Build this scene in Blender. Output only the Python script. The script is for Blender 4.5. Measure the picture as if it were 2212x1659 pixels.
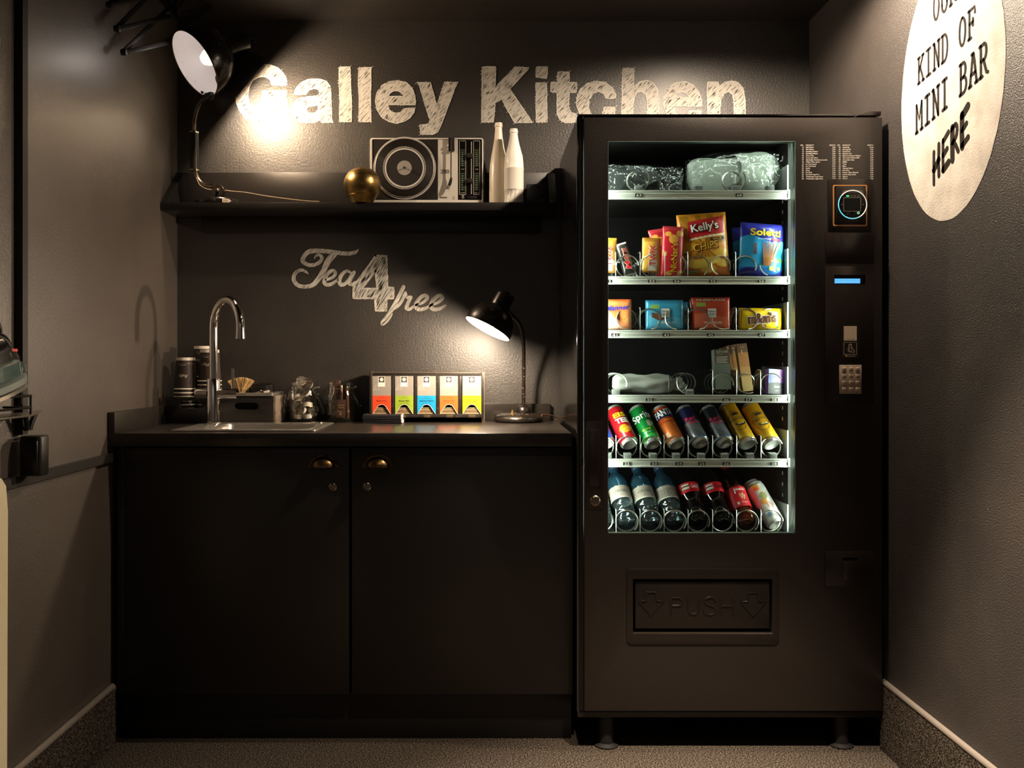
import bpy, bmesh, math, random
from mathutils import Vector, Matrix, Euler, noise
from mathutils.geometry import tessellate_polygon
random.seed(7)
R = math.radians
for o in list(bpy.data.objects):
    bpy.data.objects.remove(o, do_unlink=True)
SC = bpy.context.scene
COL = SC.collection
PI = math.pi

# ------------------------------------------------------------------ camera
# one point perspective: back wall is y = 0, camera looks along +y; the lens is shifted a little
F, CX, CY, DB, EYE = 1966.0, 1045.0, 782.0, 3.205, 1.104
cam_d = bpy.data.cameras.new('camera')
cam = bpy.data.objects.new('camera', cam_d)
COL.objects.link(cam)
cam.location = (0, -DB, EYE)
cam.rotation_euler = (PI / 2, 0, 0)
cam_d.sensor_fit = 'HORIZONTAL'
cam_d.sensor_width = 36
cam_d.lens = F / 2212 * 36
cam_d.shift_x = (1106 - CX) / 2212
cam_d.shift_y = -(829.5 - CY) / 2212
cam_d.clip_start = 0.02
SC.camera = cam
SC.view_settings.view_transform = 'Standard'
SC.view_settings.look = 'None'
SC.view_settings.gamma = 1
SC.view_settings.use_curve_mapping = False
SC.view_settings.exposure = 0.45

# ------------------------------------------------------------------ world: a windowless room
W = bpy.data.worlds.new('world')
SC.world = W
W.use_nodes = True
W.node_tree.nodes['Background'].inputs[0].default_value = (1.0, 0.82, 0.66, 1)
W.node_tree.nodes['Background'].inputs[1].default_value = 0.01

# light levels of the room's lamps and the added fill (each lamp is built further down, with its fixture)
WARM = (1.0, 0.79, 0.57)
P_SCISSOR, P_DESK, P_SPOT, P_LED = 12.0, 18.0, 170.0, 72.0
P_SHELF = 0.16
SC.cycles.transparent_max_bounces = 32

def lamp_light(name, kind, loc, power, color, parent=None, radius=0.02, rot=None, angle=None, blend=0.4):
    d = bpy.data.lights.new(name, kind)
    d.energy = power
    d.color = color
    d.shadow_soft_size = radius
    if kind == 'SPOT':
        d.spot_size = angle
        d.spot_blend = blend
    o = bpy.data.objects.new(name, d)
    COL.objects.link(o)
    o.location = loc
    if rot is not None:
        o.rotation_euler = rot
    if parent is not None:
        o.parent = parent
    return o

# ------------------------------------------------------------------ helpers
def P(px, py, D):
    return Vector(((px - CX) * D / F, D - DB, EYE - (py - CY) * D / F))

def lin(h):
    if not isinstance(h, str):
        return h
    h = h.lstrip('#')
    out = []
    for i in (0, 2, 4):
        c = int(h[i:i + 2], 16) / 255
        out.append(c / 12.92 if c <= 0.04045 else ((c + 0.055) / 1.055) ** 2.4)
    return tuple(out)

MATS = {}
def M(name, col='808080', rough=0.5, metal=0.0, spec=0.5, coat=0.0, emis=None, es=0.0, trans=0.0, ior=1.45,
      bump=None, var=None, attr=False, alpha=1.0, scale_vec=None):
    if name in MATS:
        return MATS[name]
    m = bpy.data.materials.new(name)
    m.use_nodes = True
    nt = m.node_tree
    b = nt.nodes['Principled BSDF']
    c = lin(col)
    b.inputs['Base Color'].default_value = (*c, 1)
    b.inputs['Roughness'].default_value = rough
    b.inputs['Metallic'].default_value = metal
    b.inputs['Specular IOR Level'].default_value = spec
    b.inputs['Coat Weight'].default_value = coat
    b.inputs['Coat Roughness'].default_value = max(0.03, rough * 0.7)
    b.inputs['Transmission Weight'].default_value = trans
    b.inputs['IOR'].default_value = ior
    b.inputs['Alpha'].default_value = alpha
    if emis:
        b.inputs['Emission Color'].default_value = (*lin(emis), 1)
        b.inputs['Emission Strength'].default_value = es
    tc = None
    if bump or var:
        tc = nt.nodes.new('ShaderNodeTexCoord').outputs['Object']
        if scale_vec:
            mp = nt.nodes.new('ShaderNodeMapping')
            mp.inputs['Scale'].default_value = scale_vec
            nt.links.new(tc, mp.inputs['Vector'])
            tc = mp.outputs[0]
    if attr:
        a = nt.nodes.new('ShaderNodeVertexColor')
        a.layer_name = 'Col'
        nt.links.new(a.outputs['Color'], b.inputs['Base Color'])
    if var:                                       # (noise scale, other colour, low, high)
        n = nt.nodes.new('ShaderNodeTexNoise')
        n.inputs['Scale'].default_value = var[0]
        n.inputs['Detail'].default_value = 5
        r = nt.nodes.new('ShaderNodeMapRange')
        r.inputs['From Min'].default_value = var[2]
        r.inputs['From Max'].default_value = var[3]
        mx = nt.nodes.new('ShaderNodeMix')
        mx.data_type = 'RGBA'
        nt.links.new(tc, n.inputs['Vector'])
        nt.links.new(n.outputs['Fac'], r.inputs['Value'])
        nt.links.new(r.outputs['Result'], mx.inputs['Factor'])
        if attr:
            nt.links.new(a.outputs['Color'], mx.inputs['A'])
        else:
            mx.inputs['A'].default_value = (*c, 1)
        mx.inputs['B'].default_value = (*lin(var[1]), 1)
        nt.links.new(mx.outputs['Result'], b.inputs['Base Color'])
    if bump:                                      # (noise scale, strength, distance)
        n = nt.nodes.new('ShaderNodeTexNoise')
        n.inputs['Scale'].default_value = bump[0]
        n.inputs['Detail'].default_value = 4
        bp = nt.nodes.new('ShaderNodeBump')
        bp.inputs['Strength'].default_value = bump[1]
        bp.inputs['Distance'].default_value = bump[2]
        nt.links.new(tc, n.inputs['Vector'])
        nt.links.new(n.outputs['Fac'], bp.inputs['Height'])
        nt.links.new(bp.outputs['Normal'], b.inputs['Normal'])
    MATS[name] = m
    return m

def thin_glass(name, tint=(1, 1, 1), rough=0.0, amount=1.0, ior=1.45, bump=None, haze=0.0, haze_col=(0.8, 0.8, 0.8)):
    """clear sheet: transparent with fresnel reflection, no refraction; haze = scattering film"""
    if name in MATS:
        return MATS[name]
    m = bpy.data.materials.new(name)
    m.use_nodes = True
    nt = m.node_tree
    for n in list(nt.nodes):
        nt.nodes.remove(n)
    out = nt.nodes.new('ShaderNodeOutputMaterial')
    tr = nt.nodes.new('ShaderNodeBsdfTransparent')
    tr.inputs[0].default_value = (*tint, 1)
    gl = nt.nodes.new('ShaderNodeBsdfGlossy')
    gl.inputs['Roughness'].default_value = rough
    fr = nt.nodes.new('ShaderNodeFresnel')
    geo = nt.nodes.new('ShaderNodeNewGeometry')       # same reflectance from either side of the sheet
    md = nt.nodes.new('ShaderNodeMath')
    md.operation = 'MULTIPLY_ADD'
    md.inputs[1].default_value = 1 / ior - ior
    md.inputs[2].default_value = ior
    nt.links.new(geo.outputs['Backfacing'], md.inputs[0])
    nt.links.new(md.outputs[0], fr.inputs['IOR'])
    mul = nt.nodes.new('ShaderNodeMath')
    mul.operation = 'MULTIPLY'
    mul.use_clamp = True
    mul.inputs[1].default_value = amount
    mix = nt.nodes.new('ShaderNodeMixShader')
    nt.links.new(fr.outputs[0], mul.inputs[0])
    nt.links.new(mul.outputs[0], mix.inputs[0])
    base = tr.outputs[0]
    if haze:
        df = nt.nodes.new('ShaderNodeBsdfDiffuse')
        df.inputs[0].default_value = (*haze_col, 1)
        m2 = nt.nodes.new('ShaderNodeMixShader')
        m2.inputs[0].default_value = haze
        nt.links.new(tr.outputs[0], m2.inputs[1])
        nt.links.new(df.outputs[0], m2.inputs[2])
        base = m2.outputs[0]
    nt.links.new(base, mix.inputs[1])
    nt.links.new(gl.outputs[0], mix.inputs[2])
    if bump:
        tc = nt.nodes.new('ShaderNodeTexCoord')
        n = nt.nodes.new('ShaderNodeTexNoise')
        n.inputs['Scale'].default_value = bump[0]
        n.inputs['Detail'].default_value = 3
        bp = nt.nodes.new('ShaderNodeBump')
        bp.inputs['Strength'].default_value = bump[1]
        bp.inputs['Distance'].default_value = bump[2]
        nt.links.new(tc.outputs['Object'], n.inputs['Vector'])
        nt.links.new(n.outputs['Fac'], bp.inputs['Height'])
        nt.links.new(bp.outputs['Normal'], gl.inputs['Normal'])
        nt.links.new(bp.outputs['Normal'], fr.inputs['Normal'])
    nt.links.new(mix.outputs[0], out.inputs[0])
    MATS[name] = m
    return m

ORIG = {}

def tag(o, label=None, cat=None, group=None, kind=None):
    if label: o['label'] = label
    if cat: o['category'] = cat
    if group: o['group'] = group
    if kind: o['kind'] = kind
    return o

def thing(name, label, cat, loc=(0, 0, 0), group=None, kind=None):
    o = bpy.data.objects.new(name, None)
    o.empty_display_size = 0.02
    COL.objects.link(o)
    o.location = loc
    ORIG[o] = Vector(loc)
    return tag(o, label, cat, group, kind)

def dup(root, loc=None, rot=None, label=None, name=None):
    def cp(o, par):
        c = o.copy()
        COL.objects.link(c)
        c.parent = par
        for ch in [x for x in CHILD.get(o, [])]:
            n = cp(ch, c)
            CHILD.setdefault(c, []).append(n)
        return c
    r = cp(root, None)
    if loc is not None: r.location = loc
    if rot is not None: r.rotation_euler = rot
    if label: r['label'] = label
    return r

CHILD = {}

class MB:
    """collects shapes, then links them as one mesh object"""
    def __init__(self):
        self.v, self.f, self.c = [], [], []
    def add(self, verts, faces, col=None):
        k = len(self.v)
        self.v += [Vector(p) for p in verts]
        self.f += [tuple(i + k for i in fc) for fc in faces]
        if col is not None:
            self.c += [col] * len(verts) if not isinstance(col, list) else col
        return self
    def box(self, x0, x1, y0, y1, z0, z1):
        v = [(x, y, z) for x in (x0, x1) for y in (y0, y1) for z in (z0, z1)]
        return self.add(v, [(0, 1, 3, 2), (4, 6, 7, 5), (0, 4, 5, 1), (2, 3, 7, 6), (0, 2, 6, 4), (1, 5, 7, 3)])
    def obox(self, c, ax, ay, az):
        """box from its centre and three half-axis vectors"""
        c, ax, ay, az = Vector(c), Vector(ax), Vector(ay), Vector(az)
        v = [c + ax * i + ay * j + az * k for i in (-1, 1) for j in (-1, 1) for k in (-1, 1)]
        return self.add(v, [(0, 1, 3, 2), (4, 6, 7, 5), (0, 4, 5, 1), (2, 3, 7, 6), (0, 2, 6, 4), (1, 5, 7, 3)])
    def bar(self, a, b, w, t, up=(0, 0, 1)):
        a, b = Vector(a), Vector(b)
        d = (b - a)
        u = Vector(up)
        s = d.cross(u)
        if s.length < 1e-6: s = d.cross(Vector((1, 0, 0)))
        s.normalize()
        u2 = s.cross(d).normalized()
        return self.obox((a + b) / 2, d / 2, s * w / 2, u2 * t / 2)
    def lathe(self, prof, n=24, mat=None, a0=0.0, a1=2 * PI, cap=True):
        mat = mat or Matrix()
        full = abs(a1 - a0 - 2 * PI) < 1e-6
        m = n if full else n + 1
        v, f = [], []
        for (r, z) in prof:
            for i in range(m):
                a = a0 + (a1 - a0) * i / n
                v.append(mat @ Vector((r * math.cos(a), r * math.sin(a), z)))
        for j in range(len(prof) - 1):
            for i in range(n):
                i2 = (i + 1) % m if full else i + 1
                f.append((j * m + i, j * m + i2, (j + 1) * m + i2, (j + 1) * m + i))
        if full and cap:
            if prof[0][0] > 1e-5: f.append(tuple(reversed(range(m))))
            if prof[-1][0] > 1e-5: f.append(tuple((len(prof) - 1) * m + i for i in range(m)))
        return self.add(v, f)
    def cyl(self, a, b, r, r2=None, n=16):
        a, b = Vector(a), Vector(b)
        d = b - a
        q = Vector((0, 0, 1)).rotation_difference(d).to_matrix().to_4x4()
        q.translation = a
        return self.lathe([(r, 0), (r if r2 is None else r2, d.length)], n, q)
    def tube(self, pts, r, n=8, closed=False, flat=1.0):
        pts = [Vector(p) for p in pts]
        k = len(pts)
        rs = r if isinstance(r, (list, tuple)) else [r] * k
        v, f = [], []
        prev = None
        for i, p in enumerate(pts):
            if closed: t = pts[(i + 1) % k] - pts[i - 1]
            else: t = pts[min(i + 1, k - 1)] - pts[max(i - 1, 0)]
            t.normalize()
            if prev is None:
                s = t.cross(Vector((0, 0, 1)))
                if s.length < 1e-4: s = t.cross(Vector((1, 0, 0)))
            else:
                s = prev - t * prev.dot(t)
            s.normalize()
            prev = s
            u = t.cross(s)
            for j in range(n):
                a = 2 * PI * j / n
                v.append(p + s * math.cos(a) * rs[i] + u * math.sin(a) * rs[i] * flat)
        for i in range(k if closed else k - 1):
            i2 = (i + 1) % k
            for j in range(n):
                j2 = (j + 1) % n
                f.append((i * n + j, i * n + j2, i2 * n + j2, i2 * n + j))
        if not closed:
            f.append(tuple(reversed(range(n))))
            f.append(tuple((k - 1) * n + j for j in range(n)))
        return self.add(v, f)
    def sphere(self, c, r, n=16, m=10, sz=1.0):
        prof = [(r * math.sin(PI * i / m), -r * sz * math.cos(PI * i / m)) for i in range(m + 1)]
        return self.lathe(prof, n, Matrix.Translation(Vector(c)))
    def prism(self, loops, fn0, fn1=None):
        """polygon with holes; fn0/fn1 map 2d points to the front and back face (no fn1 = flat print)"""
        loops = [list(l) for l in loops]
        flat = [p for l in loops for p in l]
        tris = tessellate_polygon([[Vector((p[0], p[1], 0)) for p in l] for l in loops])
        n = len(flat)
        v = [fn0(*p) for p in flat]
        f = [tuple(t) for t in tris]
        if fn1:
            v += [fn1(*p) for p in flat]
            f += [tuple(i + n for i in reversed(t)) for t in tris]
            k = 0
            for l in loops:
                m = len(l)
                for i in range(m):
                    j = (i + 1) % m
                    f.append((k + i, k + j, k + j + n, k + i + n))
                k += m
        return self.add(v, f)
    def ribbon(self, pts, w, fn, cap=True):
        """flat brush stroke through 2d points; w is a width or one per point"""
        k = len(pts)
        ws = w if isinstance(w, (list, tuple)) else [w] * k
        L, Rr = [], []
        for i in range(k):
            x0, y0 = pts[max(i - 1, 0)]
            x1, y1 = pts[min(i + 1, k - 1)]
            dx, dy = x1 - x0, y1 - y0
            l = math.hypot(dx, dy) or 1
            nx, ny = -dy / l, dx / l
            x, y = pts[i]
            L.append((x + nx * ws[i] / 2, y + ny * ws[i] / 2))
            Rr.append((x - nx * ws[i] / 2, y - ny * ws[i] / 2))
        v = [fn(*p) for p in L] + [fn(*p) for p in Rr]
        f = [(i, i + 1, k + i + 1, k + i) for i in range(k - 1)]
        self.add(v, f)
        if cap:
            for e, d in ((0, 1), (k - 1, -1)):
                x, y = pts[e]
                x2, y2 = pts[e + d] if k > 1 else pts[e]
                a0 = math.atan2(y - y2, x - x2)
                r = ws[e] / 2
                q = [fn(x + r * math.cos(a0 + PI * (t / 6 - 0.5)), y + r * math.sin(a0 + PI * (t / 6 - 0.5))) for t in range(7)]
                self.add(q, [tuple(range(7))])
        return self
    def xf(self, m):
        self.v = [m @ p for p in self.v]
        return self
    def join(self, o, m=None):
        return self.add([(m @ p) if m else p for p in o.v], o.f, list(o.c) if o.c else None)
    def build(self, name, mat, parent=None, label=None, cat=None, group=None, kind=None, bevel=0, seg=2, angle=40, smooth=True, origin=None):
        top = parent
        org = Vector(origin) if origin is not None else (ORIG.get(parent, Vector()) if parent else Vector())
        me = bpy.data.meshes.new(name)
        me.from_pydata([tuple(p - org) for p in self.v], [], self.f)
        if bevel or True:
            bm = bmesh.new()
            bm.from_mesh(me)
            if not self.c:
                bmesh.ops.recalc_face_normals(bm, faces=bm.faces)
            if bevel:
                bmesh.ops.remove_doubles(bm, verts=bm.verts, dist=1e-6)
                ed = [e for e in bm.edges if len(e.link_faces) == 2 and e.calc_face_angle(0) > R(30)]
                bmesh.ops.bevel(bm, geom=ed, offset=bevel, segments=seg, affect='EDGES', profile=0.5, clamp_overlap=True)
            bm.to_mesh(me)
            bm.free()
        if self.c:
            ca = me.color_attributes.new('Col', 'FLOAT_COLOR', 'POINT')
            ca.data.foreach_set('color', [x for c in self.c for x in (*c, 1.0)])
        if smooth:
            me.polygons.foreach_set('use_smooth', [True] * len(me.polygons))
            me.set_sharp_from_angle(angle=R(angle))
        o = bpy.data.objects.new(name, me)
        COL.objects.link(o)
        if mat: me.materials.append(mat)
        if parent:
            o.parent = parent
            CHILD.setdefault(parent, []).append(o)
        elif origin is not None:
            o.location = org
        ORIG[o] = org
        return tag(o, label, cat, group, kind)

def arc(cx, cy, r, a0, a1, n=12, ry=None):
    ry = r if ry is None else ry
    return [(cx + r * math.cos(R(a0 + (a1 - a0) * i / n)), cy + ry * math.sin(R(a0 + (a1 - a0) * i / n))) for i in range(n + 1)]

def rrect(x0, y0, x1, y1, r, n=4):
    return arc(x1 - r, y1 - r, r, 0, 90, n) + arc(x0 + r, y1 - r, r, 90, 180, n) + arc(x0 + r, y0 + r, r, 180, 270, n) + arc(x1 - r, y0 + r, r, 270, 360, n)

def smooth_path(pts, sub=6, closed=False):
    """catmull-rom through 2d or 3d points (tuples)"""
    out = []
    k = len(pts)
    rng = range(k if closed else k - 1)
    for i in rng:
        p0 = pts[(i - 1) % k] if closed or i > 0 else pts[i]
        p1, p2 = pts[i], pts[(i + 1) % k]
        p3 = pts[(i + 2) % k] if closed or i + 2 < k else p2
        for s in range(sub):
            t = s / sub
            out.append(tuple(0.5 * (2 * b + (c - a) * t + (2 * a - 5 * b + 4 * c - d) * t * t + (3 * b - a - 3 * c + d) * t ** 3)
                             for a, b, c, d in zip(p0, p1, p2, p3)))
    if not closed: out.append(tuple(pts[-1]))
    return out

def lerp_list(ws, n):
    out = []
    for i in range(n):
        t = i / (n - 1) * (len(ws) - 1)
        j = min(int(t), len(ws) - 2)
        out.append(ws[j] + (ws[j + 1] - ws[j]) * (t - j))
    return out

TXT = {}
def text2d(s, bold=0.0, res=3, shear=0.0, align='LEFT', space=1.0):
    """vertices and faces of a line of lettering, cap height about 0.7"""
    key = (s, bold, res, shear, space)
    if key not in TXT:
        c = bpy.data.curves.new('t', 'FONT')
        c.body = s
        c.size = 1.0
        c.offset = bold
        c.resolution_u = res
        c.shear = shear
        c.space_character = space
        o = bpy.data.objects.new('t', c)
        me = bpy.data.meshes.new_from_object(o)
        v = [(p.co.x, p.co.y) for p in me.vertices]
        f = [tuple(p.vertices) for p in me.polygons]
        bpy.data.objects.remove(o)
        bpy.data.curves.remove(c)
        bpy.data.meshes.remove(me)
        TXT[key] = (v, f)
    return TXT[key]

def put_text(mb, s, fn, x, y, h=None, w=None, align='C', bold=0.0, shear=0.0, rot=0.0, res=3, col=None, space=1.0):
    """lettering in 2d at x,y (left/centre/right; baseline); h = cap height, w = total width; fn maps 2d to 3d"""
    v, f = text2d(s, bold, res, shear, space=space)
    if not v: return mb
    x0, x1 = min(p[0] for p in v), max(p[0] for p in v)
    sy = (h / 0.72) if h else w / (x1 - x0)
    sx = w / (x1 - x0) if w else sy
    off = {'L': x0, 'C': (x0 + x1) / 2, 'R': x1}[align]
    ca, sa = math.cos(rot), math.sin(rot)
    q = []
    for a, b in v:
        a, b = (a - off) * sx, b * sy
        q.append(fn(x + a * ca - b * sa, y + a * sa + b * ca))
    return mb.add(q, f, col)
# ------------------------------------------------------------------ materials of the room
XL, XR, ZC, YF = -1.0792, 1.146, 2.304, -4.6
paint_l = M('black_wall_paint_lit', '463d36', rough=0.50, spec=1.0, coat=1.0, bump=(150, 0.32, 0.004), var=(5, '4e453d', 0.35, 0.7))  # left wall copy of the paint, base colour raised to imitate lamp glow
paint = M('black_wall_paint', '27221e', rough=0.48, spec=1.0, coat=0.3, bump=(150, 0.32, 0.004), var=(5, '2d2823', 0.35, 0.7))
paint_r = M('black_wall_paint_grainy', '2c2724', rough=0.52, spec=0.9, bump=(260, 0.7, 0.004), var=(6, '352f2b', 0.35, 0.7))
ceil_m = M('black_ceiling_paint', '2b2622', rough=0.5, spec=0.4, bump=(120, 0.2, 0.003))
black_board = M('black_laminate', '1d1a18', rough=0.33, spec=0.5, bump=(300, 0.08, 0.001))
black_top = M('black_worktop_laminate', '26221f', rough=0.28, spec=0.5, bump=(420, 0.06, 0.001), var=(60, '2e2a26', 0.4, 0.65))
black_trim = M('black_trim_paint', '1c1917', rough=0.5, bump=(80, 0.15, 0.002))

def carpet(name, dark, light, mid):
    m = bpy.data.materials.new(name)
    m.use_nodes = True
    nt = m.node_tree
    b = nt.nodes['Principled BSDF']
    b.inputs['Roughness'].default_value = 0.95
    b.inputs['Specular IOR Level'].default_value = 0.1
    tc = nt.nodes.new('ShaderNodeTexCoord')
    n = nt.nodes.new('ShaderNodeTexNoise')
    n.inputs['Scale'].default_value = 240
    n.inputs['Detail'].default_value = 3
    nt.links.new(tc.outputs['Object'], n.inputs['Vector'])
    r = nt.nodes.new('ShaderNodeValToRGB')
    r.color_ramp.elements[0].position = 0.36
    r.color_ramp.elements[0].color = (*lin(dark), 1)
    r.color_ramp.elements[1].position = 0.66
    r.color_ramp.elements[1].color = (*lin(light), 1)
    e = r.color_ramp.elements.new(0.5)
    e.color = (*lin(mid), 1)
    nt.links.new(n.outputs['Fac'], r.inputs['Fac'])
    nt.links.new(r.outputs['Color'], b.inputs['Base Color'])
    bp = nt.nodes.new('ShaderNodeBump')
    bp.inputs['Strength'].default_value = 0.8
    bp.inputs['Distance'].default_value = 0.004
    nt.links.new(n.outputs['Fac'], bp.inputs['Height'])
    nt.links.new(bp.outputs['Normal'], b.inputs['Normal'])
    MATS[name] = m
    return m
carpet_m = carpet('speckled_grey_carpet', '15120f', '6a6055', '352f29')

# ------------------------------------------------------------------ the room shell
T = 0.08
MB().box(XL - T, XR + T, YF, T, -T, 0).build('floor', carpet_m, kind='structure', label='speckled grey carpet floor')
MB().box(XL - T, XR + T, YF, T, ZC, ZC + T).build('ceiling', ceil_m, kind='structure', label='black painted ceiling')
MB().box(XL - T, XR + T, 0, T, 0, ZC).build('wall_back', paint, kind='structure', label='black painted back wall of the niche')
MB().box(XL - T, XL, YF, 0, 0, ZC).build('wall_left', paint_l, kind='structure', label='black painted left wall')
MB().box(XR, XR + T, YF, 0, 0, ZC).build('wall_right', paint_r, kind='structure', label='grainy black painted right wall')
MB().box(XL - T, XR + T, YF - T, YF, 0, ZC).build('wall_front', paint, kind='structure', label='black wall behind the viewer')

def skirting(name, x0, x1, h, y1, xe):
    o = MB().box(x0, x1, YF + 0.01, y1, 0.0, h - 0.012).build(name, carpet_m, kind='structure', label='carpet covered skirting board')
    MB().tube([(xe, YF + 0.01, h - 0.010), (xe, y1 - 0.006, h - 0.010), (xe, y1, h - 0.018)], 0.0085, 10).build(
        'edge_binding', M('grey_carpet_binding', '6e665e', rough=0.8, bump=(300, 0.5, 0.002)), o, label='grey piped binding')
skirting('baseboard_left', XL, XL + 0.014, 0.178, -0.572, XL + 0.0075)
skirting('baseboard_right', XR - 0.014, XR, 0.204, -0.606, XR - 0.0075)
# horizontal rail and vertical batten on the left wall
def wallpt(px, py, side=-1):
    X = XL if side < 0 else XR
    D = X * F / (px - CX)
    return Vector((X, D - DB, EYE - (py - CY) * D / F))
a, b_ = wallpt(62, 1034), wallpt(243, 984)
MB().box(XL, XL + 0.016, -1.75, -0.59, 0.818, 0.842).build('trim_1', black_trim, kind='structure', label='black horizontal rail on the left wall')
MB().box(XL, XL + 0.019, -1.112, -1.088, 0.936, ZC).build('trim_2', black_trim, kind='structure', label='black vertical batten on the left wall')

# ------------------------------------------------------------------ ceiling spotlights above and in front of the niche and added fill lights (out of the frame)
spot_m = M('black_spot_housing', '141312', rough=0.4)
def downlight(loc, power, angle, rx=0.0, ry=0.0, blend=0.5, label='', radius=0.03, color=(1.0, 0.80, 0.60)):
    t = thing('ceiling_spotlight', label, 'spotlight', loc, 'ceiling spotlights in front of the niche')
    x, y, z = loc
    MB().lathe([(0.0, z), (0.045, z), (0.045, z - 0.018), (0.038, z - 0.02), (0.036, z - 0.010), (0.0, z - 0.010)], 24, Matrix.Translation((x, y, 0))).build('housing', spot_m, t)
    MB().lathe([(0.0, z - 0.0105), (0.033, z - 0.0105), (0.033, z - 0.014), (0.0, z - 0.014)], 20, Matrix.Translation((x, y, 0))).build(
        'lens', M('spot_lens', 'fff0dd', emis='ffd9ad', es=8.0), t)
    lamp_light('spot_beam', 'SPOT', (0, 0, -0.03), power, color, t, radius, (rx, ry, 0), angle, blend)
    return t
downlight((0.80, -0.72, ZC), P_SPOT * 0.42, R(168), R(0), R(0), 0.45, 'recessed ceiling spotlight beside the round sign')
downlight((0.62, -1.50, ZC), P_SPOT * 3.4, R(56), R(0), R(0), 0.6, 'recessed ceiling spotlight in front of the vending machine')
downlight((0.10, -1.55, ZC), P_SPOT * 0.75, R(74), R(0), R(0), 0.8, 'recessed ceiling spotlight in front of the counter')
COOL = (1.0, 0.92, 0.86)  # tint of the unseen fill lights added behind the viewer
downlight((-0.45, -3.55, ZC), P_SPOT * 0.38, R(150), R(-25), R(0), 0.8, 'added fill light left behind the viewer', color=COOL)
downlight((0.55, -3.55, ZC), P_SPOT * 0.38, R(150), R(-25), R(0), 0.8, 'added fill light right behind the viewer', color=COOL)

# ------------------------------------------------------------------ chalk lettering
def chalk(name, fill, gap, angle, scale, lo, hi, col='e6e2da'):
    m = bpy.data.materials.new(name)
    m.use_nodes = True
    nt = m.node_tree
    b = nt.nodes['Principled BSDF']
    b.inputs['Roughness'].default_value = 0.8
    b.inputs['Specular IOR Level'].default_value = 0.2
    tc = nt.nodes.new('ShaderNodeTexCoord')
    mp = nt.nodes.new('ShaderNodeMapping')
    mp.inputs['Rotation'].default_value = (0, R(angle), 0)
    mp2 = nt.nodes.new('ShaderNodeMapping')
    mp2.inputs['Scale'].default_value = scale
    n = nt.nodes.new('ShaderNodeTexNoise')
    n.inputs['Scale'].default_value = 1.0
    n.inputs['Detail'].default_value = 2
    r = nt.nodes.new('ShaderNodeMapRange')
    r.inputs['From Min'].default_value = lo
    r.inputs['From Max'].default_value = hi
    mx = nt.nodes.new('ShaderNodeMix')
    mx.data_type = 'RGBA'
    mx.inputs['A'].default_value = (*lin(gap), 1)
    mx.inputs['B'].default_value = (*lin(fill), 1)
    nt.links.new(tc.outputs['Object'], mp.inputs['Vector'])
    nt.links.new(mp.outputs[0], mp2.inputs['Vector'])
    nt.links.new(mp2.outputs[0], n.inputs['Vector'])
    nt.links.new(n.outputs['Fac'], r.inputs['Value'])
    nt.links.new(r.outputs['Result'], mx.inputs['Factor'])
    nt.links.new(mx.outputs['Result'], b.inputs['Base Color'])
    MATS[name] = m
    return m
chalk_hatch = chalk('hatched_chalk', 'cfcac1', '3a3530', 47, (32, 1, 300), 0.36, 0.47)
chalk_line = M('white_chalk_line', 'e8e4dc', rough=0.8, spec=0.2, var=(90, 'c9c4bb', 0.45, 0.7))
chalk_soft = chalk('soft_chalk', 'b9b4ab', '76726b', 55, (25, 1, 160), 0.32, 0.6)
chalk_hatch2 = chalk('loose_hatched_chalk', 'a7a39c', '191715', 60, (22, 1, 260), 0.40, 0.54)

def wall_fn(ox, oy, s, eps=0.0012):
    return lambda x, y: P(ox + x / s, oy + y / s, DB) + Vector((0, -eps, 0))

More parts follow.
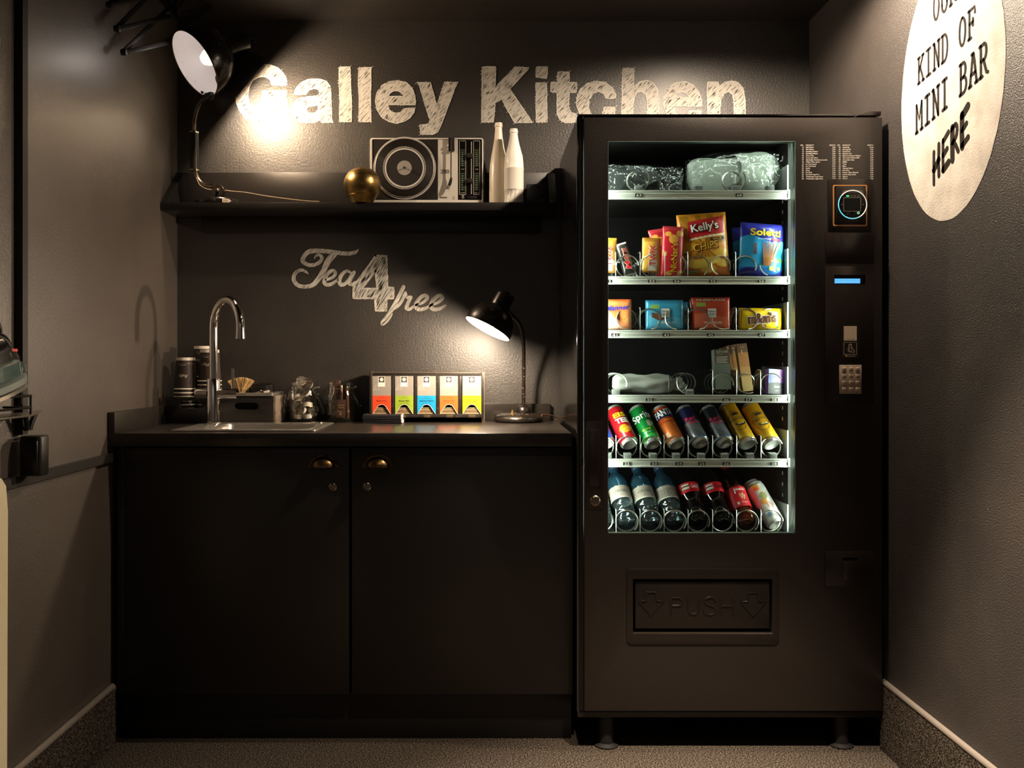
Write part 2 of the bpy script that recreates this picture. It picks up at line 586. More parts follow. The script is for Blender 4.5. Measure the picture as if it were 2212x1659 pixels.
GAL = wall_fn(480, 100, 2212 / 580)
KIT = wall_fn(1000, 100, 2212 / 660)
letters = [
    (GAL, [[(410,322),(532,322),(530,270),(505,225),(460,180),(400,155),(340,150),(270,165),(200,210),(150,270),(120,340),(110,400),(118,470),(145,530),(190,585),(240,615),(290,630),(350,628),(400,612),(440,590),(458,580),(468,612),(540,612),(530,368),(335,370),(335,455),(435,455),(425,490),(395,520),(350,530),(300,525),(255,505),(225,465),(213,400),(220,340),(250,285),(300,255),(345,248),(390,268),(405,300)]]),
    (GAL, [[(590,397),(610,345),(650,300),(705,275),(760,271),(815,272),(860,290),(888,330),(898,390),(900,500),(903,590),(912,628),(815,628),(810,608),(770,628),(700,632),(640,622),(600,590),(575,545),(580,490),(605,450),(650,425),(720,415),(780,408),(802,395),(800,370),(785,354),(750,350),(715,362),(693,400)],
           [(792,486),(765,490),(715,497),(694,518),(700,543),(730,552),(768,546),(790,520)]]),
    (GAL, [[(965,172),(1055,170),(1058,300),(1068,480),(1065,622),(965,620),(970,450),(963,300)]]),
    (GAL, [[(1125,178),(1235,175),(1225,190),(1228,300),(1222,450),(1228,632),(1215,622),(1125,622),(1130,450),(1122,300)]]),
    (GAL, [[(1592,483),(1365,483),(1372,515),(1395,540),(1430,552),(1470,545),(1495,515),(1588,508),(1580,545),(1550,590),(1500,622),(1435,635),(1370,620),(1310,580),(1275,520),(1262,455),(1275,385),(1315,325),(1375,290),(1450,285),(1520,300),(1565,345),(1588,410)],
           [(1368,415),(1380,388),(1410,370),(1450,368),(1480,385),(1500,413)]]),
    (GAL, [[(1600,300),(1715,300),(1768,492),(1830,298),(1945,298),(1920,340),(1800,660),(1775,710),(1730,728),(1635,725),(1628,650),(1700,640),(1715,610),(1700,575),(1620,310)]]),
    (KIT, [[(140,150),(238,147),(232,300),(375,152),(480,157),(340,312),(503,552),(375,555),(280,385),(232,410),(222,550),(135,550)]]),
    (KIT, [[(527,268),(606,265),(610,550),(530,550)]]),
    (KIT, [[(685,187),(768,187),(770,262),(825,265),(820,335),(770,335),(765,450),(785,480),(822,490),(822,550),(740,555),(700,530),(682,490),(680,335),(635,330),(637,262),(683,262)]]),
    (KIT, [[(1105,378),(1035,378),(1020,345),(980,328),(940,345),(912,390),(908,440),(925,490),(950,515),(985,520),(1010,495),(1020,442),(1103,440),(1095,500),(1060,550),(990,570),(910,550),(850,500),(822,430),(825,370),(850,310),(900,270),(965,255),(1030,262),(1080,300),(1105,350)]]),
    (KIT, [[(1155,162),(1235,162),(1237,290),(1280,258),(1330,248),(1380,265),(1408,320),(1418,400),(1418,560),(1335,560),(1335,400),(1325,350),(1295,328),(1260,335),(1240,370),(1230,430),(1230,560),(1148,560),(1152,300)]]),
    (KIT, [[(1727,435),(1525,435),(1535,480),(1570,510),(1610,505),(1640,470),(1727,467),(1715,510),(1670,550),(1600,568),(1530,550),(1480,500),(1450,430),(1455,360),(1490,300),(1545,265),(1610,258),(1665,280),(1705,330),(1725,390)],
           [(1540,370),(1555,347),(1585,330),(1620,342),(1640,375)]]),
    (KIT, [[(1768,260),(1845,262),(1858,290),(1890,262),(1940,252),(1990,262),(2028,305),(2040,380),(2045,560),(1965,560),(1960,400),(1950,350),(1920,330),(1890,345),(1868,390),(1860,440),(1855,560),(1775,560),(1770,420)]]),
]
lt = thing('wall_lettering', 'large white chalk lettering Galley Kitchen on the back wall', 'lettering', P(1060, 215, DB))
def rough_outline(loop, j=1.6):
    out = []
    k = len(loop)
    for i in range(k):
        a, b = loop[i], loop[(i + 1) % k]
        n = max(1, int(math.hypot(b[0] - a[0], b[1] - a[1]) / 22))
        for s in range(n):
            t = s / n
            out.append((a[0] + (b[0] - a[0]) * t + random.uniform(-j, j), a[1] + (b[1] - a[1]) * t + random.uniform(-j, j)))
    return out
for k, (fn, loops) in enumerate(letters):
    m = MB().prism(loops, fn)
    lo = MB()
    extra = [[(530,150),(613,150),(605,235),(530,225)]] if k == 7 else []
    for e in extra: m.prism([e], fn)
    fo = (lambda f: lambda x, y: f(x, y) + Vector((0, -0.0006, 0)))(fn)
    for l in loops + extra:
        pts = rough_outline(l)
        lo.ribbon(pts + [pts[0]], [random.uniform(4.5, 8) for _ in range(len(pts) + 1)], fo)
        for i in range(0, len(pts)):                # strokes of the hatching that overshoot the outline
            if random.random() < 0.5:
                x, y = pts[i]
                L = random.uniform(5, 13)
                lo.ribbon([(x + L, y - L * 0.9), (x - L, y + L * 0.9)], [2.5, 3.5], fo, cap=False)
    ob = m.build('letter', chalk_hatch, lt, smooth=False)
    lo.build('chalk_outline', chalk_line, ob, smooth=False)

TEA = wall_fn(600, 500, 5.53)
def strokes(name, label, root, specs, fn, mat, edge=None):
    m = MB()
    for k, (pts, ws) in enumerate(specs):
        q = smooth_path(pts, 7)
        z = 0.0002 * k
        m.ribbon(q, lerp_list(ws, len(q)), (lambda f, z: lambda x, y: f(x, y) + Vector((0, -z, 0)))(fn, z))
    return m.build(name, mat, root, smooth=False)
tea = thing('wall_lettering', 'small chalk lettering Tea 4 free above the counter', 'lettering', P(795, 620, DB))
strokes('letter', '', tea, [
    ([(440,325),(452,297),(490,280),(528,310),(505,362),(450,395),(380,402),(315,372),(298,330),(335,268),(400,235),(500,232),(650,244),(780,262),(880,262),(935,242),(962,216)], [12,24,36,40,42,44,44,48,56,56,58,54,50,50,46,40,12]),
    ([(668,270),(605,350),(545,470),(480,575),(420,638),(330,660),(240,642),(192,578),(208,502),(270,462),(330,478),(368,510)], [84,74,66,62,54,46,48,48,44,40,34,8])], TEA, chalk_soft)
strokes('letter', '', tea, [([(578,578),(650,552),(688,505),(665,468),(612,490),(568,550),(556,608),(585,636),(645,628),(715,580)], [30,34,42,40,44,46,46,46,42,28])], TEA, chalk_soft)
strokes('letter', '', tea, [([(880,500),(830,472),(775,505),(738,575),(748,630),(790,632),(838,590),(880,520)], [26,34,44,48,48,46,42,32]), ([(912,488),(868,575),(858,625),(892,632),(930,600)], [42,42,44,38,20])], TEA, chalk_soft)
four = [[(1170,290),(1300,295),(1308,670),(1385,675),(1380,800),(1300,800),(1295,945),(1170,945),(1165,800),(905,795),(905,660)], [(1170,470),(1185,685),(1005,685)]]
ob = MB().prism(four, TEA).build('letter', chalk_hatch2, tea, smooth=False)
lo = MB()
for l in four:
    pts = rough_outline(l, 2)
    lo.ribbon(pts + [pts[0]], [random.uniform(22, 28) for _ in range(len(pts) + 1)], lambda x, y: TEA(x, y) + Vector((0, -0.0006, 0)))
lo.build('chalk_outline', chalk_soft, ob, smooth=False)
strokes('letter', '', tea, [([(1502,660),(1450,770),(1370,920),(1290,1040),(1248,1090),(1262,1104),(1320,1055),(1362,985)], [44,48,48,46,42,36,34,22]), ([(1375,925),(1440,885),(1495,805),(1522,730)], [40,38,36,36])], TEA, chalk_soft)
strokes('letter', '', tea, [([(1522,735),(1545,785),(1590,785)], [36,40,40]), ([(1590,785),(1558,850),(1538,910),(1570,928),(1630,895)], [40,44,48,42,28])], TEA, chalk_soft)
for dx in (0, 180):
    strokes('letter', '', tea, [([(1652 + dx,878),(1735 + dx,848),(1786 + dx,795),(1762 + dx,765),(1705 + dx,790),(1660 + dx,850),(1652 + dx,905),(1690 + dx,932),(1760 + dx,920),(1825 + dx,885)], [30,34,44,44,46,48,48,46,40,26])], TEA, chalk_soft)

# ------------------------------------------------------------------ painted oval sign on the right wall
def rw(eps):
    return lambda u, z: Vector((XR - eps, -u, z))          # u grows towards the viewer
sg = thing('painted_sign', 'white painted oval sign OUR KIND OF MINI BAR HERE on the right wall', 'sign', (XR - 0.001, -0.959, 1.79))
pts = [(0.959 + 0.249 * math.cos(t), 1.79 + 0.336 * math.sin(t)) for t in [2 * PI * i / 72 for i in range(72)]]
MB().prism([[(u + random.uniform(-.0008, .0008), z + random.uniform(-.0008, .0008)) for u, z in pts]], rw(0.0008)).build(
    'painted_oval', M('white_sign_paint', 'd6cfc6', rough=0.75, spec=0.25, var=(16, 'b9b1a7', 0.4, 0.75), bump=(210, 0.4, 0.003)), sg, smooth=False)
S = 0.13   # serif half length
GL = {
 'O': [arc(0.5, 0.5, 0.40, 90, 450, 18, 0.5)],
 'U': [[(0.12,1),(0.12,0.3)] , arc(0.5, 0.3, 0.38, 180, 360, 10, 0.3), [(0.88,0.3),(0.88,1)], [(-.02,1),(0.28,1)], [(0.72,1),(1.02,1)]],
 'R': [[(0.18,0),(0.18,1)], [(0.02,0),(0.36,0)], [(0.02,1),(0.18,1)] , [(0.18,1),(0.55,1)] + arc(0.55, 0.75, 0.28, 90, -90, 8, 0.25) + [(0.18,0.5)], [(0.5,0.5),(0.85,0.03),(1.02,0)]],
 'K': [[(0.18,0),(0.18,1)], [(0.02,0),(0.36,0)], [(0.02,1),(0.36,1)], [(0.88,1),(0.18,0.42)], [(0.42,0.6),(0.92,0)], [(0.7,1),(1.0,1)], [(0.74,0),(1.04,0)]],
 'I': [[(0.5,0),(0.5,1)], [(0.2,0),(0.8,0)], [(0.2,1),(0.8,1)]],
 'N': [[(0.16,0),(0.16,1)], [(0.16,1),(0.84,0)], [(0.84,0),(0.84,1)], [(0.0,0),(0.34,0)], [(-.02,1),(0.18,1)], [(0.66,1),(1.0,1)]],
 'D': [[(0.18,0),(0.18,1)], [(0.02,0),(0.45,0)] + arc(0.42, 0.5, 0.46, -90, 90, 12, 0.5) + [(0.02,1)]],
 'F': [[(0.2,0),(0.2,1)], [(0.04,0),(0.44,0)], [(0.04,1),(0.92,1),(0.92,0.8)], [(0.2,0.52),(0.66,0.52)], [(0.66,0.64),(0.66,0.4)]],
 'M': [[(0.1,0),(0.1,1)], [(0.1,1),(0.5,0.4),(0.9,1)], [(0.9,1),(0.9,0)], [(-.05,0),(0.28,0)], [(0.72,0),(1.05,0)]],
 'B': [[(0.18,0),(0.18,1)], [(0.02,1),(0.5,1)] + arc(0.5, 0.76, 0.28, 90, -90, 8, 0.24) + [(0.18,0.52)], [(0.5,0.52)] + arc(0.52, 0.26, 0.36, 90, -90, 8, 0.26) + [(0.02,0)]],
 'A': [[(0.08,0),(0.46,1),(0.54,1),(0.92,0)], [(0.24,0.35),(0.78,0.35)], [(-.05,0),(0.26,0)], [(0.74,0),(1.06,0)], [(0.3,1),(0.54,1)]],
 'H': [[(0.16,1.02),(0.14,0.5),(0.16,-.05)], [(0.86,1.06),(0.82,0.5),(0.86,0.02)], [(0.14,0.42),(0.86,0.56)]],
 'E': [[(0.2,1),(0.16,0.5),(0.2,0)], [(0.2,0.96),(0.92,1.04)], [(0.2,0.5),(0.75,0.56)], [(0.2,0.03),(0.95,0.06)]],
 'r': [[(0.2,1),(0.18,0.5),(0.2,-.02)], [(0.1,0.96),(0.55,1.0)] + arc(0.55, 0.77, 0.26, 90, -90, 7, 0.22) + [(0.2,0.5)], [(0.42,0.5),(0.95,0.02)]],
}
def sign_line(word, p0, p1, cap, width, mat, jitter=0.0):
    (u0, z0), (u1, z1) = p0, p1
    n = len(word)
    for i, ch in enumerate(word):
        if ch == ' ': continue
        m = MB()
        du, dz = (u1 - u0) / n, (z1 - z0) / n
        for s in GL[ch]:
            q = [(u0 + du * (i + 0.1 + 0.8 * x), z0 + dz * (i + 0.1 + 0.8 * x) + cap * y) for x, y in s]
            m.ribbon(q, width * (1 + random.uniform(-jitter, jitter)), rw(0.0016))
        m.build('letter', mat, sg, smooth=False)
ink = M('dark_sign_lettering', '2a2521', rough=0.8, spec=0.1)
sign_line('OUR', (0.882, 1.968), (1.005, 1.982), 0.068, 0.0075, ink)
sign_line('KIND OF', (0.800, 1.836), (1.090, 1.868), 0.066, 0.0075, ink)
sign_line('MINI BAR', (0.790, 1.709), (1.142, 1.764), 0.072, 0.0085, ink)
sign_line('HErE', (0.880, 1.556), (1.060, 1.634), 0.076, 0.0155, ink, 0.25)
# ------------------------------------------------------------------ base cabinet
YD = -0.575                                             # door fronts
def dx(px): return (px - CX) * 2.63 / F
def dz(py): return EYE - (py - CY) * 2.63 / F
steel = M('polished_steel', 'd6d0c8', rough=0.24, metal=0.85)
chrome = M('chrome', 'dedad4', rough=0.06, metal=1.0)
nickel = M('worn_nickel', 'b6aa9b', rough=0.22, metal=1.0, bump=(250, 0.1, 0.001))
brass = M('antique_brass', '7d6542', rough=0.34, metal=1.0, var=(60, '3a2c1c', 0.45, 0.7))
cab_m = M('black_cabinet_front', '1a1613', rough=0.42, spec=0.5, bump=(300, 0.06, 0.001))
hole_m = M('black_void', '050505', rough=0.9, spec=0.1)

cab = thing('base_cabinet', 'black two door base cabinet below the worktop', 'cabinet', (-0.4, -0.3, 0))
c = MB()
c.box(dx(270), dx(1237), -0.555, -0.02, 0.1435, 0.16)
c.box(dx(270), dx(270) + 0.016, -0.555, -0.02, 0.16, 0.858)
c.box(dx(1237) - 0.016, dx(1237), -0.555, -0.02, 0.16, 0.858)
c.box(dx(754) - 0.012, dx(760) + 0.012, -0.548, -0.02, 0.16, 0.70)
c.box(dx(270) + 0.016, dx(1237) - 0.016, -0.03, -0.02, 0.16, 0.858)
c.build('carcass', hole_m, cab)
MB().box(XL + 0.016, dx(267), -0.567, -0.55, 0.1435, 0.860).build('filler_panel', cab_m, cab, bevel=0.001)
MB().box(XL + 0.018, dx(1237), -0.535, -0.519, 0.0, 0.1415).build('plinth', M('black_plinth', '0f0d0c', rough=0.5, bump=(60, 0.1, 0.002)), cab, bevel=0.001)
for (xa, xb, hx, kx, ky) in ((270, 754, 698.5, 719, 1052), (760, 1237, 816.5, 793, 1051)):
    d = MB().box(dx(xa), dx(xb), YD, YD + 0.018, dz(1500), dz(968)).build('door', cab_m, cab, bevel=0.0012)
    # cup handle: half-dome shell with a flat flange
    cx, cz = dx(hx), dz(1008)
    h = MB()
    n, k = 24, 7
    rx, ry, rz = 0.035, 0.024, 0.030
    v, f = [], []
    for j in range(k + 1):
        b = PI / 2 * j / k
        for i in range(n + 1):
            a = PI * i / n
            v.append((cx + rx * math.cos(a) * math.cos(b), YD - ry * math.sin(b) - 0.001, cz + rz * math.sin(a) * math.cos(b)))
    for j in range(k):
        for i in range(n):
            f.append((j * (n + 1) + i, j * (n + 1) + i + 1, (j + 1) * (n + 1) + i + 1, (j + 1) * (n + 1) + i))
    # the dome bulges towards the viewer along its lower edge
    v = [(x, y - 0.006 * max(0, 1 - (z - cz) / rz) * (1 - ((x - cx) / rx) ** 2), z) for x, y, z in v]
    h.add(v, f)
    ho = h.build('cup_handle', brass, d, label='antique brass cup handle', angle=60)
    fl = MB().prism([arc(cx, cz - 0.001, 0.0435, 0, 180, 24, 0.0355) + list(reversed(arc(cx, cz - 0.001, 0.0345, 0, 180, 24, 0.0295)))],
                    lambda x, z: Vector((x, YD - 0.003, z)), lambda x, z: Vector((x, YD, z)))
    fl.tube([(x, YD - 0.003, z) for x, z in arc(cx, cz - 0.001, 0.043, 0, 180, 28, 0.035)], 0.0009, 6)
    fl.tube([(x, YD - 0.003, z) for x, z in arc(cx, cz - 0.001, 0.0355, 0, 180, 28, 0.0305)], 0.0009, 6)
    for q in (12, 90, 168):
        fl.sphere((cx + 0.0395 * math.cos(R(q)), YD - 0.0035, cz + 0.032 * math.sin(R(q))), 0.0016, 8, 6)
    fl.build('handle_flange', brass, d)
    lx, lz = dx(kx), dz(ky)
    l = MB().lathe([(0.0, 0.0), (0.0112, 0.0), (0.0115, 0.003), (0.0095, 0.0045), (0.0085, 0.003), (0.0078, 0.0035), (0.0072, 0.0052), (0.0, 0.0052)], 24,
                   Matrix.Translation((lx, YD, lz)) @ Matrix.Rotation(PI / 2, 4, 'X'))
    l.box(lx - 0.0008, lx + 0.0008, YD - 0.0058, YD - 0.005, lz - 0.004, lz + 0.004)
    l.build('cylinder_lock', nickel, d, label='round nickel cylinder lock')

# ------------------------------------------------------------------ worktop with a cut-out for the sink
wt = thing('worktop', 'black laminate worktop with low upstands on the cabinet', 'worktop', (-0.4, -0.3, 0.862))
ZT = 0.8996
X0, X1, Y0, Y1 = XL + 0.001, 0.2525, -0.596, -0.002
sx0, sx1, sy0, sy1 = -0.905, -0.512, -0.515, -0.205
flat_xy = lambda z: (lambda x, y: Vector((x, y, z)))
MB().prism([[(X0, Y0), (X1, Y0), (X1, Y1), (X0, Y1)], [(sx0, sy0), (sx0, sy1), (sx1, sy1), (sx1, sy0)]], flat_xy(0.862), flat_xy(ZT)).build('slab', black_top, wt, bevel=0.0012)
MB().box(XL + 0.022, X1 - 0.02, -0.021, -0.002, ZT, 0.958).build('upstand', black_top, wt, bevel=0.0012)
MB().box(XL + 0.001, XL + 0.021, -0.596, -0.002, ZT, 0.9598).build('upstand', black_top, wt, bevel=0.0012)

sk = thing('kitchen_sink', 'inset steel sink set flush in the black worktop', 'sink', (-0.71, -0.36, ZT))
bx0, bx1, by0, by1 = -0.835, -0.525, -0.492, -0.245
MB().prism([rrect(-0.922, -0.531, -0.495, -0.19, 0.012), rrect(bx0, by0, bx1, by1, 0.03)[::-1]], flat_xy(ZT + 0.0005), flat_xy(ZT + 0.0045)).build('rim', steel, sk, bevel=0.0012)
bw = MB()
loops = []
for (ins, z) in ((0, ZT + 0.004), (0.004, ZT - 0.004), (0.010, ZT - 0.12), (0.03, ZT - 0.14)):
    loops.append([Vector((x, y, z)) for x, y in rrect(bx0 + ins, by0 + ins, bx1 - ins, by1 - ins, 0.03)])
n = len(loops[0])
vv = [p for l in loops for p in l]
ff = [(j * n + i, j * n + (i + 1) % n, (j + 1) * n + (i + 1) % n, (j + 1) * n + i) for j in range(3) for i in range(n)] + [tuple(3 * n + i for i in range(n))]
bw.add(vv, ff).build('bowl', steel, sk)
MB().lathe([(0.0, 0.002), (0.024, 0.002), (0.028, 0.0), (0.040, 0.0005), (0.042, 0.003)], 24, Matrix.Translation((-0.60, -0.30, ZT - 0.1398))).build('drain', chrome, sk)
wr = MB()
wr.lathe([(0.0, 0), (0.020, 0), (0.0205, 0.003), (0.016, 0.0045), (0.0, 0.005)], 20, Matrix.Translation((-0.545, -0.218, ZT + 0.0045)))
wr.build('overflow_knob', chrome, sk)

# ------------------------------------------------------------------ tap
tp = thing('mixer_tap', 'chrome swan neck mixer tap at the sink', 'tap', (-0.882, -0.235, ZT + 0.004))
bx, by = -0.882, -0.235
zb = ZT + 0.0048
MB().lathe([(0, 0), (0.026, 0), (0.026, 0.004), (0.0222, 0.006), (0.0215, 0.02), (0.0215, 0.142), (0.0205, 0.145), (0.0, 0.145)], 32, Matrix.Translation((bx, by, zb))).build('body', chrome, tp)
dirv = Vector((0.69, -0.72, 0)).normalized()
zs = 1.214
rad = 0.088
path = [Vector((bx, by, zb + 0.14 + (zs - zb - 0.14) * i / 6)) for i in range(7)]
for i in range(1, 25):
    a = PI - (PI + R(4)) * i / 24
    path.append(Vector((bx, by, zs)) + dirv * (rad + rad * math.cos(a)) + Vector((0, 0, rad * math.sin(a))))
path.append(path[-1] + (path[-1] - path[-2]).normalized() * 0.014)
MB().tube(path, 0.0132, 20).build('spout', chrome, tp)
e = path[-1]
dn = (path[-1] - path[-2]).normalized()
MB().cyl(e, e + dn * 0.014, 0.0140, n=20).cyl(e + dn * 0.014, e + dn * 0.017, 0.0155, n=20).build('aerator', chrome, tp)
zc_ = zb + 0.096
arm = MB()
arm.cyl((bx - 0.052, by, zc_), (bx - 0.018, by, zc_), 0.0175, n=24)
arm.cyl((bx - 0.058, by, zc_), (bx - 0.052, by, zc_), 0.016, 0.0175, n=24)
arm.build('knob', chrome, tp)
arm = MB()
arm.cyl((bx + 0.018, by, zc_), (bx + 0.049, by, zc_), 0.0175, n=24)
arm.cyl((bx + 0.051, by, zc_), (bx + 0.078, by, zc_), 0.0175, n=24)
arm.cyl((bx + 0.045, by, zc_), (bx + 0.054, by, zc_), 0.0165, n=24)
kn = arm.build('knob', chrome, tp)
MB().cyl((bx + 0.063, by, zc_ + 0.012), (bx + 0.063, by, zc_ + 0.083), 0.0042, n=14).build('lever', chrome, kn)

# ------------------------------------------------------------------ wall shelf
ZS = 1.6366
sh = thing('wall_shelf', 'long black wall shelf with slanted end panels', 'shelf', (-0.4, -0.085, 1.61))
MB().box(XL + 0.001, 0.248, -0.170, -0.002, 1.610, ZS).build('board', black_board, sh, bevel=0.001)
MB().box(XL + 0.001, 0.248, -0.016, -0.002, ZS, 1.768).build('back_panel', black_board, sh, bevel=0.001)
for xa in (XL + 0.001, 0.222):
    MB().prism([[(-0.168, ZS + 0.0002), (-0.0165, ZS + 0.0002), (-0.0165, 1.766)]], lambda y, z: Vector((xa, y, z)), lambda y, z: Vector((xa + 0.0262, y, z))).build('end_panel', black_board, sh, bevel=0.001)
MB().box(-0.98, 0.2, -0.045, -0.002, 1.556, 1.6098).build('under_shelf_bar', black_board, sh, bevel=0.001)  # black bar along the wall below the shelf board

# ------------------------------------------------------------------ lamp helpers
def frame_to(axis, loc):
    m = Vector((0, 0, 1)).rotation_difference(Vector(axis).normalized()).to_matrix().to_4x4()
    m.translation = Vector(loc)
    return m
enamel = M('chipped_black_enamel', '14110f', rough=0.22, coat=0.3, var=(45, '3a3026', 0.62, 0.70), bump=(90, 0.08, 0.001))
enamel2 = M('worn_black_enamel', '15110e', rough=0.34, var=(120, '6b5c4c', 0.62, 0.70), bump=(160, 0.2, 0.001))
white_in = M('white_enamel_inside', 'dcd6d8', rough=0.35, var=(120, 'a89f99', 0.66, 0.74))
old_chrome = M('tarnished_chrome', 'c9b79f', rough=0.16, metal=1.0)
matte_black = M('matte_black_metal', '13110f', rough=0.38, spec=0.5)
warm_bulb = M('lit_bulb', 'fff2dd', emis='ffd7a0', es=60.0)
dim_bulb = M('dim_frosted_bulb', 'e9e4e0', rough=0.15, coat=0.5, emis='fff1e2', es=0.7)
cord_grey = M('grey_cable', '8d857a', rough=0.45)

def shell(prof, th):
    """closed profile of a spun shade with wall thickness th; prof = outer (r, z) from the opening"""
    inner = [(max(r - th, 0.0), z - (th if i else 0)) for i, (r, z) in enumerate(prof)]
    return prof, inner

# ---- desk lamp on the wall shelf (dim bulb and light added to brighten the lining, head turned to the left)
lx, ly = -0.907, -0.088
dl = thing('desk_lamp', 'vintage black desk lamp with white inner shade on the wall shelf', 'desk lamp', (lx, ly, ZS))
MB().lathe([(0, 0), (0.077, 0), (0.0785, 0.003), (0.0785, 0.014), (0.075, 0.019), (0.0, 0.021)], 40, Matrix.Translation((lx, ly, ZS))).build('base', enamel, dl)
# sticker with bar code on the rim of the base
stk = MB()
st_fn = lambda eps: (lambda a, z: Vector((lx + (0.0785 + eps) * math.sin(a), ly - (0.0785 + eps) * math.cos(a), ZS + z)))
f0 = st_fn(0.0006)
for i in range(8):
    a0, a1 = 0.42 + i * 0.04, 0.42 + (i + 1) * 0.04
    stk.add([f0(a0, 0.002), f0(a1, 0.002), f0(a1, 0.0148), f0(a0, 0.0148)], [(0, 1, 2, 3)])
stk.build('sticker', M('beige_sticker', 'cbb9a0', rough=0.6), dl, label='small barcode sticker')
stk = MB()
f1 = st_fn(0.0010)
for i in range(12):
    a0 = 0.46 + i * 0.02
    stk.add([f1(a0, 0.005), f1(a0 + random.uniform(0.004, 0.012), 0.005), f1(a0 + random.uniform(0.004, 0.012), 0.012), f1(a0, 0.012)], [(0, 1, 2, 3)])
stk.build('barcode', M('black_print', '1a1816', rough=0.6), dl, smooth=False)
kz = ZS + 0.053
for q in (-0.016, 0.012):
    MB().box(lx - 0.008, lx + 0.008, ly + q, ly + q + 0.004, ZS + 0.02, kz + 0.008).build('clevis_plate', matte_black, dl, bevel=0.001)
kn = MB().lathe([(0, -0.012), (0.019, -0.012), (0.020, -0.009), (0.020, 0.009), (0.019, 0.012), (0, 0.012)], 28, Matrix.Translation((lx, ly, kz)) @ Matrix.Rotation(PI / 2, 4, 'X')).build('knuckle', old_chrome, dl)
MB().sphere((lx, ly - 0.0175, kz), 0.006, 14, 8).build('screw', old_chrome, kn)
Dl = 3.117
def LP(px, py, D=Dl): return P(px, py, D)
low = [LP(462, 401), LP(450, 401), LP(438, 397), LP(428, 388), LP(423, 376), LP(421, 366)]
MB().tube(smooth_path([tuple(p) for p in low], 5), 0.0068, 12).build('lower_arm', old_chrome, dl)
g0, g1 = LP(420.5, 370), LP(419, 286)
gr = MB().cyl(g0, g1, 0.0148, n=24)
gr.build('grip', matte_black, dl, label='black grip sleeve')
MB().cyl(g0, LP(420.5, 366.5), 0.0162, n=24).build('grip_ring', old_chrome, dl)
MB().cyl(LP(419, 288), g1 + Vector((0, 0, 0.002)), 0.0162, n=24).build('grip_ring', old_chrome, dl)
up = [LP(419, 286), LP(420, 262, 3.08), LP(425, 238, 3.02), LP(434, 220, 2.95), LP(446, 209, 2.86)]
MB().tube(smooth_path([tuple(p) for p in up], 6), 0.0066, 12).build('upper_arm', old_chrome, dl)
nrm = Vector((-0.643, -0.542, -0.566)).normalized()      # the way the shade looks
oc = P(420.5, 138.5, 2.80)
mt = frame_to(-nrm, oc)
prof = [(0.1050, 0.0), (0.1055, 0.006), (0.1045, 0.03), (0.099, 0.055), (0.088, 0.078), (0.070, 0.098), (0.052, 0.110), (0.036, 0.116)]
sd = MB().lathe(prof, 48, mt, cap=False).build('shade', enamel, dl, angle=60)
MB().lathe([(0.1035, 0.0)] + [(r - 0.0022, z - 0.0015) for r, z in prof[1:]], 48, mt, cap=False).build('shade_lining', white_in, sd, label='white enamelled lining', angle=60)
MB().tube([mt @ Vector((0.1045 * math.cos(a), 0.1045 * math.sin(a), 0.0)) for a in [2 * PI * i / 56 for i in range(56)]], 0.0018, 8, closed=True).build('shade_rim', M('brass_worn_rim', '4a3f22', rough=0.35, metal=0.6), sd)
nk = [(0.036, 0.112), (0.034, 0.118), (0.0335, 0.19), (0.030, 0.197), (0.012, 0.199), (0.010, 0.21), (0.0, 0.212)]
MB().lathe(nk, 32, mt).build('lamp_holder', enamel, dl)
MB().tube([mt @ Vector(p) for p in ((0.0, 0, 0.205), (0.004, 0.004, 0.222), (0.014, 0.004, 0.232), (0.018, 0.01, 0.226))], 0.0035, 8).build('cord_outlet', M('dark_bakelite', '2a2119', rough=0.4), dl)
wv = mt.to_3x3().inverted() @ Vector((0.1, 0, 1)).normalized()
wv.z = 0
wv.normalize()
MB().obox(mt @ (wv * 0.050 + Vector((0, 0, 0.118))), mt.to_3x3() @ wv * 0.012, mt.to_3x3() @ Vector((0, 0, 1)) * 0.011, mt.to_3x3() @ wv.cross(Vector((0, 0, 1))) * 0.004).build('switch_lug', M('orange_bakelite', '7a3f22', rough=0.4), dl, bevel=0.003, label='orange switch lug')
MB().lathe([(0.0, 0.028), (0.016, 0.033), (0.024, 0.046), (0.027, 0.060), (0.024, 0.074), (0.014, 0.092), (0.013, 0.112)], 24, mt, cap=False).build('bulb', dim_bulb, dl)
lamp_light('shelf_lamp_light', 'POINT', mt @ Vector((0, 0, 0.020)) - ORIG[dl], P_SHELF, (1.0, 0.90, 0.80), dl, 0.02)
jb = MB()
j0 = P(447, 207, 2.855)
jb.sphere(j0, 0.010, 14, 8).sphere(P(456, 210, 2.85), 0.009, 14, 8).bar(P(440, 211, 2.86), P(458, 203, 2.83), 0.014, 0.012)
jb.cyl(j0 + Vector((-0.012, -0.006, 0.008)), j0 + Vector((-0.012, -0.012, 0.008)), 0.004, n=10).cyl(j0 + Vector((0.01, -0.008, 0)), j0 + Vector((0.01, -0.014, 0)), 0.004, n=10)
jb.build('ball_joint', matte_black, dl)
cab_pts = [LP(424, 384, 3.108), LP(432, 400, 3.105), LP(450, 409, 3.11), LP(478, 410, 3.14), LP(500, 413, 3.15), LP(532, 416, 3.15), LP(560, 421, 3.15), LP(600, 427, 3.15), LP(660, 434, 3.15), LP(690, 435.5, 3.15)]
MB().tube(smooth_path([tuple(p) for p in cab_pts], 6), 0.0018, 8).build('cable', M('pale_cable', '7d6c56', rough=0.5), dl)

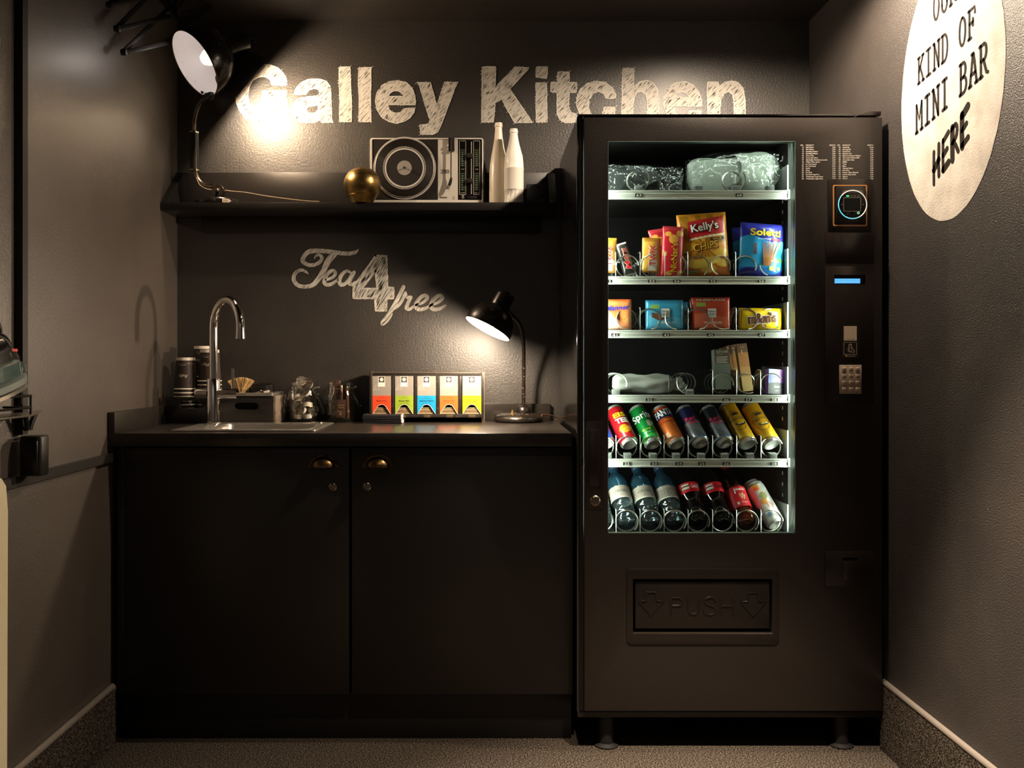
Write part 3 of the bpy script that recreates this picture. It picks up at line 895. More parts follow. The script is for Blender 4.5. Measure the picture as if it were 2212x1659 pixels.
# ---- scissor lamp hanging from the ceiling beside the left wall (lit, shade turned to the back wall)
sl = thing('scissor_lamp', 'black scissor arm lamp lighting the chalk lettering', 'lamp', (-1.0, -0.45, 2.0))
Lp = [P(237, 11, 2.54), P(253, 62, 2.59), P(268, 113, 2.64)]
Rp = [P(425, -38, 3.06), P(452, 14, 3.07), P(475, 66, 3.08)]
MID = P(366, 91, 2.84)
up_ = Vector((0, 0, 1))
def sbar(a, b, off):
    d = (b - a).normalized()
    s = Vector((1, 0, 0)) * off
    sb = MB().bar(a + s - d * 0.008, b + s + d * 0.008, 0.005, 0.0135)
    sb.cyl(a + s + Vector((-0.004, 0, 0)), a + s + Vector((0.004, 0, 0)), 0.0095, n=14).cyl(b + s + Vector((-0.004, 0, 0)), b + s + Vector((0.004, 0, 0)), 0.0095, n=14)
    return sb.build('scissor_bar', matte_black, sl, bevel=0.001)
sbar(Lp[1], Rp[1], 0.004)
sbar(Lp[2], Rp[0], -0.004)
sbar(Lp[2], Rp[2], 0.004)
sbar(MID, Rp[1], -0.004)
sbar(Lp[1], P(335, -20, 2.81), -0.004)
sbar(Lp[0], Rp[0], 0.004)
sbar(Lp[0], P(330, -66, 2.8), -0.004)
for q in (MID, P(359, 36, 2.81)):
    MB().cyl(q + Vector((-0.01, 0, 0)), q + Vector((0.012, 0, 0)), 0.006, n=12).build('pivot_pin', matte_black, sl)
top = P(380, -66, 2.8)
MB().cyl((top.x, top.y, 2.17), (top.x, top.y, ZC - 0.01), 0.008, n=12).lathe([(0, ZC - 0.02), (0.04, ZC - 0.02), (0.045, ZC - 0.005), (0.045, ZC)], 24, Matrix.Translation((top.x, top.y, 0))).build('ceiling_mount', matte_black, sl)
MB().bar((top.x, top.y, 2.175), P(330, -66, 2.8), 0.008, 0.012).bar((top.x, top.y, 2.175), Rp[0], 0.008, 0.012).build('mount_arm', matte_black, sl)
hn = Vector((0.76, 0.40, -0.65)).normalized()
hc = P(528.7, 187, 2.985)
mh = frame_to(-hn, hc)
prof2 = [(0.1165, 0.0), (0.1175, 0.004), (0.1155, 0.018), (0.106, 0.042), (0.088, 0.066), (0.066, 0.084), (0.044, 0.094), (0.030, 0.098)]
s2 = MB().lathe(prof2, 48, mh, cap=False).build('shade', M('matte_black_shade', '1a1614', rough=0.45), sl, angle=60)
MB().lathe([(0.1150, 0.0)] + [(r - 0.002, z - 0.0015) for r, z in prof2[1:]], 48, mh, cap=False).build('shade_lining', M('cream_shade_lining', 'cfc4b4', rough=0.5), s2, angle=60)
MB().lathe([(0.030, 0.096), (0.028, 0.10), (0.026, 0.116), (0.018, 0.121), (0.0, 0.122)], 28, mh).build('lamp_holder', matte_black, sl)
MB().lathe([(0.0, 0.036), (0.014, 0.039), (0.020, 0.048), (0.022, 0.058), (0.018, 0.070), (0.012, 0.084), (0.012, 0.098)], 20, mh, cap=False).build('bulb', warm_bulb, sl)
lk = mh @ Vector((0, 0, 0.121))
MB().tube(smooth_path([tuple(lk), tuple(lk + Vector((-0.02, 0.0, 0.03))), tuple((lk + Rp[2]) / 2 + Vector((-0.01, 0.01, 0.03))), tuple(Rp[2])], 6), 0.006, 10).build('head_arm', matte_black, sl)
MB().tube(smooth_path([tuple(Rp[1] + Vector((0.006, 0, 0))), tuple((Rp[1] + MID) / 2 + Vector((0.008, 0, -0.004))), tuple(MID + Vector((0.01, 0, 0))), tuple(Rp[2]), tuple(lk)], 5), 0.0022, 6).build('cable', M('black_cable', '0f0e0d', rough=0.5), sl)
lamp_light('scissor_lamp_light', 'POINT', mh @ Vector((0, 0, 0.026)) - ORIG[sl], P_SCISSOR, WARM, sl, 0.022)

# ---- desk lamp on the worktop (lit)
bx_, by_ = (1120 - CX) * 3.112 / F, 3.112 - DB
cl_ = thing('desk_lamp', 'lit black desk lamp on the worktop beside the tea rack', 'desk lamp', (bx_, by_, ZT))
MB().lathe([(0, 0), (0.079, 0), (0.083, 0.004), (0.083, 0.012), (0.076, 0.022), (0.058, 0.029), (0.030, 0.032), (0.0, 0.032)], 44, Matrix.Translation((bx_, by_, ZT))).build('base', enamel2, cl_)
sxp = P(1131, 880, 3.112)
MB().lathe([(0.025, 0.0), (0.025, 0.006), (0.022, 0.018), (0.014, 0.026), (0.0, 0.029)], 28, Matrix.Translation((sxp.x, by_, ZT + 0.030))).build('hub', enamel2, cl_)
bt = P(1107, 893, 3.06)
MB().cyl((bt.x, bt.y, ZT + 0.028), (bt.x, bt.y, ZT + 0.036), 0.006, 0.005, n=14).cyl((bt.x, bt.y, ZT + 0.036), (bt.x, bt.y, ZT + 0.043), 0.0034, n=12).build('switch_button', M('brass_button', 'c9a365', rough=0.3, metal=0.8), cl_, label='small brass switch button')
st = [P(1131, 878, 3.112), P(1131, 850, 3.112), P(1131.5, 800, 3.105), P(1131.5, 760, 3.08), P(1130, 730, 3.05), P(1126, 708, 3.02), P(1117, 692, 2.98), P(1106, 682, 2.94)]
MB().tube(smooth_path([tuple(p) for p in st], 6), [0.0062] * 43, 12).build('stem', M('rusty_black_stem', '1c1511', rough=0.4, metal=0.3, var=(160, '7a6247', 0.58, 0.68)), cl_)
ax = Vector((0.47, 0.14, 0.87)).normalized()
oc2 = P(1053, 710.5, 2.87)
m2 = frame_to(ax, oc2)
prof3 = [(0.0775, 0.0), (0.0782, 0.003), (0.0765, 0.02), (0.071, 0.040), (0.061, 0.058), (0.047, 0.071), (0.034, 0.078), (0.030, 0.080)]
s3 = MB().lathe(prof3, 48, m2, cap=False).build('shade', enamel2, cl_, angle=60)
MB().lathe([(0.0762, 0.0)] + [(r - 0.002, z - 0.0015) for r, z in prof3[1:]], 48, m2, cap=False).build('shade_lining', white_in, s3, angle=60)
MB().lathe([(0.031, 0.076), (0.0305, 0.082), (0.0300, 0.118), (0.027, 0.127), (0.018, 0.133), (0.0, 0.135)], 28, m2).build('lamp_holder', enamel2, cl_)
MB().bar(P(1104, 682, 2.94), m2 @ Vector((0.02, 0.0, 0.085)), 0.012, 0.010).sphere(P(1106, 682, 2.94), 0.009, 12, 8).build('elbow_joint', enamel2, cl_)
MB().lathe([(0.0, 0.006), (0.014, 0.009), (0.022, 0.020), (0.024, 0.031), (0.020, 0.045), (0.012, 0.060), (0.012, 0.080)], 20, m2, cap=False).build('bulb', warm_bulb, cl_)
lamp_light('desk_lamp_light', 'POINT', m2 @ Vector((0, 0, -0.004)) - ORIG[cl_], P_DESK, WARM, cl_, 0.022)
cp = [Vector((bx_ + 0.079, by_ - 0.01, ZT + 0.021)), P(1172, 896, 3.12), P(1186, 896.5, 3.14), P(1198, 900, 3.16), P(1206, 905, 3.17), Vector((0.2505, -0.045, ZT + 0.003))]
MB().tube(smooth_path([tuple(p) for p in cp], 6), 0.0022, 8).build('cable', M('brown_cable', '6b4a33', rough=0.45), cl_)
# ------------------------------------------------------------------ vending machine
DV = 2.57
YV = DV - DB                                            # front of the door
def vx(px): return (px - CX) * DV / F
def vz(py): return EYE - (py - CY) * DV / F
DS = 2.62
YS = DS - DB                                            # front of the trays
def sx_(px): return (px - CX) * DS / F
def sz_(py): return EYE - (py - CY) * DS / F
vm_black = M('black_machine_side', '131110', rough=0.14, spec=0.6, coat=0.3)
vm_door = M('black_powder_coat', '231d19', rough=0.40, spec=0.6, bump=(340, 0.22, 0.002))
vm_plate = M('black_satin_plate', '201a17', rough=0.26, spec=0.5)
vm_inner = M('dark_machine_interior', '0b0908', rough=0.6, spec=0.15, bump=(200, 0.1, 0.001))
jamb_m = M('pale_grey_green_jamb', '6c7b72', rough=0.5)
alu = M('brushed_aluminium', 'dedfd6', rough=0.35, metal=0.25)
wire = M('galvanised_wire', 'b9b9b2', rough=0.28, metal=1.0)
ink_w = M('white_print', 'efe9df', rough=0.6)
ink_k = M('black_label_print', '12110f', rough=0.6)

vm = thing('vending_machine', 'tall black glass fronted vending machine against the right wall', 'vending machine', (0.70, -0.33, 0))
VL, VR, VT, VB = 0.2657, 1.1255, 1.800, 0.100
YB = -0.618                                             # front of the cabinet behind the door
XP = 0.8798                                             # partition right of the product chamber
b = MB()
b.box(VL, VL + 0.014, YB, -0.02, VB, VT)
b.box(VR - 0.012, VR, YB + 0.02, -0.02, VB, VT)
b.box(VL + 0.014, VR - 0.012, YB, -0.02, VT - 0.016, VT)
b.box(VL + 0.014, VR - 0.012, YB + 0.004, -0.02, VB, VB + 0.014)
b.box(VL + 0.014, VR - 0.012, -0.032, -0.02, VB + 0.014, VT - 0.016)
b.build('cabinet_body', vm_black, vm)
# chamber lining
b = MB()
b.box(XP, XP + 0.012, YS + 0.012, -0.09, 0.36, 1.755)
b.box(VL + 0.0145, XP, -0.10, -0.09, 0.36, 1.755)
b.box(VL + 0.0145, XP, YS + 0.012, -0.10, 1.745, 1.755)
b.box(VL + 0.0145, VL + 0.024, YS + 0.012, -0.10, 0.36, 1.745)
b.box(VL + 0.024, XP, YS + 0.012, -0.10, 0.36, 0.37)
b.build('chamber_lining', vm_inner, vm)
MB().box(XP + 0.0125, VR - 0.0125, YB + 0.03, -0.05, 0.12, 1.77).build('electronics_housing', vm_inner, vm)
rk = MB()
for row in range(34):
    z = 1.70 - row * 0.032
    rk.box(XP - 0.0008, XP - 0.0002, YS + 0.055, YS + 0.062, z, z + 0.010)
rk.build('perforated_rack', M('pale_rack_holes', 'b7b7ae', rough=0.5), vm, kind='stuff')
# edge trims of the cabinet (left and top, bottom lip)
MB().box(VL - 0.0015, VL + 0.004, YB - 0.003, YB + 0.004, VB + 0.012, VT + 0.001).build('edge_trim', M('glossy_black_trim', '2a2420', rough=0.12, spec=0.8, coat=0.5), vm, bevel=0.001)
MB().box(VL, VR + 0.001, YB - 0.006, YB + 0.012, vz(1553), vz(1540)).build('bottom_lip', vm_plate, vm, bevel=0.0015)
MB().box(VL + 0.002, vx(1851), YB - 0.012, YB + 0.06, VT + 0.0005, VT + 0.0055).build('top_cover', vm_black, vm, bevel=0.0012)
hg = MB().prism([[(vx(1853), VT + 0.001), (vx(1904), VT + 0.001), (vx(1905), VT + 0.013), (vx(1880), VT + 0.013)]], lambda x, z: Vector((x, YB - 0.014, z)), lambda x, z: Vector((x, YB + 0.02, z)))
hg.build('hinge_cover', vm_plate, vm, bevel=0.001)
# door leaf with the window opening and the flap opening
xd0, xd1, zd0, zd1 = vx(1262), vx(1906), vz(1536), vz(254)
wx0, wx1, wz0, wz1 = vx(1313), vx(1718), vz(1152), vz(305)
fx0, fx1, fz0, fz1 = vx(1367), vx(1668), vz(1368), vz(1250)
front = lambda y: (lambda x, z: Vector((x, y, z)))
dr = MB().prism([[(xd0, zd0), (xd1, zd0), (xd1, zd1), (xd0, zd1)], [(wx0, wz0), (wx0, wz1), (wx1, wz1), (wx1, wz0)], [(fx0, fz0), (fx0, fz1), (fx1, fz1), (fx1, fz0)]],
                front(YV), front(YV + 0.016)).build('door', vm_door, vm, bevel=0.0012)
MB().box(vx(1254), vx(1257), YV + 0.006, YB - 0.001, zd0, zd1).build('door_gasket', M('black_rubber', '0c0b0a', rough=0.5), dr)
MB().box(vx(1258.2), vx(1260.6), YV + 0.004, YV + 0.016, zd0, zd1 + 0.004).build('door_edge_strip', vm_plate, dr, bevel=0.0008)
# jambs of the window
jw = 0.010
MB().box(wx1, wx1 + jw, YV + 0.0165, YS - 0.014, wz0 - 0.01, wz1 + 0.01).build('window_jamb', jamb_m, dr)
MB().box(wx0 - jw, wx0, YV + 0.0165, YV + 0.026, wz0 - 0.01, wz1 + 0.01).build('window_jamb', jamb_m, dr)
MB().box(wx0, wx1, YV + 0.0165, YV + 0.026, wz1, wz1 + 0.008).build('window_jamb', M('dark_jamb', '26312f', rough=0.35), dr)
MB().box(wx0, wx1, YV + 0.0165, YV + 0.026, wz0 - 0.010, wz0 - 0.001).build('window_jamb', jamb_m, dr)
MB().box(wx0, wx1, YV + 0.003, YV + 0.007, wz0, wz1).build('window_pane', thin_glass('window_glass', (0.95, 0.985, 0.965), 0.0, 0.7), dr, label='clear glass pane')
for (x0, x1, z0, z1) in ((wx0, wx1, wz0, wz0 + 0.0022), (wx1 - 0.0012, wx1, wz0, wz1), (wx0, wx0 + 0.0014, wz0, wz1), (wx0, wx1, wz1 - 0.0014, wz1)):
    MB().box(x0, x1, YV - 0.0004, YV + 0.002, z0, z1).build('window_bead', M('green_glass_edge', '7f9a92', rough=0.25, metal=0.3), dr)
# light strips inside the door, left of the window and above it
led = M('led_strip', 'f2fff6', emis='f3fff0', es=P_LED)
MB().box(wx0 - 0.056, wx0 - 0.038, YV + 0.0175, YV + 0.028, wz0, wz1).build('light_strip', led, dr, label='white light strip inside the door')
MB().box(wx0, wx1, YV + 0.027, YV + 0.032, wz1 + 0.012, wz1 + 0.020).build('light_strip', M('dim_led_strip', 'f2fff6', emis='f3fff0', es=P_LED * 0.35), dr, label='white light strip inside the door')
MB().box(wx1 + 0.0045, wx1 + 0.0098, YS - 0.0138, YS - 0.010, wz0, wz1).build('light_strip', M('bright_led_strip', 'f2fff6', emis='f3fff0', es=P_LED * 1.15), dr, label='white light strip inside the door')
MB().box(wx1 + 0.0100, wx1 + 0.0115, YS - 0.014, YS + 0.011, wz0 - 0.01, wz1 + 0.01).build('strip_reflector', jamb_m, dr)
# handle recess and lock on the left stile
px0, px1 = vx(1264.5), vx(1303)
hp = MB().box(px0, px1, YV - 0.003, YV - 0.0002, vz(1099), vz(910)).build('handle_plate', vm_plate, dr, bevel=0.0014)
MB().box(vx(1272), vx(1294), YV - 0.0085, YV - 0.0035, vz(1050), vz(928)).build('pull_handle', vm_plate, hp, bevel=0.002)
l = MB().lathe([(0.0, 0.0), (0.0145, 0.0), (0.0150, 0.004), (0.0125, 0.0065), (0.0110, 0.005), (0.0095, 0.005), (0.0085, 0.008), (0.0, 0.008)], 28,
               Matrix.Translation((vx(1285), YV - 0.003, vz(1081))) @ Matrix.Rotation(PI / 2, 4, 'X'))
l.box(vx(1285) - 0.001, vx(1285) + 0.001, YV - 0.0118, YV - 0.0108, vz(1081) - 0.005, vz(1081) + 0.005)
l.build('cylinder_lock', nickel, hp, label='round nickel lock')
# delivery flap
bz = MB().prism([rrect(vx(1353), vz(1391), vx(1682), vz(1227), 0.014), [(fx0, fz0), (fx0, fz1), (fx1, fz1), (fx1, fz0)]], front(YV - 0.004), front(YV - 0.0002)).build('flap_bezel', vm_plate, dr, bevel=0.0014)
MB().box(fx0 - 0.004, fx1 + 0.004, YV + 0.040, YV + 0.045, fz0 - 0.004, fz1 + 0.004).box(fx0 - 0.004, fx0, YV + 0.0165, YV + 0.040, fz0, fz1).box(fx1, fx1 + 0.004, YV + 0.0165, YV + 0.040, fz0, fz1).build('flap_recess', hole_m, dr)
fl = MB().box(vx(1373), vx(1664), YV + 0.005, YV + 0.010, vz(1359), vz(1258)).build('push_flap', vm_plate, vm, bevel=0.0015, label='embossed flap reading PUSH')
MB().box(fx0, fx1, YV - 0.002, YV + 0.006, fz0 - 0.0015, fz0 + 0.0025).build('flap_sill', M('polished_black_sill', '4a4036', rough=0.15, metal=0.6), dr, bevel=0.001)
FT = 7  # embossed figures are raised beads that follow the outline
emb = MB()
ef = lambda x, y: Vector((vx(1230 + x / 3.16), YV + 0.005, vz(1160 + y / 3.16)))
def bead(pts, closed=False):
    return MB().tube([ef(*p) for p in pts], 0.0030, 8, closed=closed)
A1 = [(528,380),(590,380),(597,438),(642,442),(558,540),(473,442),(522,438)]
for off in (0, 698):
    bead([(x + off, y + off * 0.004) for x, y in A1], True).build('embossed_arrow', vm_plate, fl)
for ch in ([[(695,530),(697,418),(740,418)] + arc(740, 446, 34, -90, 90, 8, 28) + [(700,474)]],
           [[(808,420),(810,490)] + arc(848, 492, 38, 180, 0, 10, 40) + [(888,420)]],
           [smooth_path([(1000,440),(985,420),(955,417),(928,432),(930,455),(960,470),(990,480),(1002,502),(985,528),(955,535),(925,522),(917,500)], 4)],
           [[(1037,420),(1037,535)], [(1120,420),(1120,535)], [(1037,475),(1120,475)]]):
    e_ = MB()
    for pl in ch: e_.join(bead(pl))
    e_.build('embossed_letter', vm_plate, fl)
# coin return
cr = MB().box(vx(1782), vx(1888), YV - 0.003, YV - 0.0002, vz(1266), vz(1190)).build('coin_return', vm_plate, dr, bevel=0.0014)
MB().box(vx(1819), vx(1851), YV - 0.0036, YV - 0.003, vz(1210), vz(1204)).build('coin_slot', hole_m, cr)
MB().box(vx(1819), vx(1851.5), YV - 0.0050, YV - 0.003, vz(1252), vz(1212)).build('coin_flap', vm_plate, cr, bevel=0.001)
# right control column
rp = MB().box(vx(1789), vx(1881), YV - 0.004, YV - 0.0002, vz(501), vz(387)).build('reader_plate', vm_plate, dr, bevel=0.0012)
MB().prism([rrect(vx(1798), vz(489), vx(1871.5), vz(400), 0.004), rrect(vx(1800.6), vz(486.4), vx(1868.9), vz(402.6), 0.003)[::-1]], front(YV - 0.0052), front(YV - 0.004)).build('reader_outline', M('orange_outline', 'c58a52', rough=0.45), rp, label='orange outline')
MB().box(vx(1804), vx(1867), YV - 0.012, YV - 0.004, vz(483), vz(405)).build('reader_block', M('black_reader_block', '1d1916', rough=0.3), rp, bevel=0.002)
ccx, ccz, cr_ = vx(1836.5), vz(444), 0.0405
rotY = Matrix.Translation((ccx, YV - 0.012, ccz)) @ Matrix.Rotation(PI / 2, 4, 'X')
MB().lathe([(0.0, 0.0), (cr_, 0.0), (cr_, 0.004), (cr_ - 0.0022, 0.0048), (0.0, 0.0048)], 40, rotY).build('reader_face', M('black_glass_face', '0d0c0c', rough=0.3, spec=0.3), rp)
def ring(a0, a1, mat, nm):
    MB().tube([Vector((ccx + (cr_ - 0.001) * math.cos(R(a)), YV - 0.0168, ccz + (cr_ - 0.001) * math.sin(R(a)))) for a in [a0 + (a1 - a0) * i / 30 for i in range(31)]], 0.0013, 6).build('light_ring', mat, rp, label=nm)
ring(-60, 140, M('white_light_ring', 'e9e2d6', emis='ffeedd', es=0.5), 'pale light ring')
ring(140, 300, M('cyan_light_ring', '7fc4cf', emis='46b8cc', es=0.9), 'cyan light ring')
yf = YV - 0.0175
MB().box(vx(1817), vx(1853), yf, yf + 0.0006, vz(458), vz(430)).build('reader_screen', M('dark_screen', '030303', rough=0.35, spec=0.2), rp)
MB().prism([[(vx(1812), vz(423)), (vx(1818), vz(418)), (vx(1855), vz(418)), (vx(1861), vz(423)), (vx(1857), vz(413)), (vx(1848), vz(413.2)), (vx(1825), vz(413.2)), (vx(1817), vz(413))]], front(yf)).build('reader_logo_band', M('grey_band', '6a5f55', rough=0.4), rp, smooth=False)
MB().box(vx(1823), vx(1828.5), yf - 0.0004, yf, vz(427), vz(424.6)).build('status_light', M('green_led', '2bd16a', emis='2bff74', es=1.5), rp)
MB().prism([rrect(vx(1816.5), vz(459), vx(1854), vz(429), 0.001, 2), rrect(vx(1817.5), vz(458.2), vx(1853), vz(429.8), 0.0008, 2)[::-1]], front(yf - 0.0003)).build('screen_border', M('grey_print', '8a8178', rough=0.5), rp, smooth=False)
ic = MB()
put_text(ic, '<', front(yf - 0.0003), vx(1813.5), vz(446), h=0.005, bold=0.01)
put_text(ic, '>', front(yf - 0.0003), vx(1859), vz(446), h=0.005, bold=0.01)
put_text(ic, 'x', front(yf - 0.0003), vx(1825), vz(465.5), h=0.005)
for dxq in (0, 5, 10, 15): ic.box(vx(1836 + dxq * 0 - 2), vx(1838.5), yf - 0.0003, yf, vz(464 + dxq * 0.0), vz(460.5))
for q in (1831.5, 1839, 1847): ic.box(vx(q), vx(q + 4), yf - 0.0003, yf, vz(426.3), vz(425.3))
put_text(ic, 'nayax', front(yf - 0.0003), vx(1836.5), vz(417.2), h=0.0022)
ic.build('reader_icons', M('grey_icon_print', '9a9086', rough=0.5), rp, smooth=False)
MB().prism([arc(vx(1848.5), vz(462), 0.0036, 0, 360, 16)[:-1], arc(vx(1848.5), vz(462), 0.0019, 0, 360, 16)[:-1][::-1]], front(yf - 0.0003)).build('confirm_icon', M('green_icon', '9fe8b9', emis='7fe8a5', es=0.6), rp, smooth=False)
MB().box(vx(1783.5), vx(1888), YV - 0.0035, YV - 0.0002, vz(569.5), vz(503.5)).build('blank_panel', vm_plate, dr, bevel=0.0014)
kp = MB().box(vx(1782), vx(1887), YV - 0.003, YV - 0.0002, vz(872), vz(575)).build('keypad_panel', vm_plate, dr, bevel=0.0014)
MB().box(vx(1801), vx(1868), YV - 0.0036, YV - 0.003, vz(614.5), vz(594)).build('display_window', M('display_black', '060708', rough=0.1), kp)
MB().box(vx(1801.6), vx(1857), YV - 0.0042, YV - 0.0036, vz(612.5), vz(602)).build('display', M('blue_lcd', '3c8fd6', emis='3f9ce8', es=0.75), kp, label='lit blue text display')
t_ = MB()
for zz in (604.2, 607.4, 610.2): t_.box(vx(1803), vx(1855.5), YV - 0.0044, YV - 0.0042, vz(zz + 0.8), vz(zz))
t_.build('display_text_rows', M('pale_blue_print', '8fd0ff', emis='8fd0ff', es=0.9), kp, kind='stuff')
# sticker
sk_ = MB().prism([rrect(vx(1818), vz(773), vx(1854), vz(700), 0.004)], front(YV - 0.0036), front(YV - 0.003)).build('payment_sticker', M('brown_black_sticker', '211913', rough=0.4), kp)
MB().prism([rrect(vx(1821.5), vz(736), vx(1849.5), vz(704.5), 0.0015)], front(YV - 0.0039)).build('white_field', M('cream_field', 'd8c3ab', rough=0.6), sk_, smooth=False)
t_ = MB()
put_text(t_, '147508', front(YV - 0.0042), vx(1835.5), vz(733.8), h=0.0026, w=0.026)
t_.build('sticker_number', ink_k, sk_, smooth=False)
t_ = MB().prism([rrect(vx(1821.5), vz(766), vx(1849.5), vz(739), 0.0015), rrect(vx(1822.1), vz(765.4), vx(1848.9), vz(739.6), 0.0012)[::-1]], front(YV - 0.0039))
fs = lambda x, y: Vector((vx(1700 + x / 5.53), YV - 0.0040, vz(600 + y / 5.53)))
t_.ribbon([(733,822),(730,800),(770,800),(766,822)], 5, fs).ribbon([(722,860),(725,838),(735,825),(765,825),(780,850),(800,880),(790,895),(770,885),(740,888),(724,875),(722,860)], 5, fs).ribbon([(735,845),(765,845),(765,875),(735,875),(735,845)], 4, fs)
t_.build('pictogram', M('cream_print', 'd9cdbb', rough=0.6), sk_, smooth=False)
t_ = MB().prism([[fs(0, 0).xz[:] and p for p in arc(vx(1827), vz(768.7), 0.0028, 0, 360, 10)[:-1]]], front(YV - 0.0040))
t_.ribbon([(735,790),(762,790),(755,805),(742,805),(735,790)], 5, fs)
t_.build('gold_mark', M('gold_print', 'c9a64a', rough=0.5), sk_, smooth=False)
t_ = MB()
put_text(t_, 'monyx.com', front(YV - 0.0040), vx(1838.5), vz(770), h=0.0026, w=0.0215, bold=0.015)
t_.build('sticker_text', M('cream_print', 'd9cdbb'), sk_, smooth=False)
# keypad
kb = MB().box(vx(1811.5), vx(1859), YV - 0.008, YV - 0.003, vz(850.5), vz(788.5)).build('keypad_plate', M('bead_blasted_steel', 'b8a592', rough=0.4, metal=0.35), vm, bevel=0.0012, label='metal twelve key keypad')
key_m = M('keypad_key_steel', 'bfac98', rough=0.35, metal=0.4)
for r_ in range(4):
    for c_ in range(3):
        kx, kz_ = vx(1821 + c_ * 14.4), vz(798 + r_ * 14.3)
        key = MB().box(kx - 0.006, kx + 0.006, YV - 0.0115, YV - 0.008, kz_ - 0.006, kz_ + 0.006).build('key', key_m, kb, bevel=0.0018)
    # legends of one row of keys
lg = MB()
for i, ch in enumerate('123456789*0#'):
    put_text(lg, ch, front(YV - 0.0118), vx(1821 + (i % 3) * 14.4), vz(798 + (i // 3) * 14.3) - 0.0024, h=0.0048)
lg.build('key_legends', M('brown_legend', '3c3028', rough=0.5), kb, smooth=False, kind='stuff')
# price list printed on the door
left = [('11','Still Water','2,50'),('12','Still Water','2,50'),('13','Sparkling Water','2,50'),('14','Sparkling Water','2,50'),('15','Coca-Cola','3,00'),('16','Coca-Cola Zero','3,00'),('17','Almdudler Herbal Lemonade','3,00'),('18','White Wine Spritz','3,50'),
        ('21','Ice Tea Lemon','3,00'),('22','Ice Tea Peach','3,00'),('23','Sprite','3,00'),('24','Fanta','3,00'),('25','Red Bull','3,50'),('26','Red Bull Sugarfree','3,50'),('27','Ottakringer Lager Beer','3,50'),('28','Ottakringer Lager Beer','3,50')]
right = [('32','Umbrella','10,00'),('36','Shaving Kit','5,00'),('37','Dental Set','5,00'),('38','Pleasure Set','5,00'),('41','Mannerschnitten Wafers','2,00'),('43','Chocolate Whole Milk','2,50'),('45','Chocolate Nuts','2,50'),('47','M&Ms','2,50'),
         ('51','Twix','2,00'),('52','Mars','2,00'),('53','Gummy Bears','2,50'),('54','Nic Nacs','2,50'),('55','Potato Chips Natural','3,00'),('58','Soletti Salty Sticks','2,50'),('63','Slipper','5,00'),('68','Slipper','5,00')]
fp = front(YV - 0.0006)
for rows, xa, xb, xc in ((left, 1736, 1740.5, 1804.5), (right, 1815.5, 1820, 1886.5)):
    t_ = MB()
    put_text(t_, 'NO.', fp, vx(xa - 7), vz(315), h=0.0034, align='L', bold=0.02, shear=0.2)
    put_text(t_, 'PRODUCT', fp, vx(xb), vz(315), h=0.0034, align='L', bold=0.02, shear=0.2)
    put_text(t_, 'PRICE €', fp, vx(xc), vz(315), h=0.0034, align='R', bold=0.02, shear=0.2)
    for i, (a_, n_, p_) in enumerate(rows):
        z = vz(319.6 + i * 4.52)
        put_text(t_, a_, fp, vx(xa), z, h=0.0037, align='R', bold=0.025, res=1)
        put_text(t_, n_, fp, vx(xb), z, h=0.0037, align='L', bold=0.025, res=1)
        put_text(t_, p_, fp, vx(xc), z, h=0.0037, align='R', bold=0.025, res=1)
    t_.build('price_list', ink_w, dr, smooth=False, label='white printed price list', kind='stuff')
# feet
ft_m = M('black_foot', '100e0d', rough=0.6)
for x_ in (vx(1315), vx(1832)):
    for y_ in (-0.58, -0.10):
        MB().lathe([(0.034, 0.0), (0.036, 0.004), (0.022, 0.010), (0.020, VB)], 20, Matrix.Translation((x_, y_, 0.0))).build('foot', ft_m, vm)

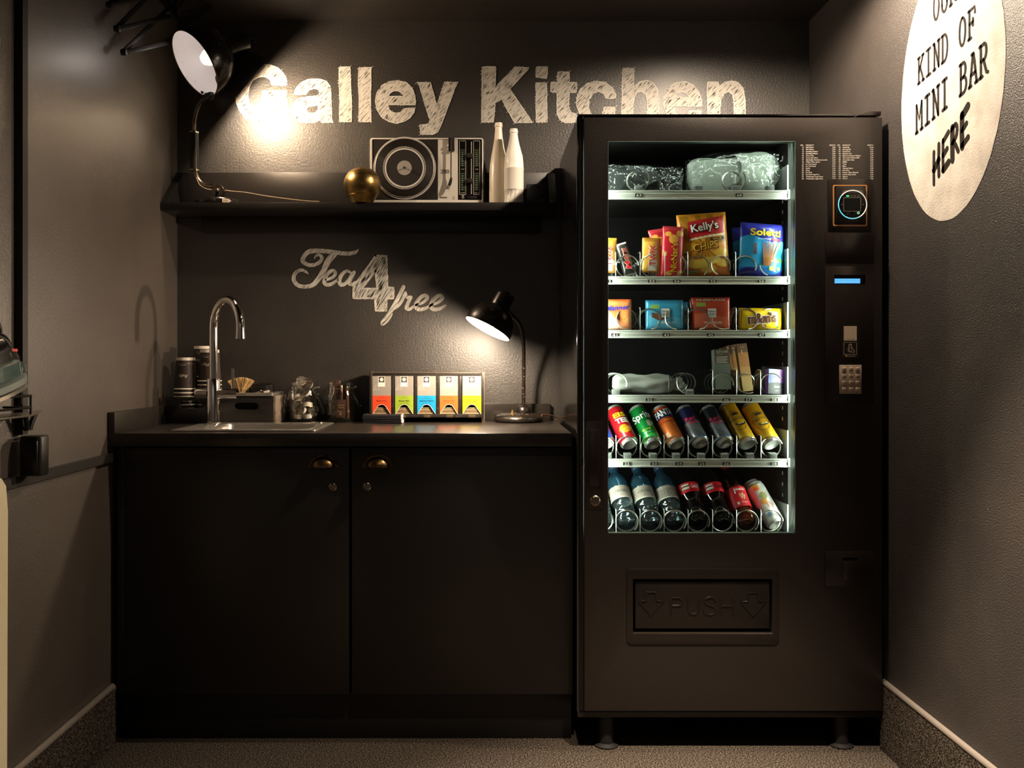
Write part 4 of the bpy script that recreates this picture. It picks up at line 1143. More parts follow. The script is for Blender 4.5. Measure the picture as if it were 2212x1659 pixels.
# ---- trays with spirals, dividers, number tags
def helix(xc, zc, r, y0, turns, pitch, start, hand=1, n=20):
    k = int(turns * n)
    return MB().tube([(xc + r * math.cos(start + hand * 2 * PI * i / n), y0 + pitch * i / n, zc + r * math.sin(start + hand * 2 * PI * i / n)) for i in range(k + 1)], 0.0021, 6)
tag_m = M('black_number_tag', '151312', rough=0.5)
div_m = thin_glass('divider_plastic', (0.86, 0.88, 0.86), 0.05, 1.0)
clip_m = M('grey_plastic_clip', '6c716e', rough=0.4)
ROWS = {
 1: dict(y=(411, 430), r=23, coils=[(1381, 387, 60, -1, 1.2), (1590, 389, 40, -1, 1.2)], div=[], tags=[(1380, '63'), (1597, '68')], clips=[1381, 1511, 1593, 1666], turn=1.2),
 2: dict(y=(597, 614), r=22.5, coils=[(1306, 571, 0, 1, 5), (1357, 571, 0, 1, 5), (1409, 571, 90, 1, 5), (1461, 571, 60, -1, 5), (1511, 573, 300, 1, 3), (1563, 573, 240, -1, 3), (1614, 573, 330, 1, 3), (1668, 574, 250, -1, 3), (1712, 574, 200, 1, 3)], div=[1331, 1384, 1437, 1487, 1591], tags=[(1313, '51'), (1408, '53'), (1462, '54'), (1540, '55'), (1645, '58')], clips=[], turn=3),
 3: dict(y=(713, 730), r=22.5, coils=[(1302, 688, 0, 1, 4), (1357, 688, 270, -1, 4), (1407, 688, 270, 1, 4), (1463, 688, 270, -1, 4), (1512, 689, 270, 1, 4), (1565, 689, 300, -1, 4), (1618, 688, 270, 1, 4), (1670, 689, 310, -1, 4)], div=[1384, 1488, 1592], tags=[(1328, '41'), (1439, '43'), (1535, '45'), (1645, '47')], clips=[], turn=4),
 4: dict(y=(853, 870), r=21.5, coils=[(1334, 825, 340, 1, 3), (1487, 825, 250, -1, 3), (1565, 827, 350, 1, 3), (1618, 828, 300, -1, 3), (1671, 828, 30, 1, 3)], div=[1541, 1593, 1645], tags=[(1403, '32'), (1569, '36'), (1616, '37'), (1672, '38')], clips=[1332, 1491], turn=3),
 5: dict(y=(991, 1009), r=22.5, coils=[(1306, 967, 20, 1, 3), (1356, 967, 20, 1, 3), (1409, 967, 20, 1, 3), (1459, 967, 20, 1, 3), (1512, 968, 20, 1, 3), (1564, 968, 20, 1, 3), (1617, 968, 20, 1, 3), (1670, 968, 20, 1, 3)], div=[1332, 1384, 1436, 1488, 1541, 1593, 1646], tags=[(1354, '22'), (1413, '23'), (1467, '24'), (1516, '25'), (1569, '26'), (1672, '28')], clips=[1314, 1357, 1412, 1462, 1516, 1567, 1622, 1672], turn=3),
 6: dict(y=(1152, 1170), r=23.5, coils=[(1303, 1136, 350, 1, 3), (1356, 1136, 310, 1, 3), (1408, 1136, 320, 1, 3), (1460, 1136, 320, 1, 3), (1511, 1134, 330, 1, 3), (1564, 1136, 350, 1, 3), (1617, 1137, 310, 1, 3), (1669, 1138, 300, 1, 3)], div=[1332, 1384, 1436, 1488, 1541, 1593, 1646], tags=[], clips=[], turn=3),
}
TRAYZ = {}
for k, d in ROWS.items():
    zt, zb2 = sz_(d['y'][0]), sz_(d['y'][1])
    TRAYZ[k] = zt
    x0, x1 = VL + 0.026, sx_(1701)
    tr = MB().box(x0, x1, YS + 0.006, -0.12, zt - 0.006, zt - 0.001).build('tray', M('dark_grey_tray', '2a2725', rough=0.4, metal=0.3), vm)
    # ridged aluminium price rail
    pr = [(-0.002, zt), (0.004, zt), (0.006, zt - 0.002), (0.006, zb2), (-0.001, zb2), (-0.001, zb2 + 0.004), (0.0008, zb2 + 0.005), (0.0008, zt - 0.0095), (-0.0012, zt - 0.0085), (-0.0012, zt - 0.0065), (0.0008, zt - 0.0055), (0.0008, zt - 0.0035), (-0.002, zt - 0.0025)]
    MB().prism([pr], lambda y, z: Vector((x0, YS + y, z)), lambda y, z: Vector((x1, YS + y, z))).build('price_rail', alu, tr, angle=20)
    MB().box(x1 + 0.0005, x1 + 0.007, YS - 0.003, YS + 0.03, zb2 + 0.001, zt + 0.0015).build('rail_end_cap', clip_m, tr, bevel=0.001)
    MB().box(x1 + 0.0015, x1 + 0.006, YS + 0.008, YS + 0.25, zt + 0.0018, zt + (0.081 if k > 1 else 0.075)).build('side_plate', clip_m, tr, bevel=0.001)
    for (cx_, cy_, sa, hd, tn) in d['coils']:
        if sx_(cx_) - 0.031 < VL + 0.026 or sx_(cx_) + 0.031 > XP: continue
        if k in (5, 6):
            hm = helix(sx_(cx_), zt + 0.0325, d['r'] * DS / F, YS + 0.008, 1.25, 0.02, R(sa), 1)
        else:
            hm = helix(sx_(cx_), zt + 0.0325, d['r'] * DS / F, YS + 0.008, tn, 0.045, R(sa), hd)
        hm.build('spiral', wire, tr)
    for dv in d['div']:
        hgt = 0.066 if k in (3, 5, 6) else 0.072
        y0, y1 = YS + 0.010, YS + 0.20
        dd = MB().box(sx_(dv) - 0.0008, sx_(dv) + 0.0008, y0, y1, zt, zt + hgt).build('divider', div_m, tr)
        MB().tube([(sx_(dv), y0, zt), (sx_(dv), y0, zt + hgt - 0.004), (sx_(dv), y0 + 0.004, zt + hgt), (sx_(dv), y0 + 0.03, zt + hgt)], 0.0012, 6).build('divider_edge', wire, tr)
    for (tx, s) in d['tags']:
        tg = MB().box(sx_(tx) - 0.0105, sx_(tx) + 0.0105, YS - 0.0006, YS + 0.0005, zt - 0.0190, zt - 0.0098).build('number_tag', tag_m, tr)
        t_ = MB()
        put_text(t_, s, front(YS - 0.0010), sx_(tx), zt - 0.0178, h=0.0070, w=0.015, bold=0.018)
        t_.build('tag_number', ink_w, tr, smooth=False)
    for cx_ in d['clips']:
        x_ = sx_(cx_)
        if x_ < VL + 0.04: continue
        MB().prism([[(0.003, 0.0), (0.003, 0.013), (0.012, 0.016), (0.03, 0.016), (0.03, 0.0)]], lambda y, z: Vector((x_ - 0.0105, YS + y, zt + z)), lambda y, z: Vector((x_ + 0.0105, YS + y, zt + z))).build('product_stop', clip_m, tr, bevel=0.001)
# ------------------------------------------------------------------ things on the wall shelf
# --- gold ball
gc = P(782.5, 400, 3.062)
gr_ = 0.0618
gz = ZS + 0.0005
gb = thing('gold_ball', 'dented gold ball with flattened foot in front of the record player', 'ball', (gc.x, gc.y, gz))
cz_ = gc.z
gold = M('dented_gold', 'a68a55', rough=0.30, metal=1.0, bump=(26, 0.35, 0.006), var=(18, '7d6538', 0.4, 0.7))
m = MB()
prof = []
for i in range(1, 40):
    a = -PI / 2 + PI * i / 40
    z = cz_ + gr_ * math.sin(a)
    if z < gz: continue
    prof.append((gr_ * math.cos(a), z))
zf = cz_ - 0.0405
prof = [(0.0, gz), (0.034, gz)] + [(r, z) for r, z in prof if z > zf] + [(0.0, cz_ + gr_)]
m.lathe(prof, 48, Matrix.Translation((gc.x, gc.y, 0)))
m.build('ball', gold, gb, angle=50)
for zz in (0.030, -0.036):
    rr = math.sqrt(gr_ ** 2 - zz ** 2)
    MB().tube([(gc.x + rr * math.cos(a), gc.y + rr * math.sin(a), cz_ + zz + 0.001 * math.cos(a)) for a in [2 * PI * i / 48 for i in range(48)]], 0.0009, 6, closed=True).build('seam', M('dark_gold_seam', '5f451c', rough=0.4, metal=1.0), gb)
# --- record player standing on edge against the wall
Dr = 3.130
YR = Dr - DB
def rx(px): return (px - CX) * Dr / F
def rz(py): return EYE - (py - CY) * Dr / F
zr0 = ZS + 0.0008
rp_ = thing('record_player', 'silver and black record player standing on edge on the wall shelf', 'record player', ((rx(797) + rx(1046)) / 2, YR + 0.02, zr0))
silver = M('brushed_silver_panel', 'd3ccc1', rough=0.4, metal=0.15, bump=(500, 0.05, 0.0005))
deck = M('black_deck', '26221f', rough=0.35)
fy = lambda y: (lambda x, z: Vector((x, y, z)))
MB().prism([rrect(rx(796.5), zr0, rx(1046.5), rz(296.5), 0.010)], fy(YR + 0.006), fy(YR + 0.046)).build('plinth', M('dark_plinth', '2b2622', rough=0.45), rp_, bevel=0.002)
MB().prism([rrect(rx(799.5), zr0 + 0.0012, rx(1044), rz(298), 0.008), rrect(rx(804), rz(432), rx(1041), rz(301), 0.003)[::-1]], fy(YR - 0.001), fy(YR + 0.006)).build('silver_frame', silver, rp_, bevel=0.001)
MB().box(rx(804), rx(946), YR + 0.001, YR + 0.006, rz(431), rz(301.3)).build('deck_plate', deck, rp_)
pn = MB().box(rx(946), rx(989), YR + 0.0006, YR + 0.006, rz(431.5), rz(301)).build('silver_panel', silver, rp_)
sp = MB().box(rx(989.5), rx(1038.5), YR + 0.0000, YR + 0.006, rz(431), rz(302)).build('control_panel', M('gloss_black_panel', '12100f', rough=0.2), rp_)
pcx, pcz = rx(874), rz(363.5)
px2m = Dr / F
disc = Matrix.Translation((pcx, YR + 0.001, pcz)) @ Matrix.Rotation(PI / 2, 4, 'X')
def dring(r0, r1, h, mat, nm, n=64):
    q = [(r0 * px2m, 0.0), (r1 * px2m, 0.0), (r1 * px2m, h), (r0 * px2m, h)] if r0 else [(0, 0), (r1 * px2m, 0), (r1 * px2m, h), (0, h)]
    if r0: q.append(q[0])
    return MB().lathe(q, n, disc, cap=False).build(nm, mat, rp_)
pf = dring(0, 67.5, 0.004, silver, 'platter')
grooved = M('ribbed_rubber_mat', '2a2521', rough=0.4)
mt_ = [(0, 0.0042)]
for i in range(16):
    r0 = 46 + i * 1.12
    mt_ += [(r0 * px2m, 0.0062), ((r0 + 0.55) * px2m, 0.0072)]
mt_ += [(64.5 * px2m, 0.0062), (65 * px2m, 0.0042)]
MB().lathe(mt_, 64, disc).build('rubber_mat', grooved, pf)
MB().tube([disc @ Vector((63.5 * px2m * math.cos(a), 63.5 * px2m * math.sin(a), 0.0065)) for a in [2 * PI * i / 64 for i in range(64)]], 0.0008, 6, closed=True).build('platter_ring', silver, pf)
dots = MB()
for i in range(120):
    a = 2 * PI * i / 120
    c_, s_ = math.cos(a), math.sin(a)
    p = disc @ Vector((45.2 * px2m * c_, 45.2 * px2m * s_, 0.0076))
    rd = Vector((c_, 0, s_))
    rd = (disc.to_3x3() @ Vector((c_, s_, 0)))
    td = (disc.to_3x3() @ Vector((-s_, c_, 0)))
    dots.obox(p, rd * 0.0017, td * 0.0009, Vector((0, 0.0003, 0)))
dots.build('strobe_dots', M('white_strobe_dots', 'cfc9be', rough=0.5), pf, kind='stuff')
dring(39.5, 42.8, 0.0078, silver, 'inner_ring')
dring(0, 38.6, 0.0074, M('black_slip_mat', '211d1a', rough=0.5), 'slip_mat')
dring(0, 15.8, 0.0080, M('silver_label_disc', 'a39c92', rough=0.45, metal=0.3), 'centre_disc')
MB().lathe([(0.0042, 0.008), (0.0042, 0.011), (0.0028, 0.0115), (0.0028, 0.021), (0.0, 0.022)], 14, disc).build('spindle', chrome, rp_)
for a in (30, 115, 180, 245, 300, 355):
    p = disc @ Vector((55 * px2m * math.cos(R(a)), 55 * px2m * math.sin(R(a)), 0.0074))
    MB().cyl(p, p + Vector((0, -0.0012, 0)), 0.0016, n=8).build('mat_stud', deck, pf)
# tonearm
ta = MB().box(rx(969), rx(982), YR - 0.014, YR + 0.001, rz(327), rz(299)).build('tonearm_block', deck, rp_, bevel=0.001)
MB().cyl((rx(966.5), YR - 0.010, rz(317)), (rx(969), YR - 0.010, rz(317)), 0.006, n=14).cyl((rx(966.5), YR - 0.010, rz(325)), (rx(969), YR - 0.010, rz(325)), 0.004, n=14).build('tonearm_weight', silver, ta)
MB().bar((rx(975), YR - 0.016, rz(294.5)), (rx(974.5), YR - 0.016, rz(384)), 0.0045, 0.004).bar((rx(974.5), YR - 0.016, rz(382)), (rx(975.2), YR - 0.016, rz(389)), 0.008, 0.004).build('tonearm', M('steel_arm', '8d857b', rough=0.3, metal=0.9), rp_)
MB().prism([[(rx(973), rz(386)), (rx(977.5), rz(386)), (rx(976), rz(398)), (rx(970), rz(412)), (rx(964), rz(410)), (rx(969), rz(398))]], fy(YR - 0.019), fy(YR - 0.012)).build('headshell', deck, rp_)
hs = MB()
for q in range(4): hs.bar((rx(966 - q * 0.9 + 2), YR - 0.0196, rz(404 + q * 3.2)), (rx(972 - q * 0.9 + 1.5), YR - 0.0196, rz(405.5 + q * 3.2)), 0.001, 0.0025)
hs.build('headshell_ribs', M('cream_plastic', 'b7ae9f', rough=0.5), rp_, kind='stuff')
t_ = MB()
put_text(t_, '280', fy(YR - 0.0000), rx(961), rz(374.5), h=8.6 * px2m, w=19 * px2m, bold=0.015)
t_.build('panel_numerals', M('grey_numerals', '5f5a53', rough=0.5), pn, smooth=False, kind='stuff')
t_ = MB()
put_text(t_, 'PHILIPS', fy(YR - 0.0000), rx(958), rz(428), h=3.2 * px2m, w=15 * px2m, bold=0.03)
t_.prism([rrect(rx(978.3), rz(430), rx(982.3), rz(425), 0.001, 2), rrect(rx(978.9), rz(429.3), rx(981.7), rz(425.7), 0.0008, 2)[::-1]], fy(YR - 0.0000))
t_.build('panel_lettering', M('dark_print', '332e29', rough=0.5), pn, smooth=False, kind='stuff')
for (xa, xb) in ((992, 1006.5), (1022.5, 1037)):
    MB().prism([rrect(rx(xa), rz(420.5), rx(xb), rz(304), 0.0015, 2), rrect(rx(xa + 0.9), rz(419.6), rx(xb - 0.9), rz(304.9), 0.001, 2)[::-1]], fy(YR - 0.0005)).build('scale_frame', M('cream_line_print', 'b9b1a3', rough=0.5), sp, smooth=False)
    g_ = MB()
    d_ = MB()
    for za, zb_ in ((322, 360), (373, 412)):
        for q in range(8):
            z0 = za + (zb_ - za) * q / 8
            g_.box(rx(xa + 2), rx(xb - 2), YR - 0.0004, YR - 0.0001, rz(z0 + 3.9), rz(z0 + 0.4))
            if q > 0: put_text(d_, str(q), fy(YR - 0.0008), (rx(xa) + rx(xb)) / 2, rz(z0 + 3.4), h=2.4 * px2m, bold=0.03, res=1)
    put_text(d_, 'TONE' if xa < 1000 else 'TONE', fy(YR - 0.0008), (rx(xa) + rx(xb)) / 2, rz(366.5), h=1.8 * px2m, bold=0.02, res=1)
    put_text(d_, 'VOLUME', fy(YR - 0.0008), (rx(xa) + rx(xb)) / 2, rz(417.5), h=1.8 * px2m, bold=0.02, res=1)
    g_.build('green_scale', M('dark_green_scale', '2c3a2a', rough=0.4), sp, kind='stuff', smooth=False)
    d_.build('scale_figures', M('cream_line_print', 'b9b1a3'), sp, kind='stuff', smooth=False)
MB().box(rx(1010.5), rx(1018.5), YR - 0.0003, YR - 0.0000, rz(419), rz(305)).build('slider_slot', hole_m, sp)
MB().box(rx(1017.5), rx(1018.8), YR - 0.0008, YR - 0.0003, rz(419), rz(306)).build('slider_rail', silver, sp)
for zz in (337, 391):
    MB().box(rx(1008.5), rx(1020.5), YR - 0.012, YR - 0.0003, rz(zz + 5), rz(zz - 4.5)).build('slider_knob', deck, sp, bevel=0.0015)
t_ = MB().prism([arc(rx(1000), rz(426.5), 0.0042, 0, 360, 16)[:-1], arc(rx(1000), rz(426.5), 0.0030, 0, 360, 16)[:-1][::-1]], fy(YR - 0.0006))
t_.box(rx(999.4), rx(1000.6), YR - 0.0008, YR - 0.0004, rz(426.5), rz(421.5))
put_text(t_, '33  45', fy(YR - 0.0006), rx(1000), rz(423.2), h=1.7 * px2m, bold=0.02, res=1)
t_.build('speed_mark', M('cream_line_print', 'b9b1a3'), sp, kind='stuff', smooth=False)
MB().box(rx(1010), rx(1029), YR - 0.004, YR - 0.0003, rz(429), rz(424.5)).build('rocker_switch', deck, sp, bevel=0.0008)

# --- two white painted bottles
white_b = M('cream_painted_glass', 'efe2cd', rough=0.3, coat=0.2)
white_b2 = M('white_painted_glass', 'f0eadf', rough=0.3, coat=0.2)
pm = 3.135 / F
bo = P(1077, 438, 3.135)
bt_ = thing('painted_bottle', 'tall cream painted glass bottle beside the record player', 'bottle', (bo.x, bo.y, ZS + 0.0005), 'two painted bottles on the shelf')
z0 = ZS + 0.0005
pr_ = [(0, 0), (18, 0), (20, 1.5), (20.3, 30), (20, 70), (19, 90), (16, 110), (12, 130), (9, 150), (7.8, 165), (7.4, 172), (8.6, 173), (8.6, 176.5), (8, 177.5), (8.2, 178.5), (8.0, 181.5), (5.5, 182), (5.2, 176), (0, 176)]
MB().lathe([(r * pm, z0 + z * pm) for r, z in pr_], 40, Matrix.Translation((bo.x, bo.y, 0))).build('glass_body', white_b, bt_)
pm = 3.075 / F
bo = P(1110, 438, 3.075)
bt_ = thing('painted_bottle', 'shorter white painted bottle with ribbed band in front of the tall one', 'bottle', (bo.x, bo.y, ZS + 0.0005), 'two painted bottles on the shelf')
def flute(r, z, a):
    if 8 < z < 29: return r * (1 - 0.035 * (abs(math.sin(a * 7)) ** 2))
    if 78 < z < 112: return r * (1 - 0.02 * abs(math.sin(a * 8)))
    return r
pr_ = [(0, 0), (19.5, 0), (21, 1.5), (21, 8), (20.4, 9), (20.4, 28), (21, 29), (21.2, 31), (21.2, 74), (21.6, 75), (21.6, 77), (21, 78), (20.6, 90), (19, 104), (16, 114), (12.2, 128), (9.4, 142), (8.2, 151), (8.0, 153), (9.0, 154), (9.0, 157), (8.2, 158), (8.4, 159), (8.2, 162), (5.8, 162.5), (5.4, 157), (0, 157)]
mb = MB()
nn = 56
vv = []
for r, z in pr_:
    for i in range(nn):
        a = 2 * PI * i / nn
        rr = flute(r, z, a) * pm
        vv.append((bo.x + rr * math.cos(a), bo.y + rr * math.sin(a), z0 + z * pm))
ff = [(j * nn + i, j * nn + (i + 1) % nn, (j + 1) * nn + (i + 1) % nn, (j + 1) * nn + i) for j in range(len(pr_) - 1) for i in range(nn)]
mb.add(vv, ff).build('glass_body', white_b2, bt_)

# --- dark box with a cable at the right end of the shelf
q0, q1 = P(1138, 437, 3.12), P(1183, 386, 3.12)
bk = thing('black_box', 'dark blue black box in shadow at the right end of the wall shelf', 'box', ((q0.x + q1.x) / 2, -0.05, ZS + 0.0004))
MB().box(q0.x, q1.x, -0.085, -0.018, ZS + 0.0004, ZS + 0.078).build('case', M('blue_black_plastic', '161a22', rough=0.45), bk, bevel=0.003)
MB().tube(smooth_path([(q0.x - 0.008, -0.03, ZS + 0.010), (q0.x + 0.01, -0.092, ZS + 0.018), (q0.x + 0.05, -0.094, ZS + 0.034), (q1.x - 0.002, -0.080, ZS + 0.036)], 8), 0.0022, 6).build('cable', M('black_cable', '0f0e0d'), bk)

# ------------------------------------------------------------------ crate with cups and bits beside the tap
wood_k = M('black_stained_wood', '120e0c', rough=0.5, bump=(40, 0.2, 0.002), scale_vec=(1, 1, 8), var=(30, '1d1713', 0.45, 0.7))
wood_e = M('worn_grey_wood_edge', '6b5f54', rough=0.7, var=(60, '8a7c6e', 0.45, 0.65), bump=(120, 0.3, 0.002))
Dc = 3.0185
def kx_(px): return (px - CX) * Dc / F
def kz2(py): return EYE - (py - CY) * Dc / F
cx0, cx1, cy0, cy1 = XL + 0.0245, kx_(590), Dc - DB, -0.024
zc0, zc1 = ZT + 0.0003, kz2(857)
crt = thing('wooden_crate', 'black stained wooden crate with oval hand holes behind the tap', 'crate', ((cx0 + cx1) / 2, (cy0 + cy1) / 2, zc0))
MB().prism([[(cx0, zc0), (cx1, zc0), (cx1, zc1), (cx0, zc1)], rrect(kx_(388), kz2(882), kx_(436), kz2(866), 0.0115)[::-1], rrect(kx_(506), kz2(885), kx_(558), kz2(870), 0.0113)[::-1]], fy(cy0), fy(cy0 + 0.010)).build('front_panel', wood_k, crt, bevel=0.0008)
MB().box(cx1 - 0.0005, cx1 + 0.009, cy0 + 0.0005, cy1, zc0, zc1 + 0.002).build('side_panel', wood_e, crt, bevel=0.001)
MB().box(cx0, cx0 + 0.009, cy0 + 0.0105, cy1, zc0, zc1).build('side_panel', wood_k, crt, bevel=0.0008)
MB().box(cx0 + 0.0095, cx1 - 0.001, cy1 - 0.009, cy1, zc0, zc1).build('back_panel', wood_k, crt, bevel=0.0008)
MB().box(cx0 + 0.0095, cx1 - 0.001, cy0 + 0.0105, cy1 - 0.0095, zc0, zc0 + 0.006).build('bottom_panel', wood_k, crt)
dvx = kx_(466)
MB().box(dvx, dvx + 0.006, cy0 + 0.0105, cy1 - 0.0095, zc0 + 0.0062, zc1 - 0.004).build('divider', wood_k, crt)

# cups: nested upside-down stacks of dark ripple cups
def stripe_cup():
    m = bpy.data.materials.new('ripple_cup_paper')
    m.use_nodes = True
    nt = m.node_tree
    b = nt.nodes['Principled BSDF']
    b.inputs['Roughness'].default_value = 0.6
    tc = nt.nodes.new('ShaderNodeTexCoord')
    n = nt.nodes.new('ShaderNodeTexNoise')
    n.inputs['Scale'].default_value = 40
    mx = nt.nodes.new('ShaderNodeMix')
    mx.data_type = 'RGBA'
    mx.inputs['A'].default_value = (*lin('2a211c'), 1)
    mx.inputs['B'].default_value = (*lin('3d312a'), 1)
    nt.links.new(tc.outputs['Object'], n.inputs['Vector'])
    nt.links.new(n.outputs['Fac'], mx.inputs['Factor'])
    nt.links.new(mx.outputs['Result'], b.inputs['Base Color'])
    return m
cup_m = stripe_cup()
cup_w = M('white_cup_paper', 'e3dacb', rough=0.5)
CH, CR0, CR1 = 0.107, 0.0368, 0.0300                    # height, radius at the rim (down), radius at the base (up)
cup0 = thing('paper_cup', 'x', 'cup', (0, 0, 0), 'upside-down paper cups stacked in the crate')
mb = MB()
nu, nv = 120, 10
vv, ff = [], []
for j in range(nv + 1):
    t = j / nv
    z = 0.004 + (CH - 0.0125) * t
    r = CR0 + (CR1 - CR0) * (z / CH)
    for i in range(nu):
        a = 2 * PI * i / nu + t * 0.22
        rr = r + (0.0009 if i % 2 else -0.0003)
        vv.append((rr * math.cos(a), rr * math.sin(a), z))
for j in range(nv):
    for i in range(nu):
        ff.append((j * nu + i, j * nu + (i + 1) % nu, (j + 1) * nu + (i + 1) % nu, (j + 1) * nu + i))
mb.add(vv, ff).build('ripple_sleeve', cup_m, cup0, angle=80)
MB().lathe([(CR0 + 0.0002, 0.0045), (CR0 + 0.0022, 0.004), (CR0 + 0.0028, 0.002), (CR0 + 0.0022, 0.0002), (CR0 + 0.0004, 0.0), (CR0 - 0.001, 0.002)], 40, cap=False).build('rolled_rim', cup_w, cup0)
MB().lathe([(CR1 + 0.0014, CH - 0.010), (CR1 + 0.0006, CH), (CR1 - 0.0012, CH), (CR1 - 0.0014, CH - 0.007), (0.0, CH - 0.007)], 40, cap=False).build('cup_base', cup_w, cup0)
STEP = 0.0132
ORD = ['first', 'second', 'third', 'fourth', 'fifth', 'sixth', 'seventh', 'eighth', 'ninth', 'tenth', 'eleventh', 'twelfth']
stacks = [
    (P(407, 900, 3.105), 9, 'front left', ['top dark ripple cup of the front stack, handwritten Ruby upside down', 'ripple cup nested in the front upside-down stack']),
    (P(424, 900, 3.135), 12, 'rear', ['top dark ripple cup of the tallest rear stack in the crate corner', 'ripple cup nested in the tallest rear upside-down stack']),
    (P(452, 900, 3.110), 11, 'right', ['top dark ripple cup of the stack right behind the tap neck', 'ripple cup nested in the upside-down stack behind the tap']),
]
first = True
spots = [(-1.004, -0.137), (-0.965, -0.0735), (-0.924, -0.137)]
for (pp, n, nm, lab), (x_, y_) in zip(stacks, spots):
    zbase = zc0 + 0.0065
    for k in range(n):
        loc = (x_, y_, zbase + k * STEP)
        l_ = lab[0] if k == n - 1 else lab[1] + ', ' + ORD[n - 1 - k] + ' from the top'
        if first:
            cup = cup0
            cup.location = loc
            cup['label'] = l_
            first = False
        else:
            cup = dup(cup0, loc, (0, 0, 0), l_)
    # handwriting on the top cup
    def cf(u, v, x_=x_, y_=y_):                          # u along the circumference (seen from the front), v up from the rim
        r = CR0 + (CR1 - CR0) * (v / CH) + 0.0014
        a = u / r
        return Vector((r * math.sin(a), -r * math.cos(a), v))
    w_ = {'front left': 'Ruby', 'rear': 'like', 'right': 'May'}[nm]
    t_ = MB()
    put_text(t_, w_, cf, 0.0 if nm == 'front left' else -0.004, 0.050 if nm == 'front left' else 0.062, h=0.011, shear=0.3, rot=PI, bold=-0.008)
    for q in range(14): t_.add([cf(-0.012 + q * 0.0015, 0.081), cf(-0.012 + (q + 1) * 0.0015, 0.081), cf(-0.012 + (q + 1) * 0.0015, 0.0818), cf(-0.012 + q * 0.0015, 0.0818)], [(0, 1, 2, 3)])
    o_ = t_.build('handwriting', cup_w, cup, smooth=False, kind='stuff')

# wooden stirrers in a tumbler, tray with sugar sachets and lids
tr0 = thing('steel_tray', 'small shiny steel tray lying across the crate', 'tray', (kx_(552), -0.09, zc1 + 0.0025))
MB().prism([rrect(kx_(512), cy0 - 0.004, kx_(590), cy1, 0.006)], lambda x, y: Vector((x, y, zc1 + 0.0025)), lambda x, y: Vector((x, y, zc1 + 0.0045))).build('base_sheet', steel, tr0)
MB().tube([(x, y, zc1 + 0.012) for x, y in rrect(kx_(512), cy0 - 0.004, kx_(590), cy1, 0.006)], 0.0014, 6, closed=True).build('rolled_edge', steel, tr0)
wl = MB()
lp = rrect(kx_(512), cy0 - 0.004, kx_(590), cy1, 0.006)
for i in range(len(lp)):
    a, b2 = lp[i], lp[(i + 1) % len(lp)]
    wl.add([(a[0], a[1], zc1 + 0.0045), (b2[0], b2[1], zc1 + 0.0045), (b2[0], b2[1], zc1 + 0.012), (a[0], a[1], zc1 + 0.012)], [(0, 1, 2, 3)])
wl.build('tray_wall', steel, tr0)
zt_ = zc1 + 0.0047
tbx, tby = P(519, 850, 3.09).x, -0.105
tum = thing('stirrer_cup', 'low clear cup holding wooden stirrers on the steel tray', 'cup', (tbx, tby, zt_))
MB().lathe([(0.0, 0.0), (0.020, 0.0), (0.024, 0.018), (0.0232, 0.018), (0.0192, 0.002), (0.0, 0.002)], 28, Matrix.Translation((tbx, tby, zt_))).build('cup_wall', thin_glass('clear_plastic_cup', (0.9, 0.9, 0.88), 0.03, 1.0), tum)
wd = M('birch_stirrer', 'd8b884', rough=0.6, var=(80, 'b8935c', 0.4, 0.7))
proto = None
for i in range(52):
    r_ = 0.016 * math.sqrt(random.random())
    a = random.uniform(0, 2 * PI)
    bxp, byp = tbx + r_ * 0.55 * math.cos(a), tby + r_ * 0.5 * math.sin(a)
    lean = Vector((math.cos(a) * r_ * 2.4 + random.uniform(-0.012, 0.012), math.sin(a) * r_ * 0.5, 0.046))
    if proto is None:
        mb = MB().box(-0.0027, 0.0027, -0.0006, 0.0006, 0.0, 0.056)
        proto = mb.build('wooden_stirrer', wd, None, label='flat wooden stirrer fanned out in the low cup by the tap', cat='stirrer', group='wooden stirrers in the cup')
        so = proto
    else:
        so = proto.copy()
        COL.objects.link(so)
    so.location = (bxp, byp, zt_ + 0.0025)
    q = Vector((0, 0, 1)).rotation_difference(lean.normalized())
    so.rotation_mode = 'QUATERNION'
    so.rotation_quaternion = q @ Euler((0, 0, random.uniform(-0.9, 0.9))).to_quaternion()
ld0 = None
lid_m = M('black_plastic_lid', '14110f', rough=0.25)
for i in range(6):
    lp_ = P(543, 850, 3.145)
    if ld0 is None:
        ld0 = MB().lathe([(0.0, 0.008), (0.012, 0.0095), (0.030, 0.009), (0.034, 0.006), (0.0405, 0.005), (0.043, 0.001), (0.0425, 0.0)], 36, cap=False).build('cup_lid', lid_m, None, label='black plastic cup lid in the small stack behind the stirrers', cat='lid', group='stacked black cup lids')
        lo_ = ld0
    else:
        lo_ = ld0.copy()
        COL.objects.link(lo_)
    lo_['label'] = 'black plastic cup lid, ' + (ORD[5 - i] + ' from the top' if i < 5 else 'topmost') + ' of the stack behind the stirrers'
    lo_.location = (kx_(548), cy1 - 0.052, zt_ + 0.0002 + i * 0.0052)
    lo_.rotation_euler = (R(6), R(-4), 0)
sa_m = [M('white_sachet_paper', 'cfc6b8', rough=0.6), M('brown_sachet_paper', '5a463a', rough=0.5), M('dark_sachet_paper', '2f2925', rough=0.4)]
pz = 0
